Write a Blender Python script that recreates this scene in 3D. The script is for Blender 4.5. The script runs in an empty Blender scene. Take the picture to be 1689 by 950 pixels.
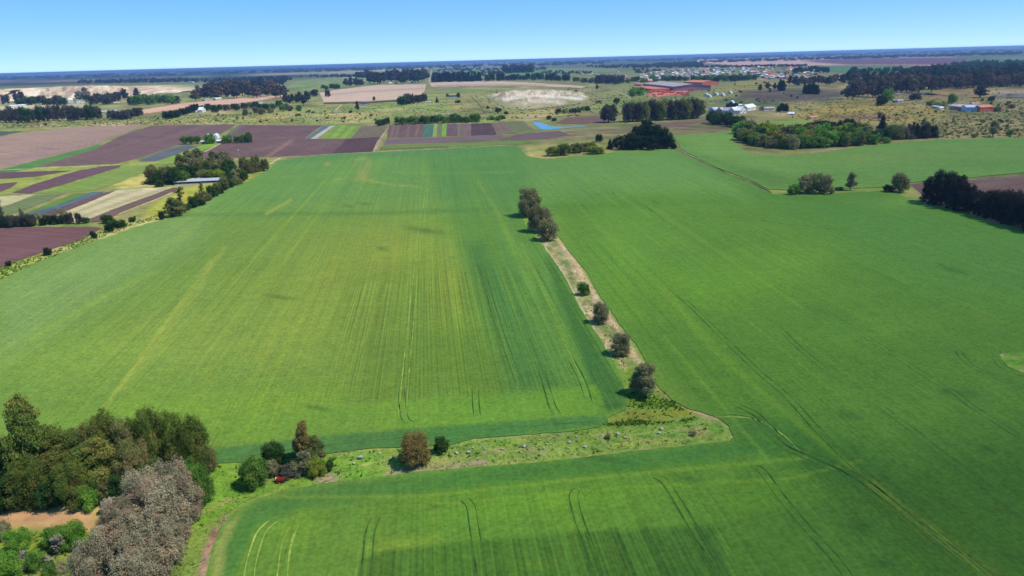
import bpy, math, random
import numpy as np
from mathutils import Vector, Matrix
from mathutils.geometry import delaunay_2d_cdt

S = bpy.context.scene
COL = S.collection
# ------------------------------------------------------------------ camera
W0, H0, F, CAMH = 1689.0, 950.0, 1150.0, 100.0
ROLL = math.atan(-46 / 1689.0)
PITCH = math.atan(377 * math.cos(ROLL) / F)
fwd = Vector((0, math.cos(PITCH), -math.sin(PITCH)))
up0 = Vector((0, math.sin(PITCH), math.cos(PITCH)))
rt0 = Vector((1, 0, 0))
RT = rt0 * math.cos(ROLL) + up0 * math.sin(ROLL)
UP = up0 * math.cos(ROLL) - rt0 * math.sin(ROLL)
cam = bpy.data.cameras.new('camera'); cam_o = bpy.data.objects.new('camera', cam); COL.objects.link(cam_o)
cam.sensor_width = 36.0; cam.lens = 36.0 * F / W0; cam.clip_start = 1.0; cam.clip_end = 200000.0
M = Matrix.Identity(4)
for i in range(3):
    M[i][0] = RT[i]; M[i][1] = UP[i]; M[i][2] = -fwd[i]
M[2][3] = CAMH
cam_o.matrix_world = M
S.camera = cam_o
# ------------------------------------------------------------------ sky, sun, exposure
SUN_EL = math.radians(58); SUN_AZ = math.radians(108)      # azimuth from +Y towards +X
w = bpy.data.worlds.new('World'); S.world = w; w.use_nodes = True
nt = w.node_tree; nt.nodes.clear()
out = nt.nodes.new('ShaderNodeOutputWorld'); bg = nt.nodes.new('ShaderNodeBackground')
sky = nt.nodes.new('ShaderNodeTexSky'); sky.sky_type = 'NISHITA'; sky.sun_disc = False
sky.sun_elevation = SUN_EL; sky.sun_rotation = SUN_AZ
sky.altitude = 100; sky.air_density = 0.25; sky.dust_density = 0.0; sky.ozone_density = 3.0
hs = nt.nodes.new('ShaderNodeHueSaturation'); hs.inputs['Saturation'].default_value = 2.3
hs.inputs['Value'].default_value = 3.85
gm = nt.nodes.new('ShaderNodeGamma'); gm.inputs[1].default_value = 0.34       # evens out the dome as a light haze does
nt.links.new(sky.outputs[0], gm.inputs[0]); nt.links.new(gm.outputs[0], hs.inputs['Color']); nt.links.new(hs.outputs[0], bg.inputs[0])
bg.inputs[1].default_value = 0.12
nt.links.new(bg.outputs[0], out.inputs[0])
sun = bpy.data.lights.new('sun', 'SUN'); sun.energy = 3.6; sun.angle = math.radians(0.53); sun.color = (1.0, 0.955, 0.88)
sun_o = bpy.data.objects.new('sun', sun); COL.objects.link(sun_o)
sdir = Vector((math.sin(SUN_AZ) * math.cos(SUN_EL), math.cos(SUN_AZ) * math.cos(SUN_EL), math.sin(SUN_EL)))
sun_o.rotation_euler = sdir.to_track_quat('Z', 'Y').to_euler(); sun_o.location = (0, 0, 300)
S.view_settings.view_transform = 'Standard'; S.view_settings.look = 'None'
S.view_settings.exposure = 0.41; S.view_settings.gamma = 1.0
S.render.engine = 'CYCLES'
S.cycles.max_bounces = 6; S.cycles.diffuse_bounces = 2; S.cycles.glossy_bounces = 2
S.cycles.transmission_bounces = 3; S.cycles.volume_bounces = 0; S.cycles.transparent_max_bounces = 8
GAIN = 1.5          # display value of a sunlit white surface: turns the colour one wants to see into an albedo

# ------------------------------------------------------------------ helpers
def G(px, py, z=0.0):
    u = px - W0 / 2; v = H0 / 2 - py
    d = fwd * F + RT * u + UP * v
    if d.z > -0.35: d.z = -0.35
    t = (z - CAMH) / d.z
    return (d.x * t, d.y * t)
def proj(x, y, z=0.0):
    p = Vector((x, y, z - CAMH)); zc = p.dot(fwd)
    return (W0 / 2 + F * p.dot(RT) / zc, H0 / 2 - F * p.dot(UP) / zc, zc)
def Gnp(P, z=0.0):
    u = P[:, 0] - W0 / 2; v = H0 / 2 - P[:, 1]
    d = np.outer(np.ones(len(P)), np.array(fwd) * F) + np.outer(u, np.array(RT)) + np.outer(v, np.array(UP))
    t = (z - CAMH) / np.minimum(d[:, 2], -0.35)
    return d[:, :2] * t[:, None]
def projnp(X):
    p = X - np.array([0, 0, CAMH]); zc = p @ np.array(fwd)
    zc = np.where(zc < 1, 1, zc)
    return np.stack([W0 / 2 + F * (p @ np.array(RT)) / zc, H0 / 2 - F * (p @ np.array(UP)) / zc], 1)
def lin(c):
    a = np.array(c, float) / 255.0
    return np.where(a <= 0.04045, a / 12.92, ((a + 0.055) / 1.055) ** 2.4)
def alb(r, g, b): return lin((r, g, b)) / GAIN
def tag(o, label=None, cat=None, group=None, kind=None):
    if label: o['label'] = label
    if cat: o['category'] = cat
    if group: o['group'] = group
    if kind: o['kind'] = kind
    return o
def link(name, me, parent=None, mat=None):
    o = bpy.data.objects.new(name, me); COL.objects.link(o)
    if parent: o.parent = parent
    if mat is not None and me is not None:
        if not me.materials: me.materials.append(mat)
    return o
def empty(name, loc, rz=0.0):
    o = bpy.data.objects.new(name, None); COL.objects.link(o); o.location = loc; o.rotation_euler.z = rz
    o.empty_display_size = 0.5
    return o
def np_mesh(name, V, faces_idx, nper):
    """V (n,3); faces_idx flat loop indices; nper verts per face (int)"""
    me = bpy.data.meshes.new(name)
    nf = len(faces_idx) // nper
    me.vertices.add(len(V)); me.vertices.foreach_set('co', np.asarray(V, np.float32).ravel())
    me.loops.add(len(faces_idx)); me.loops.foreach_set('vertex_index', np.asarray(faces_idx, np.int32))
    me.polygons.add(nf)
    me.polygons.foreach_set('loop_start', np.arange(0, nf * nper, nper, dtype=np.int32))
    me.polygons.foreach_set('loop_total', np.full(nf, nper, np.int32))
    me.update(calc_edges=True); me.validate()
    return me
def set_tone(me, C):
    at = me.color_attributes.new('tone', 'FLOAT_COLOR', 'POINT')
    at.data.foreach_set('color', np.asarray(C, np.float32).ravel())
class MB:
    def __init__(s): s.v = []; s.f = []; s.m = []
    def add(s, vs, fs, mi=0):
        b = len(s.v); s.v += [tuple(v) for v in vs]; s.f += [tuple(b + i for i in f) for f in fs]; s.m += [mi] * len(fs)
    def box(s, x0, y0, z0, x1, y1, z1, mi=0):
        s.add([(x0,y0,z0),(x1,y0,z0),(x1,y1,z0),(x0,y1,z0),(x0,y0,z1),(x1,y0,z1),(x1,y1,z1),(x0,y1,z1)],
              [(3,2,1,0),(4,5,6,7),(0,1,5,4),(1,2,6,5),(2,3,7,6),(3,0,4,7)], mi)
    def tube(s, p0, p1, r0, r1, n=7, mi=0, cap=True):
        p0 = Vector(p0); p1 = Vector(p1); a = (p1 - p0).normalized()
        b = a.orthogonal().normalized(); c = a.cross(b)
        vs = []
        for p, r in ((p0, r0), (p1, r1)):
            for k in range(n):
                t = 2 * math.pi * k / n; vs.append(p + b * (r * math.cos(t)) + c * (r * math.sin(t)))
        fs = [(k, (k + 1) % n, n + (k + 1) % n, n + k) for k in range(n)]
        if cap: fs += [tuple(range(n, 2 * n)), tuple(reversed(range(n)))]
        s.add(vs, fs, mi)
    def mesh(s, name, mats=()):
        me = bpy.data.meshes.new(name); me.from_pydata(s.v, [], s.f); me.update()
        for m in mats: me.materials.append(m)
        if len(mats) > 1: me.polygons.foreach_set('material_index', s.m)
        return me
    def build(s, name, mat, parent=None):
        return link(name, s.mesh(name, (mat,)), parent)

# ------------------------------------------------------------------ materials
class NT:
    def __init__(s, mat): s.t = mat.node_tree; s.t.nodes.clear()
    def n(s, typ, **kw):
        nd = s.t.nodes.new(typ)
        for k, v in kw.items():
            if k.startswith('_'): nd.inputs[int(k[1:])].default_value = v
            else: setattr(nd, k, v)
        return nd
    def l(s, a, b): s.t.links.new(a, b)
    def put(s, inp, v):
        if isinstance(v, (int, float)): inp.default_value = v
        elif isinstance(v, (tuple, list, np.ndarray)):
            v = tuple(float(q) for q in v)
            inp.default_value = v if len(v) == len(inp.default_value) else v + (1.0,)
        else: s.l(v, inp)
    def math(s, op, a, b=0.0, c=None):
        nd = s.n('ShaderNodeMath', operation=op); s.put(nd.inputs[0], a); s.put(nd.inputs[1], b)
        if c is not None: s.put(nd.inputs[2], c)
        return nd.outputs[0]
    def vmath(s, op, a, b):
        nd = s.n('ShaderNodeVectorMath', operation=op); s.put(nd.inputs[0], a)
        if op == 'SCALE': s.put(nd.inputs[3], b)
        else: s.put(nd.inputs[1], b)
        return nd.outputs[0]
    def mix(s, f, a, b, bt='MIX'):
        nd = s.n('ShaderNodeMix', data_type='RGBA', blend_type=bt)
        s.put(nd.inputs[0], f); s.put(nd.inputs[6], a); s.put(nd.inputs[7], b)
        return nd.outputs[2]
    def noise(s, vec, scale=1.0, detail=3.0, rough=0.55, dist=0.0):
        nd = s.n('ShaderNodeTexNoise'); s.l(vec, nd.inputs['Vector'])
        nd.inputs['Scale'].default_value = scale; nd.inputs['Detail'].default_value = detail
        nd.inputs['Roughness'].default_value = rough; nd.inputs['Distortion'].default_value = dist
        return nd.outputs[0]
    def ramp(s, v, a, b, lo=0.0, hi=1.0):
        nd = s.n('ShaderNodeMapRange', clamp=True); s.l(v, nd.inputs[0])
        for i, q in enumerate((a, b, lo, hi)): nd.inputs[i + 1].default_value = q
        return nd.outputs[0]
def new_mat(name):
    m = bpy.data.materials.new(name); m.use_nodes = True
    return m, NT(m)
def finish(N, col, rough=0.9, bump=None, bstr=0.3, bdist=0.1, spec=0.2, droUGH=1.0):
    b = N.n('ShaderNodeBsdfPrincipled'); o = N.n('ShaderNodeOutputMaterial')
    N.put(b.inputs['Base Color'], col); N.put(b.inputs['Roughness'], rough)
    b.inputs['Specular IOR Level'].default_value = spec
    b.inputs['Diffuse Roughness'].default_value = droUGH
    if bump is not None:
        bn = N.n('ShaderNodeBump'); bn.inputs['Strength'].default_value = bstr; bn.inputs['Distance'].default_value = bdist
        N.l(bump, bn.inputs['Height']); N.l(bn.outputs[0], b.inputs['Normal'])
    N.l(b.outputs[0], o.inputs[0])
    return b
def land_mat(name, ang=0.0, fine=0.0, fsize=0.9, patch=0.15, streak=0.12, grain=0.18, psize=45.0, swid=3.0, slen=90.0, gsize=0.9,
             yellow=0.0, ytint=(1.35, 1.08, 0.75), rows=0.0, rowp=0.75, bstr=0.5, bdist=0.25, mottle=0.0, mtint=(0.6, 0.75, 0.6), msize=6.0):
    m, N = new_mat(name)
    at = N.n('ShaderNodeAttribute', attribute_name='tone')
    geo = N.n('ShaderNodeNewGeometry')
    mp = N.n('ShaderNodeMapping'); mp.inputs['Rotation'].default_value = (0, 0, -ang); N.l(geo.outputs['Position'], mp.inputs[0])
    P = geo.outputs['Position']; R = mp.outputs[0]
    n1 = N.noise(N.vmath('MULTIPLY', P, (1 / psize,) * 3), 1.0, 4.0, 0.6, 0.4)
    n2 = N.noise(N.vmath('MULTIPLY', R, (1 / swid, 1 / slen, 1)), 1.0, 3.0, 0.6)
    n3 = N.noise(N.vmath('MULTIPLY', P, (1 / gsize,) * 3), 1.0, 7.0, 0.74)
    f = N.math('MULTIPLY_ADD', N.math('SUBTRACT', n1, 0.5), patch * 2.6, 1.0)
    f = N.math('MULTIPLY_ADD', N.math('SUBTRACT', n2, 0.5), streak * 2.6, f)
    f = N.math('MULTIPLY_ADD', N.math('SUBTRACT', n3, 0.5), grain * 2.6, f)
    if fine:
        nf = N.noise(N.vmath('MULTIPLY', P, (1 / fsize,) * 3), 1.0, 3.0, 0.7)
        f = N.math('MULTIPLY_ADD', N.math('SUBTRACT', nf, 0.5), fine * 2.6, f)
    if rows:
        nr = N.noise(N.vmath('MULTIPLY', R, (1 / rowp, 1 / 220.0, 0.0)), 1.0, 2.0, 0.5)
        nr2 = N.noise(N.vmath('MULTIPLY', R, (1 / (rowp * 7), 1 / 260.0, 0.0)), 1.0, 3.0, 0.6)
        dr = N.math('ADD', N.math('MULTIPLY', N.math('SUBTRACT', nr, 0.5), 2.6), N.math('MULTIPLY', N.math('SUBTRACT', nr2, 0.5), 0.7))
        f = N.math('MULTIPLY_ADD', dr, N.math('MULTIPLY', at.outputs['Alpha'], rows), f)
    c = N.vmath('SCALE', at.outputs['Color'], f)
    if yellow:
        n4 = N.noise(N.vmath('MULTIPLY', R, (1 / (swid * 4), 1 / (slen * 0.5), 1)), 1.0, 5.0, 0.62, 0.5)
        c = N.mix(N.ramp(n4, 0.45, 0.72, 0.0, yellow), c, N.vmath('MULTIPLY', c, ytint))
    if mottle:
        n5 = N.noise(N.vmath('MULTIPLY', P, (1 / msize,) * 3), 1.0, 5.0, 0.7, 0.6)
        c = N.mix(N.ramp(n5, 0.48, 0.62, 0.0, mottle), c, N.vmath('MULTIPLY', c, mtint))
    finish(N, c, 0.95, n3, bstr, bdist, spec=0.1)
    return m
def leaf_mat(name, c1, c2, c3=None, trans=0.25, nscale=0.35):
    """c1 darker leaves, c2 usual leaves, c3 scattered odd clumps (albedo)"""
    m, N = new_mat(name)
    tc = N.n('ShaderNodeTexCoord'); oi = N.n('ShaderNodeObjectInfo')
    at = N.n('ShaderNodeAttribute', attribute_name='leaf')
    off = N.n('ShaderNodeCombineXYZ'); N.l(N.math('MULTIPLY', oi.outputs['Random'], 57.0), off.inputs[0])
    v = N.vmath('ADD', tc.outputs['Object'], off.outputs[0])
    n = N.noise(v, nscale, 3.0, 0.6)
    c = N.mix(N.ramp(n, 0.35, 0.65), c1, c2)
    if c3 is not None:
        n2 = N.noise(N.vmath('ADD', v, (31.0, 7.0, 3.0)), nscale * 0.8, 4.0, 0.65)
        c = N.mix(N.ramp(n2, 0.50, 0.66), c, c3)
    br = N.math('MULTIPLY', N.math('MULTIPLY_ADD', at.outputs['Fac'], 0.7, 0.62), N.math('MULTIPLY_ADD', oi.outputs['Random'], 0.35, 0.82))
    c = N.vmath('SCALE', c, br)
    d = N.n('ShaderNodeBsdfDiffuse'); d.inputs['Roughness'].default_value = 0.6; N.l(c, d.inputs[0])
    t = N.n('ShaderNodeBsdfTranslucent'); N.l(N.vmath('MULTIPLY', c, (1.2, 1.25, 0.7)), t.inputs[0])
    mx = N.n('ShaderNodeMixShader'); mx.inputs[0].default_value = trans
    N.l(d.outputs[0], mx.inputs[1]); N.l(t.outputs[0], mx.inputs[2])
    o = N.n('ShaderNodeOutputMaterial'); N.l(mx.outputs[0], o.inputs[0])
    return m
def plain_mat(name, c, rough=0.8, var=0.2, scale=0.6, c2=None, metal=0.0, bstr=0.2):
    m, N = new_mat(name)
    tc = N.n('ShaderNodeTexCoord')
    n = N.noise(tc.outputs['Object'], scale, 5.0, 0.65)
    if c2 is None: col = N.vmath('SCALE', tuple(c), N.ramp(n, 0.3, 0.7, 1 - var, 1 + var))
    else: col = N.mix(N.ramp(n, 0.4, 0.62), tuple(c), tuple(c2))
    b = finish(N, col, rough, n, bstr, 0.05, spec=0.3, droUGH=0.3)
    b.inputs['Metallic'].default_value = metal
    return m

ROWA = math.atan2(-(715 - W0 / 2), F)          # rows run towards this heading (counter-clockwise from +Y)
M_CROP = land_mat('crop_green', ROWA, patch=0.10, streak=0.10, grain=0.24, fine=0.45, fsize=1.1, psize=38, swid=1.0, slen=110, gsize=5.0,
                  yellow=0.35, rows=0.55, rowp=0.66, bstr=0.5, bdist=0.3, mottle=0.3, mtint=(0.74, 0.88, 0.9), msize=7)
M_CROP2 = land_mat('crop_green_far', ROWA + 1.2, fine=.3, fsize=2.5, patch=0.12, streak=0.10, grain=0.35, psize=60, swid=4, slen=140, gsize=7, yellow=0.4, mottle=.3, mtint=(0.75, 0.88, 0.9), msize=16)
M_GRASS = land_mat('rough_grass', 0, fine=0.4, fsize=.8, patch=0.3, streak=0.1, grain=0.5, psize=14, gsize=2.0, yellow=0.6, swid=2, slen=8,
                   mottle=0.7, mtint=(0.62, 0.8, 0.55), msize=3.0, bstr=0.8, bdist=0.3)
M_LAND = land_mat('country_land', 0.4, fine=.35, fsize=5, patch=0.55, streak=0.25, grain=0.5, psize=170, swid=11, slen=60, gsize=14,
                  mottle=0.9, mtint=(0.55, 0.74, 0.56), msize=70, bstr=0.6, bdist=1.0, yellow=0.85, ytint=(1.38, 1.04, .98))
M_SOIL = {}
def soil(ang):
    k = round(ang, 2)
    if k not in M_SOIL:
        M_SOIL[k] = land_mat('ploughed_soil', ang, patch=0.2, streak=0.3, grain=0.25, psize=60, swid=3.0, slen=200, gsize=6, bstr=0.5, bdist=0.2)
    return M_SOIL[k]

# ------------------------------------------------------------------ painting and sheets
rng = np.random.default_rng(11)
def inpoly(P, poly):
    x, y = P[:, 0], P[:, 1]; ins = np.zeros(len(P), bool)
    n = len(poly)
    for i in range(n):
        x1, y1 = poly[i]; x2, y2 = poly[(i + 1) % n]
        if y1 == y2: continue
        c = ((y1 > y) != (y2 > y)) & (x < (x2 - x1) * (y - y1) / (y2 - y1) + x1)
        ins ^= c
    return ins
def segdist(P, line):
    d = np.full(len(P), 1e9)
    for (x1, y1), (x2, y2) in zip(line[:-1], line[1:]):
        ax, ay = x2 - x1, y2 - y1; L = ax * ax + ay * ay + 1e-9
        t = np.clip(((P[:, 0] - x1) * ax + (P[:, 1] - y1) * ay) / L, 0, 1)
        d = np.minimum(d, np.hypot(P[:, 0] - x1 - t * ax, P[:, 1] - y1 - t * ay))
    return d
def polysoft(P, poly, soft):
    d = segdist(P, list(poly) + [poly[0]]); s = np.where(inpoly(P, poly), d, -d)
    return np.clip(0.5 + s / (2 * soft), 0, 1)
def paint(C, w, col, k=1.0, alpha=None):
    a = alb(*col); w = np.clip(w, 0, 1)[:, None] * k
    C[:, :3] = C[:, :3] * (1 - w) + a * w
    if alpha is not None: C[:, 3] = C[:, 3] * (1 - w[:, 0]) + alpha * w[:, 0]
def blob(P, cx, cy, rx, ry, ang=0.0):
    c, s = math.cos(ang), math.sin(ang); dx, dy = P[:, 0] - cx, P[:, 1] - cy
    return np.exp(-(((dx * c + dy * s) / rx) ** 2 + ((-dx * s + dy * c) / ry) ** 2))
def densify(poly, step, jit, r, closed=True):
    o = []; n = len(poly)
    for i in range(n if closed else n - 1):
        a = poly[i]; b = poly[(i + 1) % n]; L = math.hypot(b[0] - a[0], b[1] - a[1]); k = max(1, int(L / step))
        for j in range(k):
            t = j / k; q = jit if j else jit * 0.3
            o.append((a[0] + (b[0] - a[0]) * t + r.normal(0, q), a[1] + (b[1] - a[1]) * t + r.normal(0, q * 0.5)))
    if not closed: o.append(poly[-1])
    return o
ZI = [0]
def sheet(name, poly, z, mat, col, painter=None, sx=8.0, sy=3.0, edge=7.0, jit=0.5, skirt=False, hfn=None, kind='structure', grid_box=None):
    r = np.random.default_rng(abs(hash(name)) % 1000 if False else int(sum(p[0] * 3 + p[1] for p in poly)) % 9973)
    if z < .4: ZI[0] += 1; z += .004 * ZI[0]
    ring = densify(poly, edge, jit, r)
    A = np.array(ring); x0, y0 = A.min(0); x1, y1 = A.max(0)
    pts = []
    if painter is not None or hfn is not None or (x1 - x0) > 60:
        gx = np.arange(x0 + sx * .5, x1, sx); gy = np.arange(y0 + sy * .5, y1, sy)
        X, Y = np.meshgrid(gx, gy); X = X + (np.arange(len(gy)) % 2)[:, None] * sx * 0.5
        Q = np.stack([X.ravel(), Y.ravel()], 1)
        if grid_box is not None:
            bx0, by0, bx1, by1, k = grid_box
            inside = (Q[:, 0] > bx0) & (Q[:, 0] < bx1) & (Q[:, 1] > by0) & (Q[:, 1] < by1)
            keep = inside | (((np.floor(Q[:, 0] / sx) % k) == 0) & ((np.floor(Q[:, 1] / sy) % k) == 0))
            Q = Q[keep]
        m = inpoly(Q, ring)
        Q = Q[m]
        if len(Q) < 30000: Q = Q[segdist(Q, ring + [ring[0]]) > sy * 0.4]
        pts = [tuple(q) for q in Q]
    vc = [Vector(p) for p in ring] + [Vector(p) for p in pts]
    vs, es, fs, _, _, _ = delaunay_2d_cdt(vc, [], [list(range(len(ring)))], 1, 1e-4)
    P = np.array([(v.x, v.y) for v in vs]); XY = Gnp(P, z)
    V = np.concatenate([XY, np.full((len(P), 1), z)], 1)
    if hfn is not None: V[:, 2] += hfn(P, XY)
    C = np.ones((len(P), 4)); C[:, :3] = alb(*col); C[:, 3] = 0.0
    if painter: painter(P, C)
    T = []
    for f in fs:
        if len(f) == 3: T += list(f)
        else:
            for k in range(1, len(f) - 1): T += [f[0], f[k], f[k + 1]]
    T = np.array(T, np.int64).reshape(-1, 3)
    a = V[T[:, 1], :2] - V[T[:, 0], :2]; b = V[T[:, 2], :2] - V[T[:, 0], :2]
    flip = (a[:, 0] * b[:, 1] - a[:, 1] * b[:, 0]) < 0
    T[flip] = T[flip][:, ::-1]
    if skirt:
        R = Gnp(np.array(ring), z); n = len(ring); base = len(V)
        tops = np.concatenate([R, np.full((n, 1), z)], 1); bots = np.concatenate([R, np.full((n, 1), 0.0)], 1)
        V = np.concatenate([V, tops, bots]); Cc = np.ones((2 * n, 4)); Cc[:, :3] = alb(*col) * 0.8; Cc[:, 3] = 0
        C = np.concatenate([C, Cc]); i = np.arange(n); j = (i + 1) % n
        T = np.concatenate([T, np.stack([base + i, base + n + i, base + j], 1), np.stack([base + j, base + n + i, base + n + j], 1)])
    me = np_mesh(name, V, T.ravel(), 3); set_tone(me, C); me.materials.append(mat)
    o = link(name, me)
    if kind: o['kind'] = kind
    return o
def ribbon(name, line, width, z, mat, col, parent=None, kind=None, jit=0.08, step=3.0, smooth=True, wobble=0.25):
    """flat strip of real width (metres) along a pixel polyline laid on the ground"""
    r = np.random.default_rng(int(line[0][0] * 7 + line[0][1] * 13) % 9973)
    if smooth and len(line) > 2:
        L = [line[0]] + list(line) + [line[-1]]; q = []
        for i in range(1, len(L) - 2):
            p0, p1, p2, p3 = map(np.array, (L[i - 1], L[i], L[i + 1], L[i + 2]))
            for t in np.arange(0, 1, 0.125):
                q.append(tuple(0.5 * ((2 * p1) + (-p0 + p2) * t + (2 * p0 - 5 * p1 + 4 * p2 - p3) * t * t + (-p0 + 3 * p1 - 3 * p2 + p3) * t ** 3)))
        q.append(line[-1]); line = q
    pts = densify(line, step, 0, r, closed=False)
    X = Gnp(np.array(pts, float), z); d = np.gradient(X, axis=0); d /= np.linalg.norm(d, axis=1)[:, None] + 1e-9
    nrm = np.stack([-d[:, 1], d[:, 0]], 1); n = len(X)
    wd = width * 0.5 * (1 + wobble * np.interp(np.arange(n), np.arange(0, n + 4, 4), r.normal(0, 1, len(np.arange(0, n + 4, 4)))).clip(-1.5, 1.5))
    taper = np.minimum(1, np.minimum(np.arange(n), np.arange(n)[::-1]) / 4 + 0.2); wd = wd * taper
    V = np.zeros((2 * n, 3)); V[:n, :2] = X + nrm * wd[:, None]; V[n:, :2] = X - nrm * wd[:, None]; V[:, 2] = z
    i = np.arange(n - 1); Fq = np.stack([i, n + i, n + i + 1, i + 1], 1)
    C = np.ones((2 * n, 4)); C[:, :3] = alb(*col); C[:, 3] = 0
    v = 1 + 0.18 * r.normal(0, 1, n); C[:n, :3] *= v[:, None]; C[n:, :3] *= v[:, None]
    me = np_mesh(name, V, Fq.ravel(), 4); set_tone(me, np.clip(C, 0, 1)); me.materials.append(mat)
    o = link(name, me, parent)
    if kind: o['kind'] = kind
    return o
# ------------------------------------------------------------------ the countryside sheet
def hz0(x): return 121 - 46 / 1689.0 * x
def country_paint(P, XY):
    n = len(P); C = np.ones((n, 4)); C[:, :3] = alb(128, 132, 82); C[:, 3] = 0
    ok = P[:, 1] < 3000
    def pp(poly, soft, col, k=1.0): paint(C, polysoft(P, poly, soft), col, k)
    hz = 121 - 46 / 1689.0 * P[:, 0]                      # horizon row at each column
    dy = P[:, 1] - hz
    # far plain: dark woodland ground with pale fields (albedo of the land itself)
    paint(C, np.clip((32 - dy) / 18, 0, 1), (92, 104, 66), 0.9)
    lf = np.clip((620 - P[:, 0]) / 160, 0, 1); paint(C, np.clip((24 - dy) / 5, 0, 1) * lf, (40, 54, 40), 0.95)
    paint(C, np.clip((13 - dy) / 5, 0, 1), (48, 62, 46), 0.9)
    r = np.random.default_rng(5)
    for _ in range(90):
        x = r.uniform(-300, 2000); q = r.uniform(2.5, 16) ; yy = 121 - 46 / 1689.0 * x + q
        paint(C, blob(P, x, yy, r.uniform(25, 110) , 0.35 + q * 0.06, -0.027), [(176, 166, 138), (120, 138, 84), (168, 140, 122), (52, 66, 48)][r.integers(4)], 0.75)
    for _ in range(60):
        x = r.uniform(-200, 1900); q = r.uniform(45, 110); yy = 121 - 46 / 1689.0 * x + q
        paint(C, blob(P, x, yy, r.uniform(25, 80), r.uniform(2, 7), -0.03), [(150, 140, 96), (104, 128, 62), (128, 128, 92), (140, 120, 84)][r.integers(4)], 0.5)
    # green valley floor, left and centre
    pp([(-200, 214), (230, 205), (330, 180), (420, 186), (520, 172), (760, 160), (840, 190), (840, 203), (520, 206), (250, 207), (-200, 228)], 5, (146, 152, 88), 0.8)
    pp([(650, 176), (800, 172), (830, 192), (640, 192)], 4, (118, 142, 72), 0.7)
    pp([(560, 172), (640, 165), (700, 168), (690, 180), (575, 184)], 3, (112, 140, 70), 0.6)
    pp([(540, 188), (625, 184), (640, 192), (550, 196)], 2, (176, 156, 108), 0.6)
    pp([(400, 192), (470, 188), (480, 197), (405, 200)], 3, (172, 152, 90), 0.5)
    # right hand savanna
    pp([(1240, 120), (1800, 130), (1800, 235), (1560, 232), (1240, 250), (1160, 200)], 6, (146, 134, 88), 0.75)
    pp([(1230, 205), (1340, 190), (1350, 205), (1250, 222)], 4, (120, 146, 58), 0.9)
    pp([(1295, 178), (1400, 166), (1560, 178), (1560, 200), (1400, 205), (1310, 195)], 5, (156, 142, 76), 0.8)
    pp([(1230, 148), (1380, 145), (1390, 165), (1260, 170)], 4, (104, 96, 88), 0.7)
    pp([(1165, 160), (1230, 150), (1250, 165), (1190, 175)], 4, (96, 118, 66), 0.7)
    pp([(1330, 196), (1460, 186), (1470, 195), (1380, 204)], 3, (140, 112, 88), 0.5)
    pp([(1560, 205), (1800, 190), (1800, 228), (1560, 228)], 5, (158, 140, 98), 0.7)
    pp([(1530, 148), (1640, 146), (1630, 158), (1545, 162)], 3, (148, 128, 88), 0.7)
    # land round the big quarry
    pp([(700, 152), (1010, 148), (1075, 160), (1040, 190), (860, 196), (760, 186)], 6, (150, 144, 92), 0.8)
    pp([(960, 165), (1060, 160), (1070, 178), (960, 190)], 4, (112, 140, 66), 0.8)
    pp([(1150, 150), (1230, 132), (1260, 140), (1190, 165), (1130, 172)], 4, (138, 140, 76), 0.8)
    pp([(850, 200), (1000, 190), (1120, 196), (1130, 205), (870, 208)], 3, (128, 138, 72), 0.6)
    # band of thin strips right of the pond
    for k in range(9):
        y0 = 209 + k * 2.6; y1 = 197 + k * 2.2
        pp([(930, y0), (1215, y1), (1225, y1 + 2), (930, y0 + 2.6)], 0.9, [(120, 98, 90), (116, 132, 66), (138, 120, 100), (104, 84, 80), (128, 134, 74), (112, 88, 84), (140, 122, 96), (112, 126, 62), (128, 112, 88)][k], 0.9)
    # hedge-side verges on the left of the great field
    pp([(-200, 560), (-10, 462), (90, 412), (160, 378), (260, 352), (300, 340), (330, 345), (210, 380), (90, 425), (-10, 468)], 5, (176, 176, 112), 0.8)
    pp([(-200, 600), (-10, 450), (60, 420), (60, 436), (-10, 470)], 5, (158, 172, 76), 0.8)
    pp([(230, 352), (300, 312), (420, 285), (440, 290), (340, 335), (270, 362)], 4, (150, 156, 62), 0.9)
    pp([(0, 380), (100, 366), (180, 374), (160, 378), (0, 384)], 3, (128, 140, 78), 0.8)
    pp([(400, 258), (470, 262), (430, 292), (395, 290)], 3, (138, 152, 74), 0.9)
    pp([(398, 281), (412, 284), (408, 290), (396, 288)], 2, (176, 120, 84), 0.8)
    # stubble between the left plots
    pp([(-200, 300), (60, 270), (250, 262), (300, 262), (235, 306), (-200, 330)], 5, (140, 152, 72), 0.9)
    pp([(180, 308), (250, 280), (330, 290), (280, 306), (200, 312)], 3, (182, 172, 104), 0.8)
    # ground under the bottom-left wood
    pp([(-500, 760), (180, 760), (350, 770), (345, 860), (340, 1200), (-500, 1200)], 14, (110, 140, 52), 1.0)
    pp([(-500, 850), (0, 842), (90, 838), (150, 832), (210, 812), (215, 870), (150, 885), (60, 872), (-500, 880)], 6, (178, 148, 112), 0.95)
    pp([(150, 830), (205, 815), (200, 880), (150, 900)], 7, (170, 158, 96), 0.7)
    paint(C, blob(P, 60, 855, 60, 9), (160, 124, 104), 0.7)
    for x, y, rx, ry, c in [(150, 920, 30, 14, (122, 158, 48)), (40, 905, 50, 14, (140, 150, 66)), (230, 880, 30, 20, (120, 118, 70)), (95, 935, 40, 12, (126, 150, 58))]:
        paint(C, blob(P, x, y, rx, ry), c, 0.8)
    # the central grove strips beyond the field: bare edge under the trees
    pp([(868, 242), (940, 238), (1110, 236), (1108, 250), (1026, 253), (900, 266), (872, 262)], 3, (160, 152, 92), 0.9)
    pp([(1205, 226), (1240, 250), (1300, 256), (1420, 242), (1550, 230), (1550, 210), (1300, 215), (1205, 205)], 4, (130, 128, 76), 0.8)
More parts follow.
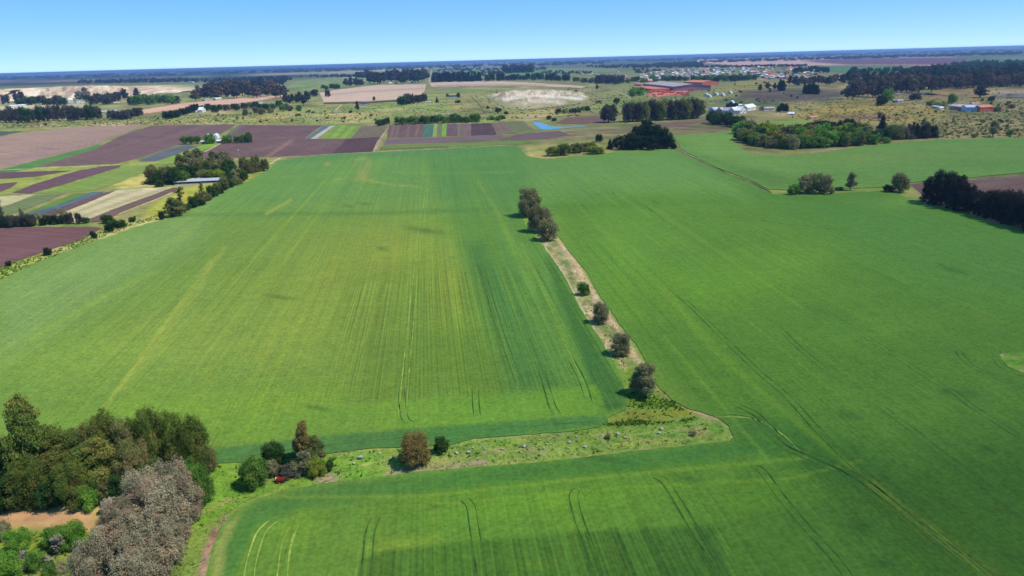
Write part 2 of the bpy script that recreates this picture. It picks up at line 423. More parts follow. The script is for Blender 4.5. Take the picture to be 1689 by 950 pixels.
    pp([(1335, 249), (1420, 236), (1425, 242), (1340, 255)], 2, (178, 148, 118), 0.8)
    pp([(1265, 311), (1500, 296), (1520, 334), (1446, 318), (1268, 324)], 3, (134, 148, 74), 0.9)
    pp([(1495, 318), (1535, 318), (1640, 372), (1700, 385), (1700, 375)], 3, (150, 132, 96), 0.9)
    # streaks and bare patches of the valley
    for _ in range(320):
        x = r.uniform(-100, 1800); q = r.uniform(40, 112); yy = hz0(x) + q
        paint(C, blob(P, x, yy, r.uniform(8, 40), r.uniform(.8, 3.2), r.uniform(-.12, .06)), [(176, 160, 112), (98, 116, 60), (122, 142, 72), (150, 122, 92), (186, 166, 130), (92, 96, 66)][r.integers(6)], r.uniform(.45, .85))
    pp([(1225, 150), (1290, 146), (1385, 150), (1392, 160), (1330, 166), (1250, 168), (1215, 162)], 3, (92, 80, 76), 0.8)
    pp([(1300, 194), (1360, 176), (1450, 170), (1560, 180), (1570, 188), (1460, 186), (1390, 196), (1330, 200)], 3, (160, 140, 70), 0.7)
    pp([(1360, 190), (1440, 187), (1480, 193), (1400, 200)], 2, (136, 104, 84), 0.6)
    pp([(1170, 150), (1240, 136), (1300, 138), (1290, 146), (1220, 150), (1180, 160)], 3, (150, 142, 74), 0.7)
    pp([(1195, 162), (1240, 166), (1300, 172), (1290, 178), (1230, 172), (1190, 170)], 2, (82, 104, 58), 0.7)
    pp([(1540, 146), (1600, 146), (1612, 158), (1560, 166), (1530, 160)], 3, (150, 122, 84), 0.7); pp([(1630, 150), (1700, 149), (1700, 156), (1630, 156)], 2, (186, 156, 132), 0.8)
    pp([(-50, 176), (60, 172), (140, 170), (140, 175), (40, 180), (-50, 184)], 2, (212, 196, 176), 0.7)
    C[:, :3] = np.clip(C[:, :3] * np.array([1.34, 1.26, 1.1]), 0, 1)
    return C
def make_land():
    deps = np.concatenate([np.array([0.06, 0.09, 0.13, 0.18, 0.24, 0.31, 0.39]), np.arange(0.48, 12, 0.115), np.arange(12, 48, 0.33), np.arange(48, 89, 4)])
    deps = deps[::-1]                                  # near to far
    az = np.concatenate([np.arange(-180, -44, 6), np.arange(-44, 44, 0.2), np.arange(44, 180, 6)])
    Rr = CAMH / np.tan(np.radians(deps)); a = np.radians(az)
    X = np.outer(Rr, np.sin(a)); Y = np.outer(Rr, np.cos(a)); nr, na = X.shape
    V = np.stack([X.ravel(), Y.ravel(), np.zeros(nr * na)], 1)
    V = np.concatenate([V, [[0, 0, 0]]])
    zc = (V - np.array([0, 0, CAMH])) @ np.array(fwd)
    P = projnp(V); P[zc < 20] = (-5000, 5000)
    C = country_paint(P, V[:, :2])
    i, j = np.meshgrid(np.arange(nr - 1), np.arange(na), indexing='ij'); j2 = (j + 1) % na
    q = np.stack([i * na + j, (i + 1) * na + j, (i + 1) * na + j2, i * na + j2], -1).reshape(-1, 4)
    T = np.concatenate([q[:, [0, 2, 1]], q[:, [0, 3, 2]]])
    k = np.arange(na); T = np.concatenate([T, np.stack([np.full(na, nr * na), k, (k + 1) % na], 1)])
    a_ = V[T[:, 1], :2] - V[T[:, 0], :2]; b_ = V[T[:, 2], :2] - V[T[:, 0], :2]
    fl = (a_[:, 0] * b_[:, 1] - a_[:, 1] * b_[:, 0]) < 0; T[fl] = T[fl][:, ::-1]
    me = np_mesh('ground', V, T.ravel(), 3); set_tone(me, C); me.materials.append(M_LAND)
    link('ground', me)['kind'] = 'structure'
make_land()

# ------------------------------------------------------------------ the great green crop field (a 0.45 m high stand of cereal)
CROPZ = 0.28
CROP = [(-400,640),(-150,520),(0,463),(41,439),(90,421),(137,403),(191,387),(219,375),(274,361),(320,343),(356,323),(383,307),(408,299),(438,283),(460,265),(548,254),(619,251),(674,249),(742,245),(852,240),(857,243),(870,258),(900,262),(922,260),(972,255),(1026,249),(1108,245),(1155,266),(1190,282),(1240,302),(1272,319),(1324,321),(1403,317),(1446,315),(1478,318),(1495,326),(1518,334),(1579,349),(1634,368),(1689,379),(1900,440),(2200,520),(2200,1150),(300,1150),(340,950),(352,900),(366,864),(381,848),(400,832),(422,823),(471,807),(531,797),(612,788),(694,777),(800,769),(889,762),(971,753),(1052,743),(1134,734),(1203,727),(1210,720),(1202,702),(1183,688),(1161,681),(1131,672),(1107,658),(1085,636),(1070,603),(1060,586),(1048,565),(1031,546),(1009,516),(988,486),(971,452),(952,429),(933,406),(920,389),(907,375),(897,354),(884,338),(868,336),(856,350),(866,370),(884,391),(897,406),(916,433),(935,463),(950,493),(969,527),(992,561),(1010,592),(1026,622),(1030,645),(1037,658),(1033,674),(1003,688),(1003,699),(976,706),(943,711),(862,717),(780,723),(743,733),(667,737),(612,739),(536,748),(435,759),(367,763),(300,770),(150,790),(0,800),(-400,830)]
def crop_paint(P, C):
    C[:, :3] = alb(102, 142, 58); C[:, 3] = 0.35
    x, y = P[:, 0], P[:, 1]
    def pp(poly, soft, col, k=1.0, al=None): paint(C, polysoft(P, poly, soft), col, k, al)
    def st(line, wd, col, k=1.0, al=None): paint(C, np.exp(-(segdist(P, line) / wd) ** 2), col, k, al)
    # right and lower parts: deeper green, this side's darker shading painted into the colour
    pp([(905, 330), (1110, 240), (1300, 300), (2300, 300), (2300, 1200), (200, 1200), (350, 860), (800, 775), (1215, 730), (1060, 590), (960, 440)], 22, (80, 124, 46), 0.95)
    pp([(1080, 560), (1400, 500), (2300, 520), (2300, 1200), (1100, 1200), (1215, 740)], 60, (72, 116, 44), 0.8)
    pp([(1250, 320), (1500, 330), (2300, 480), (2300, 620), (1500, 470)], 30, (74, 124, 54), 0.7)
    # far end: cooler, bluish green
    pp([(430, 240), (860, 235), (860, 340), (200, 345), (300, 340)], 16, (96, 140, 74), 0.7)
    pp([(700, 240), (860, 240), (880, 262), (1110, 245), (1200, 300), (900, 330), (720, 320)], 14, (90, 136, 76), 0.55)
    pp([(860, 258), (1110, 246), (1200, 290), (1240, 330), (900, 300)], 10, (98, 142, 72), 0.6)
    st([(440, 268), (560, 258), (700, 252), (850, 244)], 7, (78, 128, 72), 0.55)
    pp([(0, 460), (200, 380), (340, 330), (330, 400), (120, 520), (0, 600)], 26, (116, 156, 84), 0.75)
    # yellower thin crop, centre left
    for (cx, cy, rx, ry, c, k) in [(540, 470, 150, 90, (132, 158, 60), .6), (300, 560, 140, 60, (130, 160, 66), .6), (120, 600, 130, 40, (118, 158, 62), .6),
                                   (660, 430, 90, 70, (136, 156, 58), .6), (740, 470, 24, 40, (154, 154, 66), .7), (735, 520, 30, 60, (128, 146, 58), .6),
                                   (500, 560, 110, 60, (128, 158, 60), .5), (700, 570, 70, 50, (112, 144, 54), .6), (250, 690, 160, 50, (112, 158, 52), .6),
                                   (480, 660, 160, 30, (116, 160, 50), .6), (730, 617, 8, 4, (190, 160, 80), .6), (620, 598, 10, 5, (150, 176, 60), .6), (640, 470, 14, 4, (150, 168, 66), .5),
                                   (598, 286, 9, 13, (146, 150, 80), .6), (592, 295, 14, 3.0, (146, 148, 80), .6), (608, 272, 5, 8, (150, 146, 82), .55), (556, 296, 8, 2, (150, 156, 76), .6),
                                   (540, 270, 5, 3, (160, 158, 80), .6), (595, 262, 12, 2.5, (150, 156, 80), .6),
                                   (1180, 470, 110, 34, (92, 140, 44), .6), (1040, 400, 90, 40, (92, 138, 52), .6), (1300, 430, 90, 26, (94, 140, 48), .6), (1460, 540, 120, 22, (88, 134, 52), .45),
                                   (1500, 330, 50, 12, (104, 146, 62), .6), (1020, 470, 40, 60, (94, 142, 46), .5), (950, 560, 18, 50, (98, 150, 44), .6),
                                   (760, 800, 200, 10, (98, 140, 48), .55), (480, 865, 60, 26, (98, 144, 48), .55), (900, 830, 150, 16, (92, 140, 44), .6), (1260, 820, 90, 30, (86, 132, 42), .6), (660, 900, 60, 12, (112, 146, 52), .6), (880, 930, 40, 10, (116, 152, 50), .6)]:
        paint(C, blob(P, cx, cy, rx, ry, -0.1), c, k)
    # dark band where the drill rows show, and the dark wedge by the strip
    pp([(700, 260), (860, 250), (880, 350), (905, 430), (960, 540), (1020, 640), (835, 648), (800, 560), (770, 440), (735, 330)], 12, (84, 132, 60), 0.6)
    pp([(765, 400), (800, 400), (850, 500), (905, 600), (930, 640), (830, 650), (800, 560)], 12, (72, 118, 56), 0.7)
    pp([(900, 420), (918, 440), (1030, 640), (1032, 672), (985, 684), (975, 640), (950, 560), (912, 470)], 6, (58, 106, 50), 0.8)
    pp([(560, 440), (760, 420), (830, 560), (838, 650), (600, 662), (540, 640)], 20, (104, 138, 52), 0.55)
    pp([(610, 560), (800, 540), (835, 648), (600, 664)], 12, (92, 128, 48), 0.6)
    # rows visible where the drilling runs away from us
    C[:, 3] = np.maximum(C[:, 3], polysoft(P, [(580, 470), (780, 440), (960, 440), (1032, 630), (980, 634), (838, 650), (600, 664), (560, 640)], 8) * 0.95)
    C[:, 3] = np.maximum(C[:, 3], polysoft(P, [(600, 920), (640, 905), (1000, 872), (1200, 862), (1260, 1200), (500, 1200), (560, 960)], 6) * 1.0)
    C[:, 3] = np.maximum(C[:, 3], polysoft(P, [(880, 400), (910, 440), (1034, 650), (1010, 680), (960, 650)], 4) * 0.9)
    pp([(600, 922), (640, 906), (1000, 874), (1180, 866), (1260, 1200), (500, 1200)], 5, (58, 98, 38), 0.75)
    # the headland below the row ends (lighter, drilled crosswise)
    pp([(360, 690), (600, 664), (838, 650), (985, 633), (1000, 680), (860, 700), (620, 712), (360, 735)], 4, (104, 152, 52), 0.65, 0.0)
    # dark dense belts next to the grass strips
    pp([(340, 742), (520, 720), (760, 700), (960, 686), (1005, 690), (1003, 700), (860, 718), (740, 734), (540, 750), (430, 762), (350, 766)], 3, (70, 122, 62), 0.85, 0.0)
    pp([(352, 900), (372, 858), (430, 822), (540, 798), (800, 770), (1200, 728), (1330, 730), (1200, 758), (900, 792), (640, 822), (500, 838), (420, 870), (380, 960), (345, 980)], 8, (60, 112, 52), 0.75, 0.0)
    pp([(345, 1000), (352, 905), (372, 862), (396, 850), (372, 900), (364, 1000)], 6, (140, 158, 88), 0.5)
    pp([(1205, 690), (1300, 690), (1420, 740), (1500, 830), (1380, 800), (1230, 735)], 14, (56, 104, 44), 0.7)
    # the faint swale across the field
    st([(150, 358), (350, 354), (600, 352), (850, 345)], 3.5, (86, 128, 62), 0.75)
    st([(900, 342), (1050, 338), (1200, 330)], 6, (74, 122, 48), 0.6)
    pp([(1120, 252), (1180, 282), (1262, 314), (1240, 320), (1160, 280)], 3, (86, 128, 64), 0.5)
    # long yellow wheelings and seams
    st([(155, 695), (300, 500), (370, 410)], 4, (140, 164, 70), 0.55); st([(200, 640), (330, 480), (350, 430)], 5, (136, 162, 72), 0.5)
    st([(440, 352), (480, 330)], 2.2, (150, 172, 74), 0.7)
    st([(860, 400), (905, 500), (965, 640)], 2.0, (124, 160, 60), 0.6); st([(790, 300), (820, 350), (850, 420)], 3.0, (124, 158, 62), 0.5)
    st([(830, 370), (870, 440), (880, 470)], 3.0, (120, 158, 56), 0.5)
    st([(600, 296), (640, 304), (690, 308)], 1.5, (150, 156, 78), 0.6)
    st([(650, 285), (760, 286), (850, 284)], 1.3, (112, 152, 76), 0.5)
    st([(1090, 470), (1160, 560), (1260, 650), (1380, 750), (1500, 850), (1640, 960), (1700, 1010)], 5, (98, 138, 48), 0.55)
    st([(1440, 800), (1530, 870), (1640, 950), (1700, 1000)], 10, (116, 138, 50), 0.6)
    st([(440, 820), (700, 818), (960, 790), (1330, 755)], 3, (108, 146, 50), 0.5)
    st([(640, 836), (800, 826), (1000, 806), (1300, 790), (1420, 760)], 3, (104, 142, 46), 0.5)
    # dark damp blotches
    for (cx, cy, rx, ry) in [(1415, 870, 24, 12), (1460, 930, 22, 8), (1400, 685, 30, 7), (1628, 742, 8, 5), (1595, 650, 30, 10), (520, 672, 22, 3), (462, 490, 22, 3), (1560, 645, 12, 7),
                             (600, 336, 10, 2), (630, 410, 9, 3), (575, 340, 8, 2), (1570, 445, 28, 3), (700, 380, 30, 4), (1130, 790, 30, 8), (985, 755, 60, 5), (720, 835, 12, 4)]:
        paint(C, blob(P, cx, cy, rx, ry, 0.15), (50, 92, 42), 0.6)
    # thin seams following the drilling on the right
    r = np.random.default_rng(3)
    vp = np.array([715.0, 100.0])
    for _ in range(46):
        a = np.array([r.uniform(700, 2100), r.uniform(640, 1000)]); t0, t1 = sorted(r.uniform(0.15, 0.95, 2)); 
        if t1 - t0 > 0.5: t1 = t0 + 0.5
        st([tuple(a + (vp - a) * t0), tuple(a + (vp - a) * t1)], r.uniform(1.2, 3.2), [(58, 104, 40), (104, 142, 54), (96, 134, 46)][r.integers(3)], r.uniform(0.2, 0.45))
def crop_paint2(P, C):
    crop_paint(P, C); C[:, :3] *= np.array([1.30, 1.16, 1.02])
    k = polysoft(P, [(905, 330), (1110, 240), (1300, 300), (2300, 300), (2300, 700), (1560, 720), (1240, 800), (900, 1000), (200, 1200), (350, 860), (800, 775), (1215, 730), (1060, 590), (960, 440)], 60)[:, None]
    C[:, :3] *= 1 + k * np.array([.34, .24, .1])
    k = np.clip((760 - P[:, 0]) / 160, 0, 1)[:, None] * np.clip((P[:, 1] - 300) / 80, 0, 1)[:, None]
    C[:, :3] *= 1 - k * np.array([0, .09, -.06])
    k = polysoft(P, [(1330, 720), (1480, 760), (1700, 700), (2300, 760), (2300, 1200), (1600, 1200), (1440, 900)], 60)[:, None]
    C[:, :3] *= 1 - k * np.array([.28, .2, .3])
    r = np.random.default_rng(17); vp = np.array([715.0, 100.0])
    for _ in range(52):
        a = np.array([r.uniform(-260, 860), r.uniform(600, 760)]); t0 = r.uniform(0.05, .75); t1 = min(.93, t0 + r.uniform(.12, .4))
        if a[0] < 330: t0 = max(t0, .22)
        w_ = np.exp(-(segdist(P, [tuple(a + (vp - a) * t0), tuple(a + (vp - a) * t1)]) / r.uniform(1.2, 2.6)) ** 2) * r.uniform(.2, .5)
        C[:, :3] *= 1 + w_[:, None] * (np.array([.34, .2, -.12]) if r.random() < .75 else np.array([-.2, -.14, -.1]))
    for l, k, wd_ in [([(160, 690), (262, 548), (345, 430)], .15, 2.6), ([(50, 560), (150, 500), (250, 450)], .2, 4.0), ([(560, 640), (600, 560), (640, 470)], .2, 3.0), ([(400, 720), (440, 640), (500, 520)], .22, 1.8)]:
        C[:, :3] *= 1 + (np.exp(-(segdist(P, l) / wd_) ** 2) * k)[:, None] * np.array([1.1, .7, -.3])
    for _ in range(70):                                    # small thin or weedy spots
        w_ = blob(P, r.uniform(0, 1000), r.uniform(400, 700), r.uniform(3, 12), r.uniform(1.2, 3)) * r.uniform(.3, .8)
        C[:, :3] *= 1 + w_[:, None] * (np.array([.3, .16, -.1]) if r.random() < .6 else np.array([-.3, -.2, -.1]))
    C[:, :3] = np.clip(C[:, :3], 0, 1)
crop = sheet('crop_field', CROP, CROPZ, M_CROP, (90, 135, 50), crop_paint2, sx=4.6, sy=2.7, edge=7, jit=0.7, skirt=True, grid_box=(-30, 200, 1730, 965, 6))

# ------------------------------------------------------------------ wheel tracks pressed into the crop (parts of the field)
M_TRACK = land_mat('track_green', ROWA, patch=0.1, streak=0.1, grain=0.3, psize=8, gsize=0.5, swid=1, slen=6, bstr=0.5)
DK, YL = (66, 104, 42), (156, 178, 78)  # dark tracks: bare soil with the shadow in the ruts painted in
def track(line, col=DK, wd=0.4, z=CROPZ + 0.02): ribbon('wheel_track', line, wd, z, M_TRACK, col, parent=crop, wobble=0.5)
def pair(line, off, col=DK, wd=0.4):
    """two tracks 2 m apart; off is the second one's pixel offset at each point"""
    track(line, col, wd); track([(x + o, y + o2) for (x, y), (o, o2) in zip(line, off)], col, wd)
def pair_w(line, gap=2.0, col=DK, wd=0.4):
    wd *= .85
    X = Gnp(np.array(line, float), CROPZ); d = np.gradient(X, axis=0); d /= np.linalg.norm(d, axis=1)[:, None]
    for s in (-0.5, 0.5):
        Y = X + np.stack([-d[:, 1], d[:, 0]], 1) * gap * s
        track([tuple(p) for p in projnp(np.concatenate([Y, np.full((len(Y), 1), CROPZ)], 1))], col, wd)
pair_w([(1078, 784), (1098, 796), (1120, 830), (1150, 880), (1178, 920), (1205, 965)])
pair_w([(1240, 768), (1258, 778), (1285, 815), (1330, 870), (1372, 915), (1410, 965)])
pair_w([(952, 806), (946, 820), (956, 860), (975, 910), (990, 965)])
pair_w([(765, 823), (776, 835), (782, 870), (792, 930), (795, 965)], wd=0.35)
pair_w([(620, 852), (610, 880), (606, 920), (600, 965)], wd=0.35)
pair_w([(452, 858), (430, 880), (414, 930), (410, 965)], 2.0, YL, 0.35)
pair_w([(486, 866), (472, 900), (464, 965)], 2.0, YL, 0.35)
pair_w([(1215, 668), (1245, 682), (1270, 706), (1300, 732), (1345, 752), (1400, 778), (1450, 812), (1510, 860), (1580, 915), (1650, 975)], 2.1, DK, 0.5)
pair_w([(1195, 680), (1240, 686), (1262, 706), (1290, 734), (1330, 754), (1390, 782), (1440, 818), (1500, 868), (1560, 920), (1610, 965)], 2.1, DK, 0.35)
pair_w([(1200, 564), (1250, 612), (1300, 655), (1345, 705), (1400, 760), (1450, 800), (1520, 858), (1600, 925), (1650, 965)], 2.1, DK, 0.45)
pair_w([(1290, 545), (1320, 575), (1365, 612)], 2.1, DK, 0.35)
pair_w([(1100, 470), (1145, 510), (1200, 564)], 2.1, DK, 0.3)
pair_w([(1450, 668), (1500, 705), (1550, 745), (1620, 800), (1700, 862)], 2.1, DK, 0.35)
pair_w([(1560, 640), (1578, 650), (1600, 668), (1650, 700), (1700, 732)], 2.1, DK, 0.45)
pair_w([(1580, 578), (1590, 592), (1610, 608), (1650, 625), (1700, 640)], 2.1, DK, 0.4)
pair_w([(1642, 576), (1650, 600), (1670, 612), (1700, 622)], 2.6, DK, 0.5)
pair_w([(1340, 500), (1420, 550), (1520, 615), (1560, 640)], 2.1, DK, 0.25)
pair_w([(784, 640), (785, 668), (787, 686)], 2.0, DK, 0.4)
pair_w([(893, 610), (905, 650), (912, 672), (920, 683)], 2.0, DK, 0.4)
pair_w([(940, 590), (960, 628), (972, 665)], 2.0, DK, 0.4)
pair_w([(662, 640), (664, 668), (668, 690), (678, 698)], 2.0, DK, 0.3)
pair_w([(706, 285), (702, 330), (692, 390), (685, 460), (677, 540), (669, 620), (663, 690)], 2.2, YL, 0.3)
pair_w([(860, 640), (830, 560), (805, 480), (780, 400)], 2.2, DK, 0.25)
pair_w([(905, 430), (900, 420)], 2.0, DK, 0.3)
track([(1165, 688), (1240, 690), (1290, 716), (1320, 745)], YL, 0.35)
track([(1186, 356), (1240, 361), (1300, 370), (1400, 380)], DK, 0.6); track([(1010, 315), (1015, 322)], DK, 1.2); track([(1075, 330), (1090, 336)], DK, 1.2)
track([(1540, 432), (1570, 444), (1600, 455)], DK, 0.8); track([(350, 772 - 10), (480, 742), (640, 724), (860, 704), (985, 695)], DK, 0.25)
track([(860, 310), (880, 325)], DK, .5); track([(958, 336), (975, 352)], DK, .6); track([(1062, 338), (1082, 352), (1100, 366)], DK, .5)

# ------------------------------------------------------------------ second crop field, right, and the brown field beyond the hedge
def c2p(P, C):
    c2q(P, C); C[:, :3] *= np.array([1.85, 1.28, 1.15])
def c2q(P, C):
    C[:, :3] = alb(88, 140, 62); C[:, 3] = 0
    paint(C, polysoft(P, [(1112, 222), (1215, 216), (1250, 255), (1350, 262), (1300, 290), (1170, 262)], 9), (98, 148, 70), 0.7)
    paint(C, polysoft(P, [(1340, 255), (1700, 232), (1700, 262), (1400, 275)], 8), (96, 142, 66), 0.7)
    paint(C, polysoft(P, [(1140, 252), (1200, 280), (1270, 308), (1380, 300), (1300, 290), (1180, 262)], 6), (72, 122, 52), 0.7)
    paint(C, blob(P, 1600, 270, 90, 8), (82, 134, 58), 0.7); paint(C, blob(P, 1300, 274, 120, 6), (88, 138, 64), 0.6)
sheet('crop_field', [(1112, 224), (1214, 216), (1206, 230), (1228, 248), (1246, 255), (1298, 257), (1360, 250), (1420, 241), (1475, 236), (1548, 230), (1689, 226), (2000, 215), (2000, 272), (1689, 284), (1582, 294), (1498, 301), (1449, 309), (1374, 312), (1295, 313), (1268, 312), (1240, 298), (1190, 279), (1150, 260), (1122, 245)], 0.4, M_CROP2, (90, 140, 62), c2p, sx=9, sy=3, jit=.5, skirt=True)
ribbon('ditch', [(1112, 244), (1155, 266), (1190, 282), (1240, 302), (1272, 318)], 2.2, 0.03, M_TRACK, (70, 74, 50), kind='structure', wobble=.6)
ribbon('ditch_bank', [(1120, 246), (1160, 266), (1195, 282), (1215, 291)], 1.6, 0.06, M_GRASS, (176, 164, 118), kind='structure', wobble=.8)
def brownp(P, C):
    paint(C, blob(P, 1620, 306, 60, 3, -.1), (160, 124, 108), 0.7); paint(C, blob(P, 1660, 292, 50, 2, -.1), (158, 124, 108), 0.7)
sheet('brown_field', [(1500, 304), (1540, 300), (1591, 298), (1689, 289), (2000, 272), (2000, 420), (1689, 378), (1640, 330), (1600, 322), (1517, 318)], 0.04, soil(-1.2), (128, 98, 84), brownp, sx=9, sy=3)

# ------------------------------------------------------------------ rough grass strips and dirt verges among the crop
def strip_paint(P, C):
    strip_paint0(P, C); C[:, :3] *= 1.15
    k = np.clip((600 - P[:, 0]) / 80, 0, 1)[:, None]; C[:, :3] *= 1 - k * np.array([-.04, .07, -.05])
def strip_paint0(P, C):
    C[:, :3] = alb(132, 156, 70); C[:, 3] = 0
    def pp(poly, soft, col, k=1.0): paint(C, polysoft(P, poly, soft), col, k)
    def st(line, wd, col, k=1.0): paint(C, np.exp(-(segdist(P, line) / wd) ** 2), col, k)
    pp([(350, 760), (560, 748), (640, 745), (640, 785), (420, 825), (340, 880), (300, 960), (240, 1000), (300, 860)], 8, (112, 158, 50), 0.9)
    pp([(300, 880), (400, 835), (470, 806), (380, 845), (340, 950), (300, 960)], 5, (128, 150, 66), 0.7)
    r = np.random.default_rng(9)
    for _ in range(170):
        x = r.uniform(540, 1200); y = 768 - (x - 540) * 0.078 + r.uniform(-22, 20)
        paint(C, blob(P, x, y, r.uniform(4, 16), r.uniform(1.2, 3.5), -.1), [(92, 142, 48), (164, 160, 96), (150, 168, 78), (80, 124, 48), (170, 160, 112), (166, 138, 108)][r.choice(6, p=[.26, .2, .22, .14, .12, .06])], 0.75)
    for _ in range(60):
        x = r.uniform(340, 560); y = 780 + r.uniform(-20, 50)
        paint(C, blob(P, x, y, r.uniform(4, 14), r.uniform(1.2, 4), -.2), [(96, 150, 44), (140, 164, 62), (84, 130, 46), (150, 160, 80)][r.integers(4)], 0.6)
    st([(640, 780), (700, 773), (760, 768), (800, 762)], 5, (172, 148, 122), 0.85)
    pp([(515, 790), (545, 780), (562, 792), (540, 800)], 4, (170, 146, 124), 0.8)
    paint(C, blob(P, 640, 765, 30, 8), (160, 164, 92), .6); paint(C, blob(P, 720, 762, 40, 7), (172, 166, 104), .7)
    st([(780, 724), (862, 718), (943, 712)], 2, (172, 158, 110), 0.6); st([(600, 741), (743, 735)], 2, (158, 160, 90), 0.6); st([(400, 762), (600, 742)], 2, (160, 168, 84), .5)
    st([(940, 758), (1052, 746), (1134, 736)], 4, (166, 146, 108), 0.5); st([(800, 768), (900, 760)], 3, (164, 164, 92), .6)
    # red-brown tussocks near the strips' junction
    pp([(1008, 690), (1040, 676), (1120, 672), (1165, 682), (1060, 700), (1000, 706)], 6, (138, 138, 52), 0.8)
    pp([(1030, 650), (1060, 645), (1100, 660), (1120, 676), (1040, 672)], 5, (124, 152, 52), 0.8)
    st([(980, 706), (1040, 697), (1100, 700), (1150, 690)], 3, (84, 124, 46), 0.7)
    st([(1085, 640), (1110, 660), (1140, 676), (1185, 690), (1205, 708), (1210, 722)], 2.6, (188, 158, 124), 0.85)
    st([(1155, 683), (1180, 690)], 5, (182, 150, 118), 0.7); paint(C, blob(P, 1150, 712, 16, 7), (166, 138, 104), .8); paint(C, blob(P, 1185, 706, 18, 8), (96, 148, 50), .8)
    # the upper, narrow strip: bare sandy earth with grass islands
    pp([(866, 345), (900, 350), (925, 400), (975, 470), (1035, 560), (1062, 600), (1030, 612), (1000, 572), (940, 468), (896, 400)], 3, (216, 184, 146), 0.95)
    for x, y, rx, ry, c in [(915, 398, 12, 9, (116, 138, 66)), (925, 418, 10, 7, (128, 142, 80)), (933, 436, 12, 7, (112, 134, 66)), (940, 452, 7, 3, (120, 140, 70)), (945, 465, 10, 4, (124, 142, 70)),
                            (962, 482, 14, 8, (120, 142, 62)), (972, 500, 10, 6, (130, 140, 74)), (1000, 548, 14, 8, (118, 132, 66)), (995, 540, 9, 7, (128, 144, 70)), (1010, 556, 8, 4, (84, 118, 44)),
                            (1018, 590, 12, 9, (128, 142, 60)), (1042, 600, 16, 10, (124, 152, 52)), (1040, 620, 20, 14, (116, 146, 50)), (884, 372, 10, 8, (120, 128, 70)), (1075, 625, 8, 10, (116, 140, 60))]:
        paint(C, blob(P, x, y, rx, ry, .6), c, 0.95)
    for _ in range(260):
        t = r.uniform(0, 1); x = 900 + t * 135 + r.uniform(-14, 22); y = 400 + t * 205 + r.uniform(-4, 4)
        paint(C, blob(P, x, y, r.uniform(2, 5), r.uniform(1, 2.4), .5), [(150, 128, 96), (112, 136, 60), (206, 182, 148), (104, 126, 58), (134, 148, 76)][r.integers(5)], 0.7)
    st([(897, 406), (935, 463), (969, 527), (1010, 592)], 1.6, (230, 212, 174), 0.9)
    st([(920, 395), (955, 440), (985, 495), (1020, 545)], 2.4, (226, 190, 152), 0.9)
    # dirt farm path, bottom left
    st([(330, 960), (342, 905), (358, 880), (372, 856)], 6, (172, 136, 116), 0.95); paint(C, blob(P, 353, 880, 9, 7), (140, 96, 84), .8)
    st([(372, 856), (400, 834), (440, 818), (520, 800)], 2.0, (172, 156, 116), 0.7); st([(320, 852), (345, 840), (380, 825)], 3, (166, 152, 92), .6)
STRIP = [(352, 757), (435, 755), (536, 744), (612, 735), (667, 733), (743, 729), (780, 719), (862, 713), (943, 707), (976, 702), (1000, 692), (1000, 685), (1028, 670), (1032, 655), (1026, 645), (1020, 622), (1004, 592), (986, 561), (962, 527), (943, 493), (928, 463), (909, 433), (890, 406), (876, 391), (860, 370), (850, 350), (858, 332), (880, 330), (905, 350), (914, 372), (926, 389), (940, 406), (958, 429), (976, 452), (993, 486), (1015, 516), (1037, 546), (1054, 565), (1066, 586), (1078, 603), (1092, 636), (1114, 658), (1136, 668), (1164, 677), (1188, 684), (1208, 700), (1218, 722), (1209, 731), (1136, 738), (1054, 747), (973, 757), (891, 766), (802, 773), (696, 781), (614, 792), (533, 801), (473, 811), (424, 827), (403, 836), (385, 852), (372, 867), (358, 903), (344, 1000), (280, 1000), (300, 900), (330, 840), (340, 800)]
sheet('grass_strip', STRIP, 0.05, M_GRASS, (132, 156, 70), strip_paint, sx=3.2, sy=2.2, edge=5, jit=0.3)
def isl(P, C):
    C[:, :3] = alb(112, 146, 62)
    r = np.random.default_rng(4)
    for _ in range(26): paint(C, blob(P, r.uniform(1650, 1720), r.uniform(580, 618), 6, 2), [(150, 160, 76), (80, 120, 50), (110, 140, 58), (166, 146, 104)][r.integers(4)], .8)
    paint(C, blob(P, 1652, 586, 5, 3), (190, 160, 134), .9); paint(C, blob(P, 1680, 611, 12, 1.6), (180, 150, 120), .8); C[:, :3] *= np.array([1.0, 1.25, .8])
sheet('grass_island', [(1648, 584), (1660, 582), (1700, 579), (1760, 578), (1790, 600), (1740, 640), (1689, 616), (1662, 604), (1652, 592)], CROPZ + 0.03, M_GRASS, (112, 146, 62), isl, sx=3, sy=2, edge=4)

# ------------------------------------------------------------------ the plots of the middle distance
PURPLE, PURP2, BROWN, TAN, LIME, OLIVE, TEAL = (120, 92, 86), (98, 73, 72), (152, 124, 108), (188, 164, 142), (132, 162, 62), (116, 118, 76), (86, 122, 98)
def plot(name, poly, col, ang=0.0, z=0.05, paint_fn=None, mat=None, sx=7, sy=2.4, jit=0.35): return sheet(name, poly, z, mat or soil(ang), col, paint_fn, sx=sx, sy=sy, jit=jit)
def p_left(P, C):
    paint(C, polysoft(P, [(0, 262), (80, 240), (200, 220), (250, 205), (260, 212), (120, 262), (0, 290)], 8), (160, 128, 118), .6)
    r = np.random.default_rng(2)
    for _ in range(24): paint(C, blob(P, r.uniform(0, 200), r.uniform(210, 275), 50, 1.6, -.28), [(140, 112, 104), (172, 142, 128), (168, 140, 112)][r.integers(3)], .5)
plot('ploughed_field', [(-200, 250), (0, 226), (40, 219), (76, 214), (127, 209), (240, 206), (191, 225), (143, 243), (76, 259), (15, 275), (-200, 320)], (170, 138, 118), .9, paint_fn=p_left)
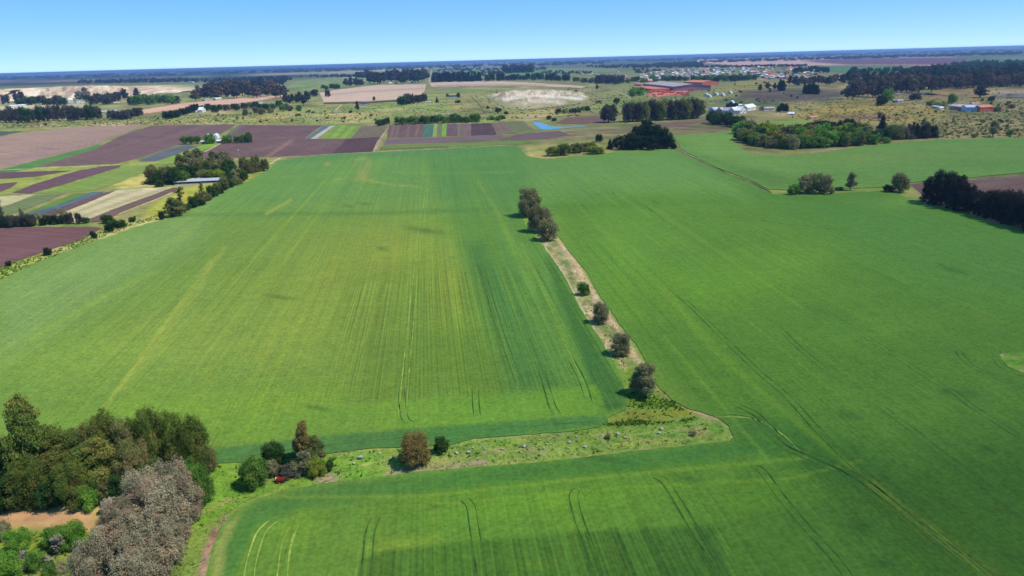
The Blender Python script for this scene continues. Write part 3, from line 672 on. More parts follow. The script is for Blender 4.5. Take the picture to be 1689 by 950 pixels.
def p_big(P, C):
    r = np.random.default_rng(7)
    for _ in range(26): paint(C, blob(P, r.uniform(60, 390), r.uniform(205, 270), 60, 2.0, -.3), [(108, 82, 82), (146, 114, 106), (130, 98, 96), (116, 88, 90)][r.integers(4)], .55)
    paint(C, blob(P, 160, 262, 80, 5, -.2), (122, 96, 90), .6)
plot('ploughed_field', [(250, 207), (392, 205), (372, 216), (356, 226), (303, 236), (229, 261), (191, 270), (120, 273), (50, 276), (120, 252), (165, 241), (205, 222)], (124, 95, 89), .9, paint_fn=p_big)
plot('green_strip', [(165, 238), (143, 244), (51, 267), (5, 279), (-40, 290), (-20, 292), (58, 276), (115, 259), (160, 245)], (96, 134, 70), .9, z=.07)
plot('crop_strip', [(300, 236), (322, 233), (316, 240), (255, 262), (225, 264), (232, 261)], (120, 126, 86), .9, z=.07)
plot('crop_strip', [(303, 240), (330, 240), (296, 254), (256, 266), (228, 266), (262, 252)], (104, 106, 108), .9, z=.09)
plot('crop_strip', [(330, 240), (352, 236), (366, 237), (320, 254), (284, 266), (256, 268)], (136, 168, 60), .9, z=.11)
def p_mid(P, C):
    r = np.random.default_rng(8)
    for _ in range(20): paint(C, blob(P, r.uniform(340, 530), r.uniform(205, 258), 34, 2.0, -.3), [(106, 80, 82), (138, 108, 102), (116, 88, 90)][r.integers(3)], .5)
    paint(C, np.exp(-(segdist(P, [(481, 233), (462, 244), (441, 258)]) / 2.5) ** 2), (164, 124, 108), .8)
    paint(C, polysoft(P, [(380, 206), (402, 206), (366, 234), (352, 236)], 3), (118, 118, 84), .8)
plot('ploughed_field', [(394, 206), (532, 207), (516, 217), (502, 229), (571, 229), (560, 241), (548, 254), (456, 258), (331, 262), (336, 251), (364, 237), (376, 219)], PURPLE, .6, paint_fn=p_mid)
plot('ploughed_field', [(571, 228.5), (629, 225.5), (622, 238), (616, 250), (548, 253.5), (560, 241)], PURP2, .1, z=.07)
plot('crop_strip', [(532, 208), (544, 207.5), (512, 229), (502, 230)], (108, 118, 122), .5, z=.07)
plot('crop_strip', [(544, 207.5), (553, 207), (522, 229), (512, 229)], (190, 184, 164), .5, z=.09)
def p_lime(P, C):
    for k in range(5):
        x = 560 + k * 8.5; paint(C, np.exp(-(segdist(P, [(x, 206), (x - 21, 229)]) / 1.5) ** 2), [(112, 140, 58), (158, 182, 74)][k % 2], .8)
plot('crop_strip', [(553, 207), (596, 208), (588, 217), (579, 227.5), (530, 229)], (134, 160, 62), .5, z=.07, paint_fn=p_lime, sx=3)
plot('crop_strip', [(596, 208), (640, 208), (628, 225.5), (579, 227.5), (588, 217)], (126, 112, 88), .3, z=.07)
cols = [(642, 700, PURPLE, 638, 696), (700, 716, TEAL, 696, 713), (716, 722, (150, 168, 84), 713, 720), (722, 730, (124, 122, 88), 720, 728), (730, 737, (134, 170, 66), 728, 736), (737, 755, (120, 92, 92), 736, 755),
        (755, 759, (122, 132, 84), 755, 759), (759, 777, (134, 106, 100), 759, 777), (777, 810, PURP2, 777, 820)]
for k, (a, b, c, d, e) in enumerate(cols):
    yt = lambda x: 206 - (x - 642) * 0.018; yb = lambda x: 228 - (x - 638) * 0.033
    fn = None
    if k == 0:
        def fn(P, C):
            for x in (650, 658, 676, 690): paint(C, np.exp(-(segdist(P, [(x, 206), (x - 5, 228)]) / 1.8) ** 2), (150, 124, 104), .7)
    plot('crop_strip' if c not in (PURPLE, PURP2) else 'ploughed_field', [(a, yt(a)), (b, yt(b)), (e, yb(e)), (d, yb(d))], c, .05, z=.07 + .01 * (k % 2), paint_fn=fn, sx=3, jit=.15)
plot('ploughed_field', [(638, 229), (740, 226), (830, 222.5), (830, 230), (740, 235), (632, 238.5)], (130, 106, 104), -1.35, z=.05)
plot('crop_strip', [(632, 240), (740, 236.5), (830, 232), (872, 232), (860, 237), (740, 243), (624, 247)], (122, 148, 62), -1.35, z=.07, paint_fn=lambda P, C: (paint(C, np.exp(-(segdist(P, [(630, 240.5), (740, 237), (870, 232)]) / 1.2) ** 2), (128, 118, 84), .8), paint(C, np.exp(-(segdist(P, [(624, 246.5), (740, 242)]) / 1.0) ** 2), (96, 84, 62), .8)), sx=4, sy=1.6)
ribbon('farm_road', [(641, 207), (634, 218), (625, 234), (616, 251)], 5.0, 0.12, M_GRASS, (176, 152, 122), kind='structure')
ribbon('farm_road', [(641, 207), (645, 200), (648, 196)], 4.0, 0.1, M_GRASS, (150, 150, 100), kind='structure')
ribbon('farm_road', [(420, 262), (460, 260.5), (548, 254), (619, 250.5), (742, 244), (852, 238.5)], 4.0, 0.09, M_GRASS, (186, 168, 138), kind='structure')
ribbon('farm_road', [(463, 260), (452, 266), (445, 271)], 3.5, 0.14, M_GRASS, (212, 190, 160), kind='structure')
ribbon('farm_road', [(364, 236), (350, 244), (336, 251)], 3.0, 0.16, M_GRASS, (206, 176, 156), kind='structure')
ribbon('farm_road', [(-20, 281), (60, 278), (190, 272), (300, 266)], 4.0, 0.13, M_GRASS, (196, 192, 136), kind='structure')
plot('ploughed_field', [(810, 203), (828, 201), (850, 219), (822, 222)], (136, 112, 96), .05, z=.06)
plot('meadow_plot', [(828, 201), (862, 199), (880, 213), (852, 219)], (122, 124, 80), .05, z=.06)
plot('ploughed_field', [(822, 231), (854, 221.5), (922, 215.5), (941, 223), (900, 229), (860, 231)], (122, 98, 96), -1.35, z=.09)
plot('ploughed_field', [(915, 203), (936, 193.5), (988, 191.5), (1010, 196), (1000, 203), (930, 205)], (132, 98, 86), -1.35, z=.06)
plot('ploughed_field', [(1060, 205), (1140, 200), (1160, 196), (1170, 199), (1110, 209)], (136, 108, 94), -1.35, z=.09)
# far left plots
plot('meadow_plot', [(-60, 217), (38, 216), (0, 224), (-60, 232)], (92, 96, 82), .9, z=.06)
plot('ploughed_field', [(-200, 288), (0, 284), (118, 281), (60, 291), (-20, 296), (-20, 305), (30, 300), (20, 308), (0, 316), (-200, 322)], (112, 84, 86), 1.2, z=.07)
plot('ploughed_field', [(20, 318), (60, 302), (130, 281), (165, 275), (200, 272), (196, 276), (150, 290), (90, 308), (50, 319)], (114, 84, 88), 1.0, z=.07)
def p_meadow(P, C):
    r = np.random.default_rng(12)
    for _ in range(20): paint(C, blob(P, r.uniform(60, 270), r.uniform(270, 318), 40, 2, -.35), [(128, 156, 62), (150, 160, 84), (112, 140, 66)][r.integers(3)], .6)
plot('meadow_plot', [(90, 312), (150, 291), (200, 276), (285, 268), (262, 276), (230, 286), (180, 306), (150, 315), (50, 320)], (134, 152, 70), 1.0, z=.05, paint_fn=p_meadow)
plot('crop_strip', [(-100, 334), (0, 324), (60, 320), (20, 336), (-20, 348), (-100, 360)], (196, 186, 134), 1.0, z=.07)
plot('crop_strip', [(0, 345), (60, 322), (110, 318), (60, 338), (20, 352), (-60, 370)], (118, 130, 80), 1.0, z=.09)
plot('crop_strip', [(30, 356), (70, 340), (120, 320), (160, 316), (100, 336), (60, 352)], (104, 132, 60), 1.0, z=.11)
plot('crop_strip', [(20, 358), (60, 348), (110, 334), (150, 317), (172, 316), (130, 333), (70, 352), (30, 362)], (92, 110, 116), 1.0, z=.13)
plot('ploughed_field', [(60, 356), (110, 340), (160, 320), (192, 314), (150, 332), (100, 350), (84, 358)], (116, 88, 84), 1.0, z=.15)
def p_straw(P, C):
    for l, c, w_ in [([(120, 352), (190, 324), (235, 313)], (150, 142, 92), 2.5), ([(132, 358), (200, 334), (272, 312)], (150, 138, 96), 2.0)]:
        paint(C, np.exp(-(segdist(P, l) / w_) ** 2), c, .7)
    r = np.random.default_rng(6)
    for _ in range(26): paint(C, blob(P, r.uniform(110, 290), r.uniform(310, 358), 22, 1.3, -.38), [(222, 206, 160), (190, 172, 124), (206, 190, 146)][r.integers(3)], .6)
plot('stubble_plot', [(88, 358), (150, 332), (192, 314), (240, 310), (292, 308), (250, 322), (200, 340), (150, 360), (120, 368)], (206, 190, 144), 1.0, z=.17, paint_fn=p_straw, sx=4, sy=1.8)
plot('ploughed_field', [(150, 360), (200, 340), (250, 322), (285, 309), (298, 310), (262, 326), (200, 350), (176, 364), (150, 366)], (122, 98, 84), 1.0, z=.19)
plot('ploughed_field', [(-200, 385), (0, 377), (60, 374.5), (150, 374), (168, 376), (137, 395), (80, 412), (0, 441), (-200, 510)], (122, 86, 82), 1.2, z=.07, paint_fn=lambda P, C: [paint(C, blob(P, x, y, 60, 5, -.2), c, .4) for x, y, c in [(40, 390, (132, 96, 94)), (90, 400, (118, 84, 84)), (20, 420, (134, 96, 94))]])
ribbon('track_verge', [(298, 311), (262, 327), (200, 351), (180, 362)], 2.0, .22, M_GRASS, (206, 190, 140), kind='structure')
# pale fields of the farther land
def p_tan(P, C):
    paint(C, np.exp(-(segdist(P, [(545, 156), (600, 151), (700, 146)]) / .9) ** 2), (150, 124, 112), .7)
    for a, b in [((690, 143), (684, 155)), ((697, 141), (690, 154)), ((560, 158), (550, 168))]: paint(C, np.exp(-(segdist(P, [a, b]) / 1.3) ** 2), (214, 178, 150), .8)
plot('stubble_field', [(527, 153), (558, 147.5), (624, 140), (703, 139), (700, 150), (695, 156), (660, 164), (600, 167), (534, 168.5)], (220, 186, 156), -1.0, z=.3, paint_fn=p_tan, sx=5, sy=1.3)
plot('bare_field', [(534, 169.5), (600, 168), (660, 165), (660, 167), (600, 170.2), (534, 171.5)], (104, 66, 62), -1.0, z=.34)
plot('stubble_field', [(708, 136.5), (760, 135), (830, 134), (900, 138), (968, 142), (960, 145), (850, 141), (712, 143)], (222, 188, 160), -1.0, z=.3, paint_fn=lambda P, C: paint(C, np.exp(-(segdist(P, [(716, 141.5), (760, 140.5), (830, 140), (900, 141.5)]) / .7) ** 2), (128, 82, 72), .85), sx=5, sy=1.2)
plot('bare_field', [(232, 181), (300, 171), (350, 166), (420, 160), (470, 155), (470, 159), (400, 170), (330, 178), (270, 183), (234, 188)], (226, 176, 146), -1.0, z=.3)
def p_pink(P, C):
    paint(C, polysoft(P, [(1322, 100), (1400, 95.5), (1600, 94), (1600, 104), (1560, 107), (1400, 107), (1345, 103)], 1.2), (124, 84, 92), .95)
plot('ploughed_field', [(1150, 98), (1382, 95), (1570, 93.5), (1600, 97), (1553, 108.5), (1470, 107.5), (1325, 108), (1215, 108), (1150, 103)], (236, 184, 156), -1.3, z=1.0, paint_fn=p_pink, sx=10, sy=1.0)
plot('green_pasture', [(1330, 109.5), (1470, 108.5), (1500, 113), (1470, 119), (1400, 121), (1360, 118)], (104, 140, 82), -1.3, z=1.0, sx=10, sy=1.2)
plot('green_pasture', [(895, 112), (1020, 113), (1015, 119), (950, 120), (905, 118)], (138, 148, 92), -1.3, z=1.0, sx=10, sy=1.2)
plot('green_pasture', [(1625, 95), (1720, 91), (1760, 99), (1660, 100)], (130, 146, 92), -1.3, z=1.0, sx=10, sy=1.2)
plot('green_pasture', [(760, 116), (812, 114), (900, 117), (880, 124), (770, 124)], (110, 150, 72), -1.3, z=.8, sx=8, sy=1.2)
ribbon('country_road', [(712, 110), (711, 120), (709, 128), (708, 136)], 9, .5, M_GRASS, (196, 176, 152), kind='structure', wobble=.1)
ribbon('country_road', [(1004, 147), (1020, 152), (1035, 158), (1041, 164)], 6, .4, M_GRASS, (196, 182, 150), kind='structure', wobble=.1)
ribbon('farm_road', [(774, 156), (790, 172), (798, 186)], 2.6, .3, M_TRACK, (86, 100, 58), kind='structure', wobble=.2)
ribbon('farm_road', [(553, 182), (560, 176), (566, 171)], 4, .3, M_GRASS, (206, 188, 150), kind='structure', wobble=.2)
ribbon('farm_road', [(1290, 171), (1340, 167), (1380, 163), (1395, 161)], 7, .3, M_TRACK, (74, 88, 58), kind='structure', wobble=.5)
ribbon('dark_bank', [(860, 196), (920, 192), (960, 188)], 8, .1, M_TRACK, (92, 92, 62), kind='structure', wobble=.3)
# pond
def pond():
    m, N = new_mat('pond_water')
    b = N.n('ShaderNodeBsdfPrincipled'); o = N.n('ShaderNodeOutputMaterial'); geo = N.n('ShaderNodeNewGeometry')
    b.inputs['Base Color'].default_value = (0.05, 0.20, 0.24, 1); b.inputs['Roughness'].default_value = 0.12
    n = N.noise(N.vmath('MULTIPLY', geo.outputs['Position'], (0.5, 0.5, 0.5)), 1.0, 3.0)
    bn = N.n('ShaderNodeBump'); bn.inputs['Strength'].default_value = 0.15; bn.inputs['Distance'].default_value = 0.05
    N.l(n, bn.inputs['Height']); N.l(bn.outputs[0], b.inputs['Normal']); N.l(b.outputs[0], o.inputs[0])
    sheet('pond_water', [(878, 201), (891, 202), (900, 205), (912, 208.6), (938, 209.2), (966, 208.0), (964, 209.0), (930, 211), (910, 213.4), (894, 214), (886, 209), (880, 204)], .1, m, (60, 120, 150), None, jit=.2)
pond()

# ------------------------------------------------------------------ quarries and the green hill: raised relief
def vnoise(X, Y, sc, seed):
    r = np.random.default_rng(seed); T = r.random((64, 64)); x = X / sc; y = Y / sc
    xi = np.floor(x).astype(int); yi = np.floor(y).astype(int); fx = x - xi; fy = y - yi
    fx = fx * fx * (3 - 2 * fx); fy = fy * fy * (3 - 2 * fy)
    g = lambda a, b: T[a % 64, b % 64]
    return (g(xi, yi) * (1 - fx) + g(xi + 1, yi) * fx) * (1 - fy) + (g(xi, yi + 1) * (1 - fx) + g(xi + 1, yi + 1) * fx) * fy
QP = [(795, 157), (850, 147), (900, 146), (960, 151), (974, 160), (968, 168), (930, 174), (900, 177), (862, 182), (835, 178), (815, 168)]
def qh(P, XY):
    d = segdist(P, QP + [QP[0]]); e = np.clip(d / 11.0, 0, 1) ** 1.3
    a = vnoise(XY[:, 0], XY[:, 1], 34, 1); b = vnoise(XY[:, 0], XY[:, 1], 11, 2); c = vnoise(XY[:, 0], XY[:, 1], 90, 3)
    t = (a * .6 + c * .6 + b * .3); ter = np.floor(t * 5) / 5 + np.clip((t * 5 % 1) * 3 - 1, 0, 1) / 5
    return e * (ter * 15 + b * 2.0)
def qp(P, C):
    qp0(P, C); C[:, :3] = np.clip(C[:, :3] * 1.35, 0, .85)
def qp0(P, C):
    XY = Gnp(P); a = vnoise(XY[:, 0], XY[:, 1], 30, 5); b = vnoise(XY[:, 0], XY[:, 1], 9, 6)
    C[:, :3] = alb(222, 200, 172); e = np.clip(segdist(P, QP + [QP[0]]) / 3.0, 0, 1)
    paint(C, (a > .5) * 1.0, (246, 230, 206), .9); paint(C, (b > .62) * 1.0, (160, 136, 108), .8); paint(C, (a * .5 + b * .5 > .62) * 1.0, (148, 150, 112), .8)
    e2 = np.clip(segdist(P, QP + [QP[0]]) / 7.0, 0, 1); paint(C, np.clip((1 - e2) * 1.7 + (a - .5) * 2.2, 0, 1), (140, 136, 88), .9); paint(C, (1 - e), (150, 144, 96), 1.0); paint(C, blob(P, 940, 150, 30, 4), (152, 148, 104), .8); paint(C, (P[:, 1] > 172) * .8, (176, 164, 118), .6)
    paint(C, np.exp(-(segdist(P, [(830, 168), (880, 168), (960, 165)]) / 1.6) ** 2), (234, 220, 200), .8)
M_ROCK = land_mat('quarry_rock', .4, patch=.15, streak=.1, grain=.35, psize=30, gsize=5, swid=8, slen=30, mottle=.5, mtint=(.62, .58, .5), msize=14, bstr=.6, bdist=1.2)
sheet('quarry_ground', QP, .25, M_ROCK, (198, 176, 148), qp, sx=2.2, sy=.9, edge=4, jit=.6, hfn=qh)
def bank(name, line, h, front, back, mat, painter, n=160, seed=1, rough=.3):
    """a long bank of earth: foot along the pixel line, crest `front` metres behind it, falling away over `back` metres"""
    X = Gnp(np.array(line, float), 0); t = np.linspace(0, 1, len(X)); T = np.linspace(0, 1, n)
    X = np.stack([np.interp(T, t, X[:, 0]), np.interp(T, t, X[:, 1])], 1); d = np.gradient(X, axis=0); d /= np.linalg.norm(d, axis=1)[:, None]
    nr = np.stack([-d[:, 1], d[:, 0]], 1); nr *= np.sign((nr * X).sum(1))[:, None]
    hh = np.interp(T, np.linspace(0, 1, len(h)), h); prof = [(-.02, -.03), (.1, .12), (.3, .3), (.5, .52), (.7, .75), (.85, .92), (1.0, 1.0)]
    rows = []
    for s, z in prof: rows.append((s * front, z))
    for s in (.12, .3, .55, .8, 1.0): rows.append((front + s * back, math.cos(s * math.pi / 2) ** 1.0 if s < 1 else -.03))
    V = []; 
    for i, (s, z) in enumerate(rows):
        Q = X + nr * (s + (rough * front * (vnoise(X[:, 0], X[:, 1], 40, seed + i)[:, None] - .5) if 0 < i < 6 else 0))
        zz = hh * z + (rough * hh * .5 * (vnoise(X[:, 0], X[:, 1], 22, seed + 20 + i) - .5) if 0 < i < 7 else 0)
        V.append(np.concatenate([Q, zz[:, None]], 1))
    V = np.concatenate(V); nrw = len(rows); i, j = np.meshgrid(np.arange(nrw - 1), np.arange(n - 1), indexing='ij')
    q = np.stack([i * n + j, i * n + j + 1, (i + 1) * n + j + 1, (i + 1) * n + j], -1).reshape(-1, 4)
    C = np.ones((len(V), 4)); C[:, 3] = 0; rowi = np.repeat(np.arange(nrw), n); painter(V, C, rowi)
    me = np_mesh(name, V, q.ravel(), 4); set_tone(me, C); me.materials.append(mat); o = link(name, me); o['kind'] = 'structure'
    if np.mean([p.normal.z for p in me.polygons]) < 0: me.flip_normals()
    return o
def pb1(V, C, row):
    pb10(V, C, row); C[:, :3] = np.clip(C[:, :3] * 1.3, 0, .85)
def pb10(V, C, row):
    a = vnoise(V[:, 0], V[:, 1], 35, 8); b = vnoise(V[:, 0], V[:, 1], 16, 9); C[:, :3] = alb(224, 196, 160)
    paint(C, (a > .55) * 1., (246, 226, 196), .9); paint(C, (b > .6) * 1., (168, 138, 118), .7); paint(C, (row > 7) * 1., (128, 132, 96), 1.); paint(C, (row == 7) * 1., (150, 146, 104), .7)
bank('quarry_face', [(-120, 172), (0, 168), (60, 164), (110, 162), (165, 160), (215, 158), (262, 158)], [26, 38, 40, 42, 40, 34, 12], 130, 600, M_ROCK, pb1, 200, 1)
def mound(name, poly, h, soft, col, c2, seed):
    def hf(P, XY):
        d = np.where(inpoly(P, poly), segdist(P, poly + [poly[0]]), 0); t = np.clip(d / soft, 0, 1); return h * t * t * (3 - 2 * t) + 1.2 * t * vnoise(XY[:, 0], XY[:, 1], 60, seed)
    def pf(P, C):
        XY = Gnp(P); a = vnoise(XY[:, 0], XY[:, 1], 110, seed + 1); b = vnoise(XY[:, 0], XY[:, 1], 40, seed + 2); C[:, :3] = alb(*col)
        paint(C, np.clip((a - .45) * 4, 0, 1), c2, .7); paint(C, np.clip((b - .6) * 5, 0, 1), (112, 118, 76), .5); paint(C, 1 - np.clip(segdist(P, poly + [poly[0]]) / 2.0, 0, 1), (134, 136, 88), .8)
    return sheet(name, poly, .15, M_LAND, col, pf, sx=4, sy=.8, edge=4, jit=.3, hfn=hf)
mound('scrub_hill', [(232, 158), (262, 150), (300, 143), (350, 139), (400, 140), (410, 146), (370, 154), (310, 159), (262, 161)], 13, 7, (140, 142, 92), (166, 150, 110), 4)
mound('green_hill', [(462, 147), (476, 138), (505, 131), (560, 127), (620, 126), (640, 131), (615, 139), (570, 146), (520, 151), (480, 151)], 14, 9, (138, 158, 88), (150, 150, 100), 7)
def pb4(V, C, row):
    a = vnoise(V[:, 0], V[:, 1], 20, 38); C[:, :3] = alb(168, 142, 122); paint(C, (a > .5) * 1., (206, 186, 170), .8); paint(C, (a < .25) * 1., (92, 84, 92), .8)
bank('quarry_face', [(1484, 157.5), (1500, 157), (1520, 158), (1537, 157.5)], [2, 5, 5, 1], 14, 40, M_ROCK, pb4, 40, 9)
bank('quarry_face', [(1628, 159), (1650, 161), (1675, 162), (1720, 163)], [3, 9, 10, 8], 16, 60, M_ROCK, pb4, 50, 12)
# ------------------------------------------------------------------ tree shapes
def leaf_mesh(name, lobes, n, size, seed, inner=0.3, flat=0.0, droop=0.0):
    """many small leaf-spray quads spread over and inside a set of lobes (cx,cy,cz,rx,ry,rz)"""
    r = np.random.default_rng(seed); L = np.array(lobes, float)
    area = (L[:, 3] * L[:, 4] + L[:, 3] * L[:, 5] + L[:, 4] * L[:, 5]); p = area / area.sum()
    k = r.choice(len(L), n, p=p)
    d = r.normal(0, 1, (n, 3)); d /= np.linalg.norm(d, axis=1)[:, None]
    # clumps: pull directions towards random tuft directions of each lobe
    nt_ = 60 if n > 10000 else 34; tuft = r.normal(0, 1, (len(L), nt_, 3)); tuft /= np.linalg.norm(tuft, axis=2)[:, :, None]
    pick = tuft[k, r.integers(0, nt_, n)]; d = d * .55 + pick; d /= np.linalg.norm(d, axis=1)[:, None]
    trad = r.uniform(.62, 1.24, (len(L), nt_)); tr = trad[k, r.integers(0, nt_, n)]
    near = (d[:, None, :] * tuft[k]).sum(2); j = near.argmax(1); tr = trad[k, j] * (0.82 + .18 * near.max(1))
    rad = np.where(r.random(n) < inner, r.uniform(.25, .8, n), r.uniform(.82, 1.04, n)) * tr
    rad = np.where(r.random(n) < (.07 if n > 10000 else .02), rad * r.uniform(1.08, 1.4, n), rad)          # sprays standing out of the outline
    C = L[k, :3] + d * L[k, 3:6] * rad[:, None]
    C[:, 2] = np.maximum(C[:, 2], 0.15)
    nor = d / L[k, 3:6]; nor /= np.linalg.norm(nor, axis=1)[:, None]
    nor = nor + r.normal(0, .8, (n, 3)); nor[:, 2] += .25; nor /= np.linalg.norm(nor, axis=1)[:, None]
    a = np.cross(nor, r.normal(0, 1, (n, 3))); a /= np.linalg.norm(a, axis=1)[:, None] + 1e-9; b = np.cross(nor, a)
    s = size * r.uniform(.55, 1.35, n)[:, None]; asp = r.uniform(.3, .7, n)[:, None]
    V = np.stack([C - a * s, C - b * s * asp + nor * s * .15, C + a * s, C + b * s * asp + nor * s * .15], 1)
    V = V.reshape(-1, 3); me = np_mesh(name, V, np.arange(4 * n), 4)
    # tone: one value per spray plus one per tuft, real differences between leaves
    tv = r.random((len(L), nt_)); val = np.clip(.45 * r.random(n) + .55 * tv[k, j], 0, 1)
    c = np.ones((4 * n, 4)); c[:, :3] = np.repeat(val, 4)[:, None]
    at = me.color_attributes.new('leaf', 'FLOAT_COLOR', 'POINT'); at.data.foreach_set('color', c.astype(np.float32).ravel())
    return me
def lobes_for(shape, seed):
    """unit shapes about 10 m tall and 8 to 10 m wide, in metres"""
    r = random.Random(seed); L = []
    u = r.uniform
    if shape == 'euc':          # tall open gum: masses held apart on limbs
        for i in range(30):
            z = 2.2 + 7.0 * (i / 29) + u(-.3, .3); w = (3.6 - 2.2 * abs(z - 5.4) / 4.2) ; a = i * 2.4 + u(-.7, .7); d = w * u(.3, 1.05) if z < 8.8 else u(0, .8)
            q = u(.55, 1.35); L.append((math.cos(a) * d, math.sin(a) * d, z, q * 1.15, q * 1.15, q * .85))
        L.append((0, 0, 5.5, 1.9, 1.9, 2.6))
    elif shape == 'mass':       # broad uneven crown of many small billows
        for i in range(46):
            a = i * 2.4 + u(-.6, .6); t = (i + .5) / 46; z = .9 + 8.0 * t + u(-.5, .5); w = 3.9 * math.sqrt(max(0.05, 1 - ((z - 3.6) / 6.4) ** 2)); d = w * u(.55, 1.08)
            q = u(.5, 1.35); L.append((math.cos(a) * d, math.sin(a) * d, z, q * 1.1, q * 1.1, q * 1.25))
        L.append((0, 0, 4.4, 2.9, 2.9, 4.0))
    elif shape == 'dome':       # dense broad crown down to the ground
        for i in range(20):
            a = i * 2.4 + u(-.4, .4); t = (i + .5) / 20; z = 1.3 + 7.0 * t; w = 3.4 * math.sqrt(max(0.05, 1 - ((z - 3.4) / 6.2) ** 2)); d = w * u(.75, 1.0)
            q = u(1.1, 1.9); L.append((math.cos(a) * d, math.sin(a) * d, z, q, q, q * .9))
        L.append((0, 0, 4.6, 3.2, 3.2, 4.4))
    elif shape == 'bush':
        for i in range(11):
            a = i * 2.4 + u(-.5, .5); t = (i + .5) / 11; z = 2.0 + 5.6 * t; w = 3.9 * math.sqrt(max(0.04, 1 - (z / 9.4) ** 2)); d = w * u(.7, .95)
            q = u(1.3, 2.1); L.append((math.cos(a) * d, math.sin(a) * d, z, q, q, q))
        L.append((0, 0, 3.8, 3.6, 3.6, 4.4))
    elif shape == 'pine':       # narrow, dense, pointed
        for i in range(9):
            z = 1.2 + i * 1.0; q = 2.9 * (1 - i / 11.0) * u(.85, 1.1); L.append((u(-.3, .3), u(-.3, .3), z, q, q, 1.2))
    elif shape == 'wisp':       # thin leaning narrow tree with gaps
        for i in range(9):
            z = 1.5 + i * .95; q = u(.7, 1.3); L.append((u(-1.1, 1.1), u(-1.1, 1.1), z, q, q, q * .9))
    elif shape == 'flat':       # wide low umbrella
        for i in range(16):
            a = i * 2.4; d = 3.6 * math.sqrt((i + .5) / 16); q = u(1.2, 1.7); L.append((math.cos(a) * d, math.sin(a) * d, 7.4 - .16 * d * d + u(-.3, .3), q, q, 1.9))
        L.append((0, 0, 4.2, 3.4, 3.4, 3.4))
    return L
def trunk_mesh(shape, lobes, seed):
    r = random.Random(seed + 77); mb = MB()
    if shape in ('bush', 'flat', 'dome', 'mass'):
        for i in range(3 if shape == 'bush' else 1):
            dx, dy = (r.uniform(-.6, .6), r.uniform(-.6, .6)) if i else (0, 0)
            mb.tube((dx, dy, -.3), (dx * 2, dy * 2, 3.0), .32, .22, 7)
        hub = (0, 0, 3.0)
    else:
        mb.tube((0, 0, -.3), (.1, 0, 1.6), .36, .30, 8); mb.tube((.1, 0, 1.6), (0, .1, 4.2), .30, .22, 8); mb.tube((0, .1, 4.2), (0, 0, 7.6), .22, .09, 7); hub = None
    for (cx, cy, cz, q, _, _) in lobes[:12]:
        z0 = min(7.0, max(1.2, cz * .55)); p0 = (0, 0, z0) if hub is None else (0, 0, min(z0, 3.0))
        mid = (cx * .5 + r.uniform(-.2, .2), cy * .5 + r.uniform(-.2, .2), z0 + (cz - z0) * .6)
        mb.tube(p0, mid, .13, .09, 5); mb.tube(mid, (cx, cy, cz), .09, .04, 5)
    return mb.mesh('trunk')
CR = {}; LOD = {'xd': (38000, .115), 'hd': (20000, .17), 'md': (5200, .30), 'lo': (1100, .62), 'xs': (260, 1.15)}
def crown(shape, var, lod):
    k = (shape, var, lod)
    if k not in CR:
        L = lobes_for(shape, 100 + var * 7 + len(shape)); n, s = LOD[lod]
        if shape == 'wisp': n = int(n * .35); s *= .8
        me = leaf_mesh('crown', L, n, s, 5 + var * 31 + len(shape), inner=.3 if lod != 'xs' else .15)
        me.materials.append(None)
        tm = trunk_mesh(shape, L, var) if lod in ('xd', 'hd', 'md') else None
        if lod in ('lo', 'xs'):             # one mesh: leaves and a plain stem
            mb = MB(); mb.tube((0, 0, -.3), (0, 0, 5.5), .3, .14, 5)
            base = len(me.vertices); V = np.empty(base * 3); me.vertices.foreach_get('co', V); V = V.reshape(-1, 3)
            lf = np.empty(base * 4); me.color_attributes['leaf'].data.foreach_get('color', lf)
            nq = base // 4; tv = [tuple(v) for v in mb.v]; tf = [f for f in mb.f if len(f) == 4]
            V2 = np.concatenate([V, np.array(tv)]); idx = np.concatenate([np.arange(base), (np.array(tf) + base).ravel()])
            me2 = np_mesh('tree', V2, idx, 4); me2.materials.append(None); me2.materials.append(M_BARK)
            mi = np.zeros(nq + len(tf), np.int32); mi[nq:] = 1; me2.polygons.foreach_set('material_index', mi)
            at = me2.color_attributes.new('leaf', 'FLOAT_COLOR', 'POINT'); at.data.foreach_set('color', np.concatenate([lf, np.full(len(tv) * 4, .5)]).astype(np.float32)); me = me2
        CR[k] = (me, tm)
    return CR[k]
M_BARK = plain_mat('bark', alb(128, 108, 92), .9, .3, 2.0)
M_BARK_PALE = plain_mat('pale_bark', alb(190, 176, 156), .9, .2, 2.0)
def A(r, g, b, k=1.0): return tuple(alb(r, g, b) * k)
def Lf(k, *cs): return [tuple(np.array(c) * k) if c else None for c in cs]
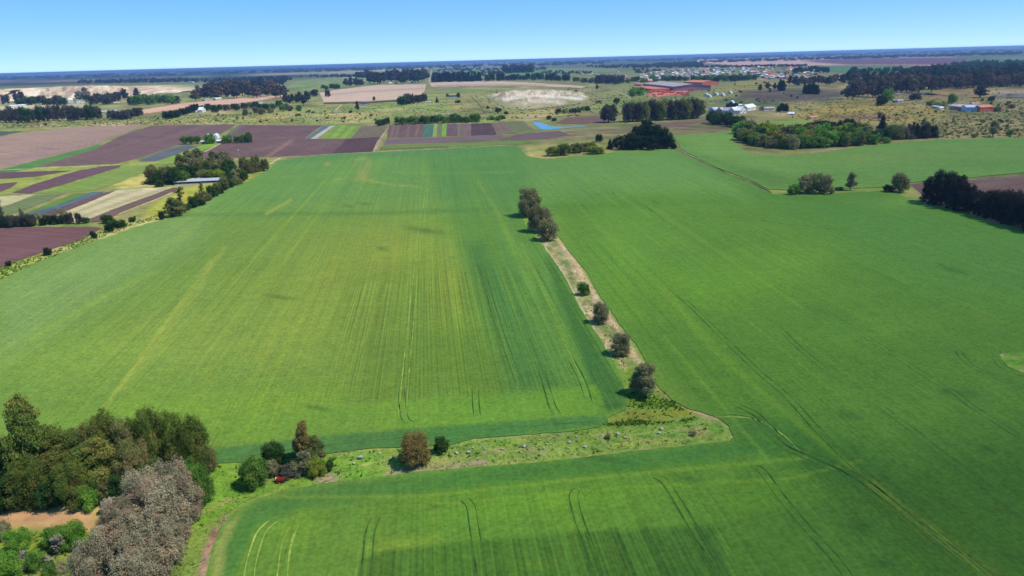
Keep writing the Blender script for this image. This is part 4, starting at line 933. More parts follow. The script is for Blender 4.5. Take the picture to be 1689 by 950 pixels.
LM = dict(
    olive=leaf_mat('olive_gum_leaves', *Lf(2.9, A(66, 86, 38), A(94, 102, 46), A(116, 106, 56)), .35, .30),
    greygum=leaf_mat('grey_pink_gum_leaves', *Lf(2.6, A(106, 101, 80), A(138, 129, 104), A(142, 116, 94)), .22, .28),
    green=leaf_mat('mid_green_leaves', *Lf(2.1, A(68, 98, 42), A(94, 128, 54), A(118, 142, 60)), .3, .35),
    dkgreen=leaf_mat('dark_green_leaves', *Lf(1.75, A(44, 72, 36), A(62, 92, 42), A(84, 104, 50)), .2, .35),
    bright=leaf_mat('bright_green_leaves', *Lf(2.1, A(76, 116, 42), A(100, 140, 54), A(130, 156, 64)), .3, .4),
    yellow=leaf_mat('yellow_green_leaves', *Lf(1.6, A(110, 130, 48), A(140, 150, 58), A(160, 160, 66)), .3, .4),
    rust=leaf_mat('rusty_leaves', *Lf(2.2, A(106, 98, 54), A(128, 112, 66), A(134, 102, 60)), .2, .3),
    brown=leaf_mat('brown_grey_leaves', *Lf(3.0, A(88, 88, 62), A(116, 114, 82), A(106, 96, 74)), .28, .3),
    dark=leaf_mat('dark_grey_leaves', *Lf(2.2, A(58, 58, 46), A(82, 80, 70), A(80, 70, 66)), .12, .3),
    vdark=leaf_mat('deep_green_leaves', *Lf(1.5, A(36, 56, 34), A(50, 72, 38), A(62, 74, 44)), .12, .3),
    grey=leaf_mat('pale_grey_twigs', *Lf(1.4, A(140, 132, 114), A(168, 158, 138), None), .1, .5),
    gum2=leaf_mat('brown_green_gum_leaves', *Lf(2.5, A(74, 88, 48), A(108, 108, 62), A(120, 102, 70)), .3, .3),
    belt=leaf_mat('blackish_grey_leaves', *Lf(1.0, A(54, 56, 50), A(80, 78, 72), A(78, 70, 68)), .1, .3),
    dkbrown=leaf_mat('dark_brown_leaves', *Lf(3.0, A(72, 66, 50), A(94, 84, 66), A(98, 74, 60)), .15, .3),
    far=leaf_mat('far_wood_leaves', *Lf(1.35, A(58, 68, 54), A(78, 84, 64), A(84, 78, 68)), .1, .12),
    fargreen=leaf_mat('far_green_leaves', *Lf(1.1, A(58, 94, 52), A(80, 116, 60), None), .15, .12))
trng = random.Random(21)
SHN = {'euc': 'gum_tree', 'dome': 'broadleaf_tree', 'mass': 'gum_tree', 'bush': 'shrub', 'pine': 'pine_tree', 'wisp': 'thin_tree', 'flat': 'broadleaf_tree'}
WID = {'mass': 9.6, 'euc': 8.2, 'dome': 9.4, 'bush': 10.4, 'pine': 5.8, 'wisp': 3.8, 'flat': 10.0}
HGT = {'mass': 9.8, 'euc': 10.0, 'dome': 9.6, 'bush': 9.0, 'pine': 10.4, 'wisp': 10.2, 'flat': 9.2}
def tree(shape, mat, px, py, hpx, wpx, label, group=None, lod=None, name=None, cat=None, var=None, bark=None, dz=0):
    x, y = G(px, py); z0 = 0.0
    _, y0, zc = proj(x, y, 0); _, y1, _ = proj(x, y, 10.0)
    h = hpx / max(.2, (y0 - y1)) * 10.0; _, y1, _ = proj(x, y, h); h *= hpx / max(.2, y0 - y1)
    wd = wpx * zc / F
    if lod is None: lod = 'hd' if hpx >= 48 else 'md' if hpx >= 22 else 'lo' if hpx >= 9 else 'xs'
    var = trng.randrange(3) if var is None else var
    sx = wd / WID[shape]; sz = h / HGT[shape]; rz = trng.uniform(0, 6.28)
    nm = name or ('dark_broadleaf_tree' if shape == 'dome' and mat in ('dark', 'vdark') else SHN[shape]); ct = cat or ('shrub' if 'shrub' in nm or 'bush' in nm else 'tree')  # same broadleaf dome, only its leaf material is darker
    cm, tm = crown(shape, var, lod)
    sc = (sx * trng.uniform(.94, 1.06), sx * trng.uniform(.94, 1.06), sz)
    if tm is None:
        o = bpy.data.objects.new(nm, cm); COL.objects.link(o); o.location = (x, y, dz); o.scale = sc; o.rotation_euler.z = rz
        o.material_slots[0].link = 'OBJECT'; o.material_slots[0].material = LM[mat]
        return tag(o, label, ct, group)
    e = empty(nm, (x, y, dz), rz); tag(e, label, ct, group)
    c = bpy.data.objects.new('crown', cm); COL.objects.link(c); c.parent = e; c.scale = sc
    c.material_slots[0].link = 'OBJECT'; c.material_slots[0].material = LM[mat]
    if not tm.materials: tm.materials.append(M_BARK)
    t = bpy.data.objects.new('trunk', tm); COL.objects.link(t); t.parent = e; t.scale = sc
    if bark: t.material_slots[0].link = 'OBJECT'; t.material_slots[0].material = bark
    return e
ORD = ['first', 'second', 'third', 'fourth', 'fifth', 'sixth', 'seventh', 'eighth', 'ninth', 'tenth', 'eleventh', 'twelfth', 'thirteenth', 'fourteenth', 'fifteenth', 'sixteenth', 'seventeenth', 'eighteenth', 'nineteenth', 'twentieth']
def row(shape, mats, line, n, h, wd, label, group, jx=3, jy=1.5, jh=.18, **kw):
    """n trees spread along a pixel polyline of their bases"""
    L = [math.hypot(b[0] - a[0], b[1] - a[1]) for a, b in zip(line[:-1], line[1:])]; T = sum(L)
    jx = min(jx, .22 * T / n)
    for i in range(n):
        lb = '%s, %s from the left' % (label, ORD[i]) if n <= 20 and len(label.split()) <= 12 else label
        t = (i + .5 + trng.uniform(-.25, .25)) / n * T; k = 0
        while k < len(L) - 1 and t > L[k]: t -= L[k]; k += 1
        f = min(1, t / L[k]); a, b = line[k], line[k + 1]
        sh = shape if isinstance(shape, str) else trng.choice(shape); m = mats if isinstance(mats, str) else trng.choice(mats)
        s = trng.uniform(1 - jh, 1 + jh)
        tree(sh, m, a[0] + (b[0] - a[0]) * f + trng.uniform(-jx, jx), a[1] + (b[1] - a[1]) * f + trng.uniform(-jy, jy), h * s, wd * trng.uniform(.85, 1.2), lb, group, **kw)

# ---- bottom-left wood (near): tall gum, olive gums, understorey, grey-pink gums
tree('euc', 'olive', 66, 808, 156, 78, 'tallest olive brown gum tree rising at the left end of the near wood', lod='hd', var=0)
tree('wisp', 'brown', 14, 800, 94, 30, 'thin grey-brown tree left of the tallest gum at the picture edge', lod='hd')
nl1 = ['olive gum in the near wood directly in front of the tallest gum', 'olive gum in the near wood just right of the tallest gum', 'brown green gum left of the middle of the near wood back row', 'tall olive gum at the middle of the near wood back row',
       'brown green gum right of the middle of the near wood back row', 'highest olive gum of the right half of the near wood', 'brown green gum, third from the right end of the near wood back row', 'broad olive gum, second from the right end of the near wood back row',
       'olive gum at the left of the near wood front edge', 'brown green gum at the picture edge in the near wood', 'broad olive gum in the middle of the near wood front edge', 'brown green gum behind the pale bush in the near wood',
       'olive gum above the bare red earth in the near wood', 'olive gum at the back left corner of the near wood', 'small brown green gum between the tallest gum and the back row']
g1 = 'olive gum trees of the near wood'; lab1 = 'olive brown gum tree packed in the near wood at the lower left'
for (x, y, h, w_, m) in [(20, 812, 78, 80, 'olive'), (115, 806, 90, 76, 'olive'), (148, 792, 86, 62, 'gum2'), (186, 788, 106, 66, 'olive'), (222, 790, 98, 62, 'gum2'), (258, 786, 112, 66, 'olive'), (292, 782, 96, 62, 'olive'), (322, 784, 92, 60, 'olive'),
                         (60, 836, 76, 74, 'olive'), (-20, 836, 96, 70, 'gum2'), (170, 812, 86, 80, 'olive'), (232, 812, 76, 70, 'gum2'), (128, 834, 74, 68, 'olive'), (-40, 800, 110, 70, 'olive'), (88, 790, 80, 60, 'gum2')]:
    tree('euc' if trng.random() < .45 else 'mass', m, x, y - 4, h, w_ * 1.08, nl1.pop(0), g1, lod='xd')
tree('dome', 'gum2', 345, 780, 46, 34, 'small olive round tree at the right end of the near wood', lod='hd')
nl2 = ['dark green understorey tree, second from the left under the near gums', 'dark green understorey tree above the bare red earth, left part', 'dark green understorey tree left of the grey-pink gums', 'dark green understorey tree, leftmost under the near gums',
       'dark green understorey tree behind the grey-pink gums', 'olive understorey tree beside the bright green shrub at the wood edge', 'dark green understorey tree cut by the left picture edge']
g2 = 'green understorey trees of the near wood'; lab2 = 'dense green tree filling the gaps under the near gum trees'
for (x, y, h, w_, m) in [(30, 838, 50, 70, 'dkgreen'), (90, 838, 44, 60, 'dkgreen'), (200, 826, 44, 56, 'dkgreen'), (0, 838, 60, 60, 'dkgreen'), (250, 816, 50, 60, 'dkgreen'), (180, 830, 40, 50, 'gum2'), (-30, 842, 44, 60, 'dkgreen')]:
    tree('mass', m, x, y - 4, h, w_, nl2.pop(0), g2, lod='hd')
tree('dome', 'green', 336, 832, 66, 48, 'mid green leafy tree on the right flank of the grey-pink gums', lod='hd')
tree('bush', 'green', 318, 805, 44, 50, 'pale green bushy tree between the olive gums and the grey-pink gums', lod='hd')
tree('bush', 'bright', 150, 838, 38, 44, 'bright green shrub at the front edge of the near wood', lod='hd', name='shrub')
tree('bush', 'bright', 112, 834, 20, 18, 'very small vivid green shrub beside the bare red earth', lod='md', name='shrub')
for (x, y, h, w_, l) in [(296, 862, 104, 84, 'topmost grey-pink gum tree standing against the green leafy tree'), (250, 872, 96, 80, 'reddish grey gum tree at the upper left of the grey-pink row'),
                            (276, 896, 100, 96, 'grey-pink gum tree in the middle of the near row'), (206, 905, 76, 70, 'small grey-pink gum tree on the left side of the near row'),
                            (258, 950, 100, 96, 'broad grey gum tree nearest the dirt path'), (204, 962, 96, 96, 'grey-brown gum tree second from the bottom of the near row'),
                            (152, 985, 84, 86, 'grey gum tree cut by the bottom edge, left end of the near row'), (240, 1004, 96, 96, 'grey gum tree mostly below the bottom edge, under the broad grey one')]:
    tree('mass', 'greygum', x, y, h, w_, l, lod='xd', bark=M_BARK_PALE)
for (x, y, h, w_) in [(272, 868, 84, 70), (232, 888, 74, 66), (298, 890, 72, 60), (230, 925, 80, 74), (282, 925, 72, 66), (182, 936, 66, 64), (226, 975, 84, 80), (180, 975, 70, 70)]:
    tree('euc', 'greygum', x, y, h, w_, 'grey-pink gum crowded inside the near row of grey gums', 'gums crowded in the grey-pink row', lod='xd')
for (x, y, h, w_, m, l) in [(35, 908, 36, 46, 'bright', 'vivid green round shrub at the far left near the bottom'), (96, 900, 34, 46, 'green', 'left one of the paired green shrubs below the bare earth'), (124, 902, 40, 50, 'bright', 'right one of the paired green shrubs below the bare earth'),
                            (150, 910, 24, 42, 'bright', 'low light green shrub touching the grey-pink gums'), (14, 955, 46, 60, 'bright', 'green shrub in the bottom left corner'), (60, 940, 34, 40, 'green', 'dull green shrub between the corner shrub and the paired shrubs'),
                            (6, 888, 26, 36, 'brown', 'grey leafless-looking shrub at the left edge below the bare earth'), (84, 960, 30, 34, 'green', 'small green shrub at the bottom left, beside the grey bare one')]:
    tree('bush', m, x, y, h, w_, l, lod='hd' if h > 30 else 'md', name='shrub')
for (x, y, h, w_, l) in [(98, 915, 34, 24, 'pale twiggy tree in front of the paired green shrubs'), (40, 942, 34, 26, 'grey twiggy bare tree near the bottom left corner'), (84, 935, 20, 16, 'small pale twiggy bush at the bottom left'), (182, 850, 22, 30, 'pale grey bush left of the grey-pink gums')]:
    tree('wisp', 'grey', x, y, h, w_, l, lod='md', name='bare_tree', bark=M_BARK_PALE)
# ---- clump on the grass strip
tree('euc', 'rust', 506, 768, 72, 34, 'tall gum tree with rusty red crown, standing in the clump on the grass strip', lod='hd', var=1)
tree('euc', 'rust', 497, 756, 44, 26, 'lower rusty brown gum left of the tall rusty one', lod='md')
tree('euc', 'gum2', 522, 766, 46, 40, 'silver-grey gum tree to the right of the tall rusty one', lod='hd')
tree('euc', 'brown', 505, 780, 34, 40, 'grey gum regrowth at the foot of the tall rusty tree', lod='md')
tree('dome', 'dkgreen', 452, 766, 36, 42, 'round dark green tree at the back left of the strip clump', lod='hd')
tree('dome', 'green', 420, 802, 46, 54, 'round green tree at the front left of the strip clump', lod='hd')
tree('bush', 'brown', 452, 786, 28, 26, 'brownish thin shrub between the two round green trees', lod='md'); tree('bush', 'rust', 460, 782, 16, 16, 'small yellow-brown shrub in the strip clump', lod='md')
tree('bush', 'dark', 474, 788, 20, 32, 'grey-brown low shrub behind the red farm implement', lod='md'); tree('bush', 'brown', 492, 784, 20, 30, 'brown low shrub under the rusty gum', lod='md')
tree('bush', 'yellow', 524, 784, 28, 40, 'yellow-green round shrub on the right of the strip clump', lod='hd'); tree('bush', 'dkgreen', 544, 778, 20, 20, 'small dark shrub at the right end of the strip clump', lod='md')
tree('dome', 'rust', 687, 767, 54, 58, 'large round rust brown tree alone on the grass strip', lod='hd', var=2)
tree('bush', 'dkgreen', 729, 747, 26, 32, 'small dark green bush right of the rust brown tree', lod='md', name='shrub')
tree('bush', 'brown', 1003, 724, 9, 12, 'low dead brown bush among the stones on the strip', lod='md', name='shrub')
tree('bush', 'brown', 1143, 719, 8, 12, 'low brown brush heap near the end of the grass strip', lod='md', name='shrub')
# ---- trees of the narrow upper strip
tree('dome', 'brown', 874, 357, 50, 44, 'farthest and largest grey-brown tree at the tip of the narrow strip', lod='hd')
tree('dome', 'brown', 888, 383, 46, 38, 'second grey-brown tree from the tip of the narrow strip', lod='hd'); tree('dome', 'brown', 897, 376, 36, 34, 'grey-brown tree behind the second one on the narrow strip', lod='md')
tree('dome', 'brown', 903, 397, 36, 38, 'third grey-brown tree from the tip of the narrow strip', lod='md')
tree('bush', 'green', 963, 487, 22, 26, 'small bright green shrub alone on the narrow strip', lod='md', name='shrub')
tree('dome', 'brown', 991, 533, 37, 32, 'grey-brown round tree below the green shrub on the narrow strip', lod='hd')
tree('dome', 'brown', 1024, 586, 39, 38, 'reddish brown round tree in the lower half of the narrow strip', lod='hd')
tree('euc', 'brown', 1062, 654, 54, 50, 'grey-brown gum tree where the narrow strip joins the wide one', lod='hd', bark=M_BARK_PALE); tree('dome', 'brown', 1056, 650, 40, 40, 'grey-brown regrowth beside the gum at the strip junction', lod='md')
# ---- group right of the big field
for (x, y, h, w_, l) in [(1328, 319, 32, 34, 'left'), (1344, 319, 35, 36, 'middle'), (1360, 320, 33, 30, 'right')]:
    tree('mass', 'brown', x, y, h, w_, l + ' one of three grey-brown trees merged in a clump between the green fields', lod='md', bark=M_BARK_PALE)
tree('bush', 'green', 1307, 321, 17, 24, 'olive green shrub at the left foot of the three merged trees', lod='md', name='shrub')
tree('euc', 'brown', 1402, 314, 30, 20, 'slim grey-brown tree standing alone between the green fields', lod='md', bark=M_BARK_PALE); tree('bush', 'dkgreen', 1384, 314, 6, 16, 'very low green bush beside the slim lone tree', lod='lo', name='shrub')
tree('dome', 'brown', 1483, 317, 34, 33, 'round grey-brown tree by the corner of the brown field', lod='md'); tree('bush', 'vdark', 1464, 317, 12, 20, 'low dark shrub left of the round tree by the brown field', lod='lo', name='shrub')
gd = 'dark tree belt by the brown field'; ld = 'dark grey tree in the belt along the brown field'
for (x, y, h, w_) in [(1533, 334, 44, 36), (1552, 338, 56, 40), (1573, 344, 58, 40), (1590, 348, 46, 34), (1606, 352, 40, 34), (1622, 358, 40, 34), (1640, 362, 48, 36), (1658, 368, 48, 36), (1674, 373, 52, 36), (1692, 378, 52, 40), (1712, 384, 54, 40), (1563, 332, 40, 30), (1632, 350, 36, 30), (1665, 358, 44, 34)]:
    tree('mass', 'belt', x, y, h, w_ * 1.1, ld + (', %s from its left end' % ORD[sum(q < x for q in (1533, 1552, 1573, 1590, 1606, 1622, 1640, 1658, 1674, 1692, 1712, 1563, 1632, 1665))]), gd, lod='hd' if h > 45 else 'md')
# ---- hedge along the left edge of the great field
gh = 'trees of the hedge on the left edge of the great field'
for (sh, m, x, y, h, w_, l) in [('bush', 'vdark', 15, 440, 10, 12, 'lowest left dark bush beside the purple field'), ('bush', 'vdark', 80, 421, 13, 17, 'round dark bush second from the left beside the purple field'), ('bush', 'vdark', 155, 393, 12, 14, 'round dark bush at the right corner of the purple field'),
                          ('bush', 'dkgreen', 142, 368, 10, 15, 'small green bush right of the thin tree row'), ('dome', 'dkgreen', 178, 368, 15, 21, 'rounded green tree at the head of the hedge cluster'), ('bush', 'vdark', 181, 383, 15, 17, 'dark bush at the front of the hedge cluster'),
                          ('dome', 'dkgreen', 199, 375, 12, 24, 'wide dark bush at the right of the hedge cluster'), ('bush', 'dkgreen', 186, 375, 13, 22, 'dark bush between the other bushes of the hedge cluster'), ('bush', 'dkgreen', 219, 366, 9, 15, 'small dark bush alone above the hedge cluster'), ('bush', 'vdark', 267, 362, 14, 12, 'small dark round bush at the lower end of the long hedge')]:
    tree(sh, m, x, y, h, w_, l, lod='md' if h > 11 else 'lo', name='shrub')
for (sh, x, y, h, w_, l) in [('euc', 287, 358, 32, 34, 'gum2'), ('wisp', 298, 336, 28, 16, 'gum2'), ('dome', 300, 352, 22, 20, 'gum2'), ('dome', 319, 343, 20, 18, 'dkgreen'), ('dome', 330, 338, 22, 18, 'gum2'), ('wisp', 335, 330, 30, 13, 'gum2'), ('dome', 350, 326, 22, 18, 'dkgreen'), ('dome', 360, 320, 20, 18, 'gum2'),
                             ('dome', 371, 312, 22, 18, 'gum2'), ('dome', 380, 306, 20, 18, 'dkgreen'), ('euc', 388, 303, 24, 18, 'brown'), ('dome', 398, 300, 18, 16, 'dkgreen'), ('dome', 404, 296, 14, 14, 'dkgreen')]:
    tree(sh, l, x, y, h, w_, 'olive green tree in the long hedge on the left edge of the great field', gh, lod='md')
for (x, y, h, w_) in [(402, 283, 26, 16), (412, 286, 24, 20), (423, 284, 28, 20), (437, 282, 22, 18)]:
    tree('dome', 'gum2', x, y, h, w_, 'olive brown tree in the small clump at the upper left corner of the great field', 'small clump at the field corner', lod='md')
row('bush', ['dkgreen', 'gum2'], [(282, 360), (320, 344), (360, 321), (400, 300)], 14, 12, 17, 'low green bush filling the long hedge by the great field', 'bushes filling the long hedge', 2, 1.5, lod='md')
row('dome', ['gum2', 'dkgreen'], [(250, 302), (285, 303)], 4, 26, 26, 'broadleaf tree at the left front of the shed grove', 'left front of the shed grove', 2, 1, lod='md')
row('dome', ['gum2', 'dkgreen'], [(300, 292), (385, 290)], 6, 26, 28, 'broadleaf tree in the heart of the shed grove', 'heart of the shed grove', 2, 2, lod='md')
# grove behind the long shed
gg = 'grove behind the long grey shed'
for (sh, m, x, y, h, w_) in [('euc', 'gum2', 254, 300, 28, 26), ('dome', 'dkgreen', 262, 304, 22, 24), ('dome', 'gum2', 275, 302, 30, 28), ('dome', 'dkgreen', 290, 304, 30, 26), ('euc', 'gum2', 300, 288, 34, 28), ('euc', 'brown', 314, 282, 34, 28), ('euc', 'brown', 328, 276, 32, 28), ('dome', 'green', 303, 303, 24, 26),
                             ('euc', 'gum2', 354, 282, 32, 26), ('euc', 'brown', 373, 286, 38, 30), ('euc', 'brown', 362, 282, 30, 26), ('dome', 'gum2', 338, 286, 22, 24), ('dome', 'dkgreen', 380, 294, 24, 24), ('dome', 'gum2', 392, 297, 20, 20), ('dome', 'dkgreen', 264, 308, 12, 18)]:
    tree(sh, m, x, y, h, w_, 'gum or broadleaf tree in the grove behind the long grey shed', gg, lod='md')
for x, w_ in ((337, 26), (350, 30), (362, 24)): tree('flat', 'yellow' if x != 337 else 'gum2', x, 298, 19, w_, 'low olive yellow spreading tree right behind the long grey shed', 'spreading trees by the long shed', lod='md')
# small farm in the purple field
for i, (x, y, h, w_) in enumerate([(305, 238, 14, 17), (315, 238, 14, 16), (326, 237.5, 14, 17), (346, 237, 17, 18), (351, 237, 11, 10), (375, 236, 14, 20), (392, 236, 13, 14), (401, 235.5, 15, 14), (411, 235.5, 19, 14)]):
    tree('flat' if i < 3 else 'dome', 'green' if i not in (3, 4) else 'bright', x, y, h, w_, 'green shade tree at the small farmhouse among purple fields', 'shade trees round the small farm', lod='md' if h > 13 else 'lo')
# row above the purple field, far left
for (x, y, h, w_) in [(8, 374, 50, 12), (41, 372, 34, 12), (66, 370, 22, 10), (103, 366, 26, 10), (110, 366, 22, 8)]:
    tree('wisp', 'brown', x, y, h * .9, w_, 'thin wispy tree sticking out of the dark row above the purple field', 'wispy trees of the left row', lod='md')
row('dome', ['dark', 'vdark', 'dark'], [(-10, 376), (58, 373)], 7, 19, 16, 'dark tree in the left half of the row above the purple field', 'dark row above the purple field', 2, 1, lod='md')
row('dome', ['dark', 'vdark'], [(64, 371), (134, 369)], 7, 17, 13, 'dark tree in the right half of the row above the purple field', 'dark row above the purple field, right half', 2, 1, lod='md')
# ---- woods just beyond the great field (centre)
for (sh, m, x, y, h, w_, l) in [('dome', 'olive', 912, 257, 16, 28, 'leftmost olive bush of the clump beyond the great field'), ('dome', 'olive', 930, 256, 20, 30, 'olive tree in the clump beyond the great field, beside the leftmost bush'), ('dome', 'gum2', 950, 252, 17, 28, 'tan olive bush in the middle of the clump beyond the great field'),
                               ('dome', 'gum2', 965, 250, 16, 24, 'olive bush right of the tan one beyond the great field'), ('bush', 'yellow', 982, 254, 14, 38, 'wide yellow green thicket beyond the great field, by the dark grove'), ('dome', 'yellow', 975, 250, 17, 22, 'yellow green tree behind the wide thicket'),
                               ('dome', 'vdark', 988, 234, 13, 14, 'small round dark tree standing apart behind the thicket'), ('pine', 'vdark', 1006, 246, 17, 12, 'narrow dark tree left of the dark grove'), ('dome', 'dark', 1014, 244, 18, 12, 'small dark tree touching the dark grove on its left'), ('bush', 'vdark', 1111, 246, 11, 13, 'low dark bush at the right end of the dark grove')]:
    tree(sh, m, x, y, h, w_, l, lod='md')
for (x, y, h, w_) in [(1028, 247, 26, 24), (1042, 246, 30, 26), (1055, 242, 40, 30), (1068, 240, 46, 30), (1080, 242, 40, 28), (1093, 244, 36, 28), (1102, 245, 26, 20), (1050, 247, 24, 26), (1075, 247, 26, 28), (1065, 232, 36, 24)]:
    tree('mass', 'vdark', x, y, h * .92, w_ * 1.2, 'blackish green tree of the dense dark grove beyond the great field', 'dense dark grove', lod='md')
tree('dome', 'dark', 1004, 202, 32, 33, 'lone round grey-green gum left of the long gum row', lod='md')
row('dome', ['dark', 'dark', 'gum2'], [(1030, 201), (1080, 199), (1152, 195)], 13, 34, 26, 'dark grey-green gum in the long row behind the pond', 'long gum row behind the pond', 2, 1, .1, lod='md')
row('dome', 'dkgreen', [(1172, 203), (1200, 207), (1228, 212)], 9, 20, 20, 'dark green tree below the white farm buildings', 'green thicket below the white farm', 3, 2, lod='md')
tree('bush', 'vdark', 1244, 212, 8, 30, 'low dark hedge right of the green thicket below the white farm', lod='lo', name='shrub')
# big wood at the edge of the second green field
gw = 'mixed wood by the second green field'
r5 = random.Random(8)
for i in range(34):
    t = i / 33; x = 1218 + t * 205; yb = 232 + 20 * math.sin(min(1, t * 2.2) * math.pi / 2) - t * 12
    for k in range(2):
        m = r5.choice(['green', 'dkgreen', 'rust' if i < 20 else 'green', 'yellow', 'bright', 'gum2', 'green' if i > 18 else 'brown'])
        yy = yb - k * r5.uniform(6, 20) * (1 if i < 24 else .8) - r5.uniform(0, 3)
        ad = {'green': 'mid green', 'dkgreen': 'dark green', 'rust': 'rusty brown', 'yellow': 'yellow green', 'gum2': 'olive brown', 'bright': 'bright green', 'brown': 'grey brown'}[m]; lb = '%s tree in the %s of the mixed wood, %s from its left' % (ad, 'front' if k == 0 else 'back', ORD[i] if i < 20 else ORD[33 - i].replace('', '') ) if i < 20 else '%s tree in the %s of the mixed wood, %s from its right' % (ad, 'front' if k == 0 else 'back', ORD[33 - i])
        tree(r5.choice(['dome', 'bush', 'dome']), m, x + r5.uniform(-4, 4), yy, r5.uniform(17, 26), r5.uniform(22, 31), lb, gw, lod='md' if k == 0 else 'lo')
for (sh, m, x, y, h, w_, l) in [('dome', 'vdark', 1388, 218, 20, 22, 'leftmost round dark crown on top of the mixed wood'), ('dome', 'vdark', 1400, 216, 22, 24, 'round dark crown beside the leftmost one above the mixed wood'), ('dome', 'vdark', 1410, 218, 18, 18, 'small round dark crown right of the pair above the mixed wood'),
                               ('pine', 'vdark', 1453, 224, 36, 19, 'tall blackish cypress like tree above the mixed wood'), ('wisp', 'dark', 1451, 196, 12, 10, 'dead-looking thin top behind the tall blackish tree'), ('bush', 'yellow', 1449, 226, 13, 12, 'bright yellow flowering shrub in front of the tall dark tree'),
                               ('bush', 'yellow', 1401, 224, 14, 22, 'yellow green shrub in the middle of the mixed wood'), ('wisp', 'brown', 1423, 236, 30, 18, 'bare brown tree with upright twigs in the mixed wood'), ('euc', 'grey', 1400, 240, 17, 26, 'pale bare bush in front of the mixed wood'),
                               ('bush', 'green', 1440, 238, 18, 26, 'green bush right of the bare brown tree'), ('bush', 'bright', 1462, 236, 10, 20, 'bright low bush under the tall dark tree')]:
    tree(sh, m, x, y, h, w_, l, lod='md')
row('dome', ['dkgreen', 'dkgreen', 'vdark'], [(1300, 225), (1340, 215), (1375, 212)], 9, 15, 18, 'dark green crown along the back of the mixed wood', 'back row of the mixed wood', 2, 1)
row('bush', ['dkgreen', 'green'], [(1215, 216), (1290, 216)], 9, 9, 14, 'low green bush of the hedge running into the mixed wood', 'hedge into the mixed wood', 2, 1)
row('dome', ['green', 'gum2', 'yellow', 'dkgreen'], [(1412, 236), (1462, 231)], 7, 20, 24, 'green or olive tree between the mixed wood and the tall dark tree', 'trees at the right end of the mixed wood', 2, 2, lod='md')
row('dome', ['gum2', 'brown', 'dkgreen'], [(1462, 230), (1495, 229)], 7, 22, 18, 'thin brownish tree between the tall dark tree and the black row', 'brownish trees of the wood edge', 2, 1, lod='md')
row('pine', ['dark', 'vdark'], [(1496, 229), (1543, 227)], 9, 25, 15, 'upright black tree in the tight row at the wood edge', 'tight black row at the wood edge', 1.5, .6, lod='md')
tree('euc', 'brown', 1522, 222, 28, 14, 'thin pale-topped tree rising behind the tight black row', lod='md')
tree('euc', 'brown', 1637, 226, 28, 20, 'brownish thin tree alone at the savanna edge by the second field', lod='md'); tree('bush', 'green', 1665, 224, 11, 14, 'round green shrub at the right edge by the second field', lod='lo', name='shrub'); tree('bush', 'gum2', 1606, 227, 7, 13, 'low olive shrub at the savanna edge', lod='lo', name='shrub')
# ---- valley bushes and rows, centre
row('bush', ['green', 'dkgreen', 'green'], [(655, 205.5), (700, 203.5), (790, 201)], 17, 12, 17, 'green bush in the long belt above the striped plots', 'long green belt above the plots', 2, .8, .25)
row('bush', ['green', 'dkgreen'], [(806, 199), (832, 197)], 4, 7, 14, 'small green bush right of the long belt', 'small bushes right of the long belt', 2, 1)
row('bush', 'dkgreen', [(620, 207), (640, 206)], 4, 11, 12, 'dark green bush at the head of the farm road', 'bushes at the head of the farm road', 2, 1)
for (x, y, h, w_, l) in [(921, 187, 9, 11, 'round dark bush above the pond'), (946, 184, 6, 10, 'small bush right of the round one above the pond'), (905, 197, 7, 10, 'bush on the pond bank'), (822, 184, 7, 14, 'wide bush below the big quarry'), (835, 188, 5, 8, 'little bush below the big quarry'), (985, 113 + 34, 8, 6, 'single tree on the rim right of the big quarry'),
                         (1017, 170, 9, 12, 'dark bush right of the ruin by the quarry'), (988, 170, 6, 9, 'brown bush by the small ruin'), (1053, 158, 16, 24, 'bright round tree left of the brick works'), (1043, 160, 15, 14, 'dark tree left of the bright round one'), (914, 200, 6, 10, 'reed clump on the pond shore')]:
    tree('dome', 'bright' if 'bright' in l else 'dkgreen' if 'brown' not in l else 'brown', x, y, h, w_, l, lod='lo')
row('bush', ['dkgreen', 'gum2', 'green'], [(930, 187), (975, 183)], 6, 8, 12, 'bush in the green hollow above the pond', 'bushes in the hollow above the pond', 2, 2)
tree('euc', 'dark', 590, 183, 16, 9, 'tall thin tree beside the house with dark roof', lod='lo'); tree('bush', 'dkgreen', 617, 166, 7, 6, 'small tree on the edge of the pale field', lod='xs')
row('dome', ['dkgreen', 'dkgreen', 'dark'], [(660, 173), (680, 170), (702, 167)], 8, 15, 15, 'dark green tree in the clump by the white caravan', 'dark clump beside the pale field', 2, 1)
tree('bush', 'dkgreen', 755, 170, 5, 12, 'oval bush below the white house on the meadow', lod='xs', name='shrub'); tree('dome', 'dark', 756, 161, 9, 8, 'dark tree right of the white house on the meadow', lod='lo'); tree('dome', 'dark', 738, 160, 6, 6, 'dark tree left of the white house on the meadow', lod='xs'); tree('pine', 'dark', 721, 169, 9, 6, 'dark narrow tree right of the white caravan', lod='xs')
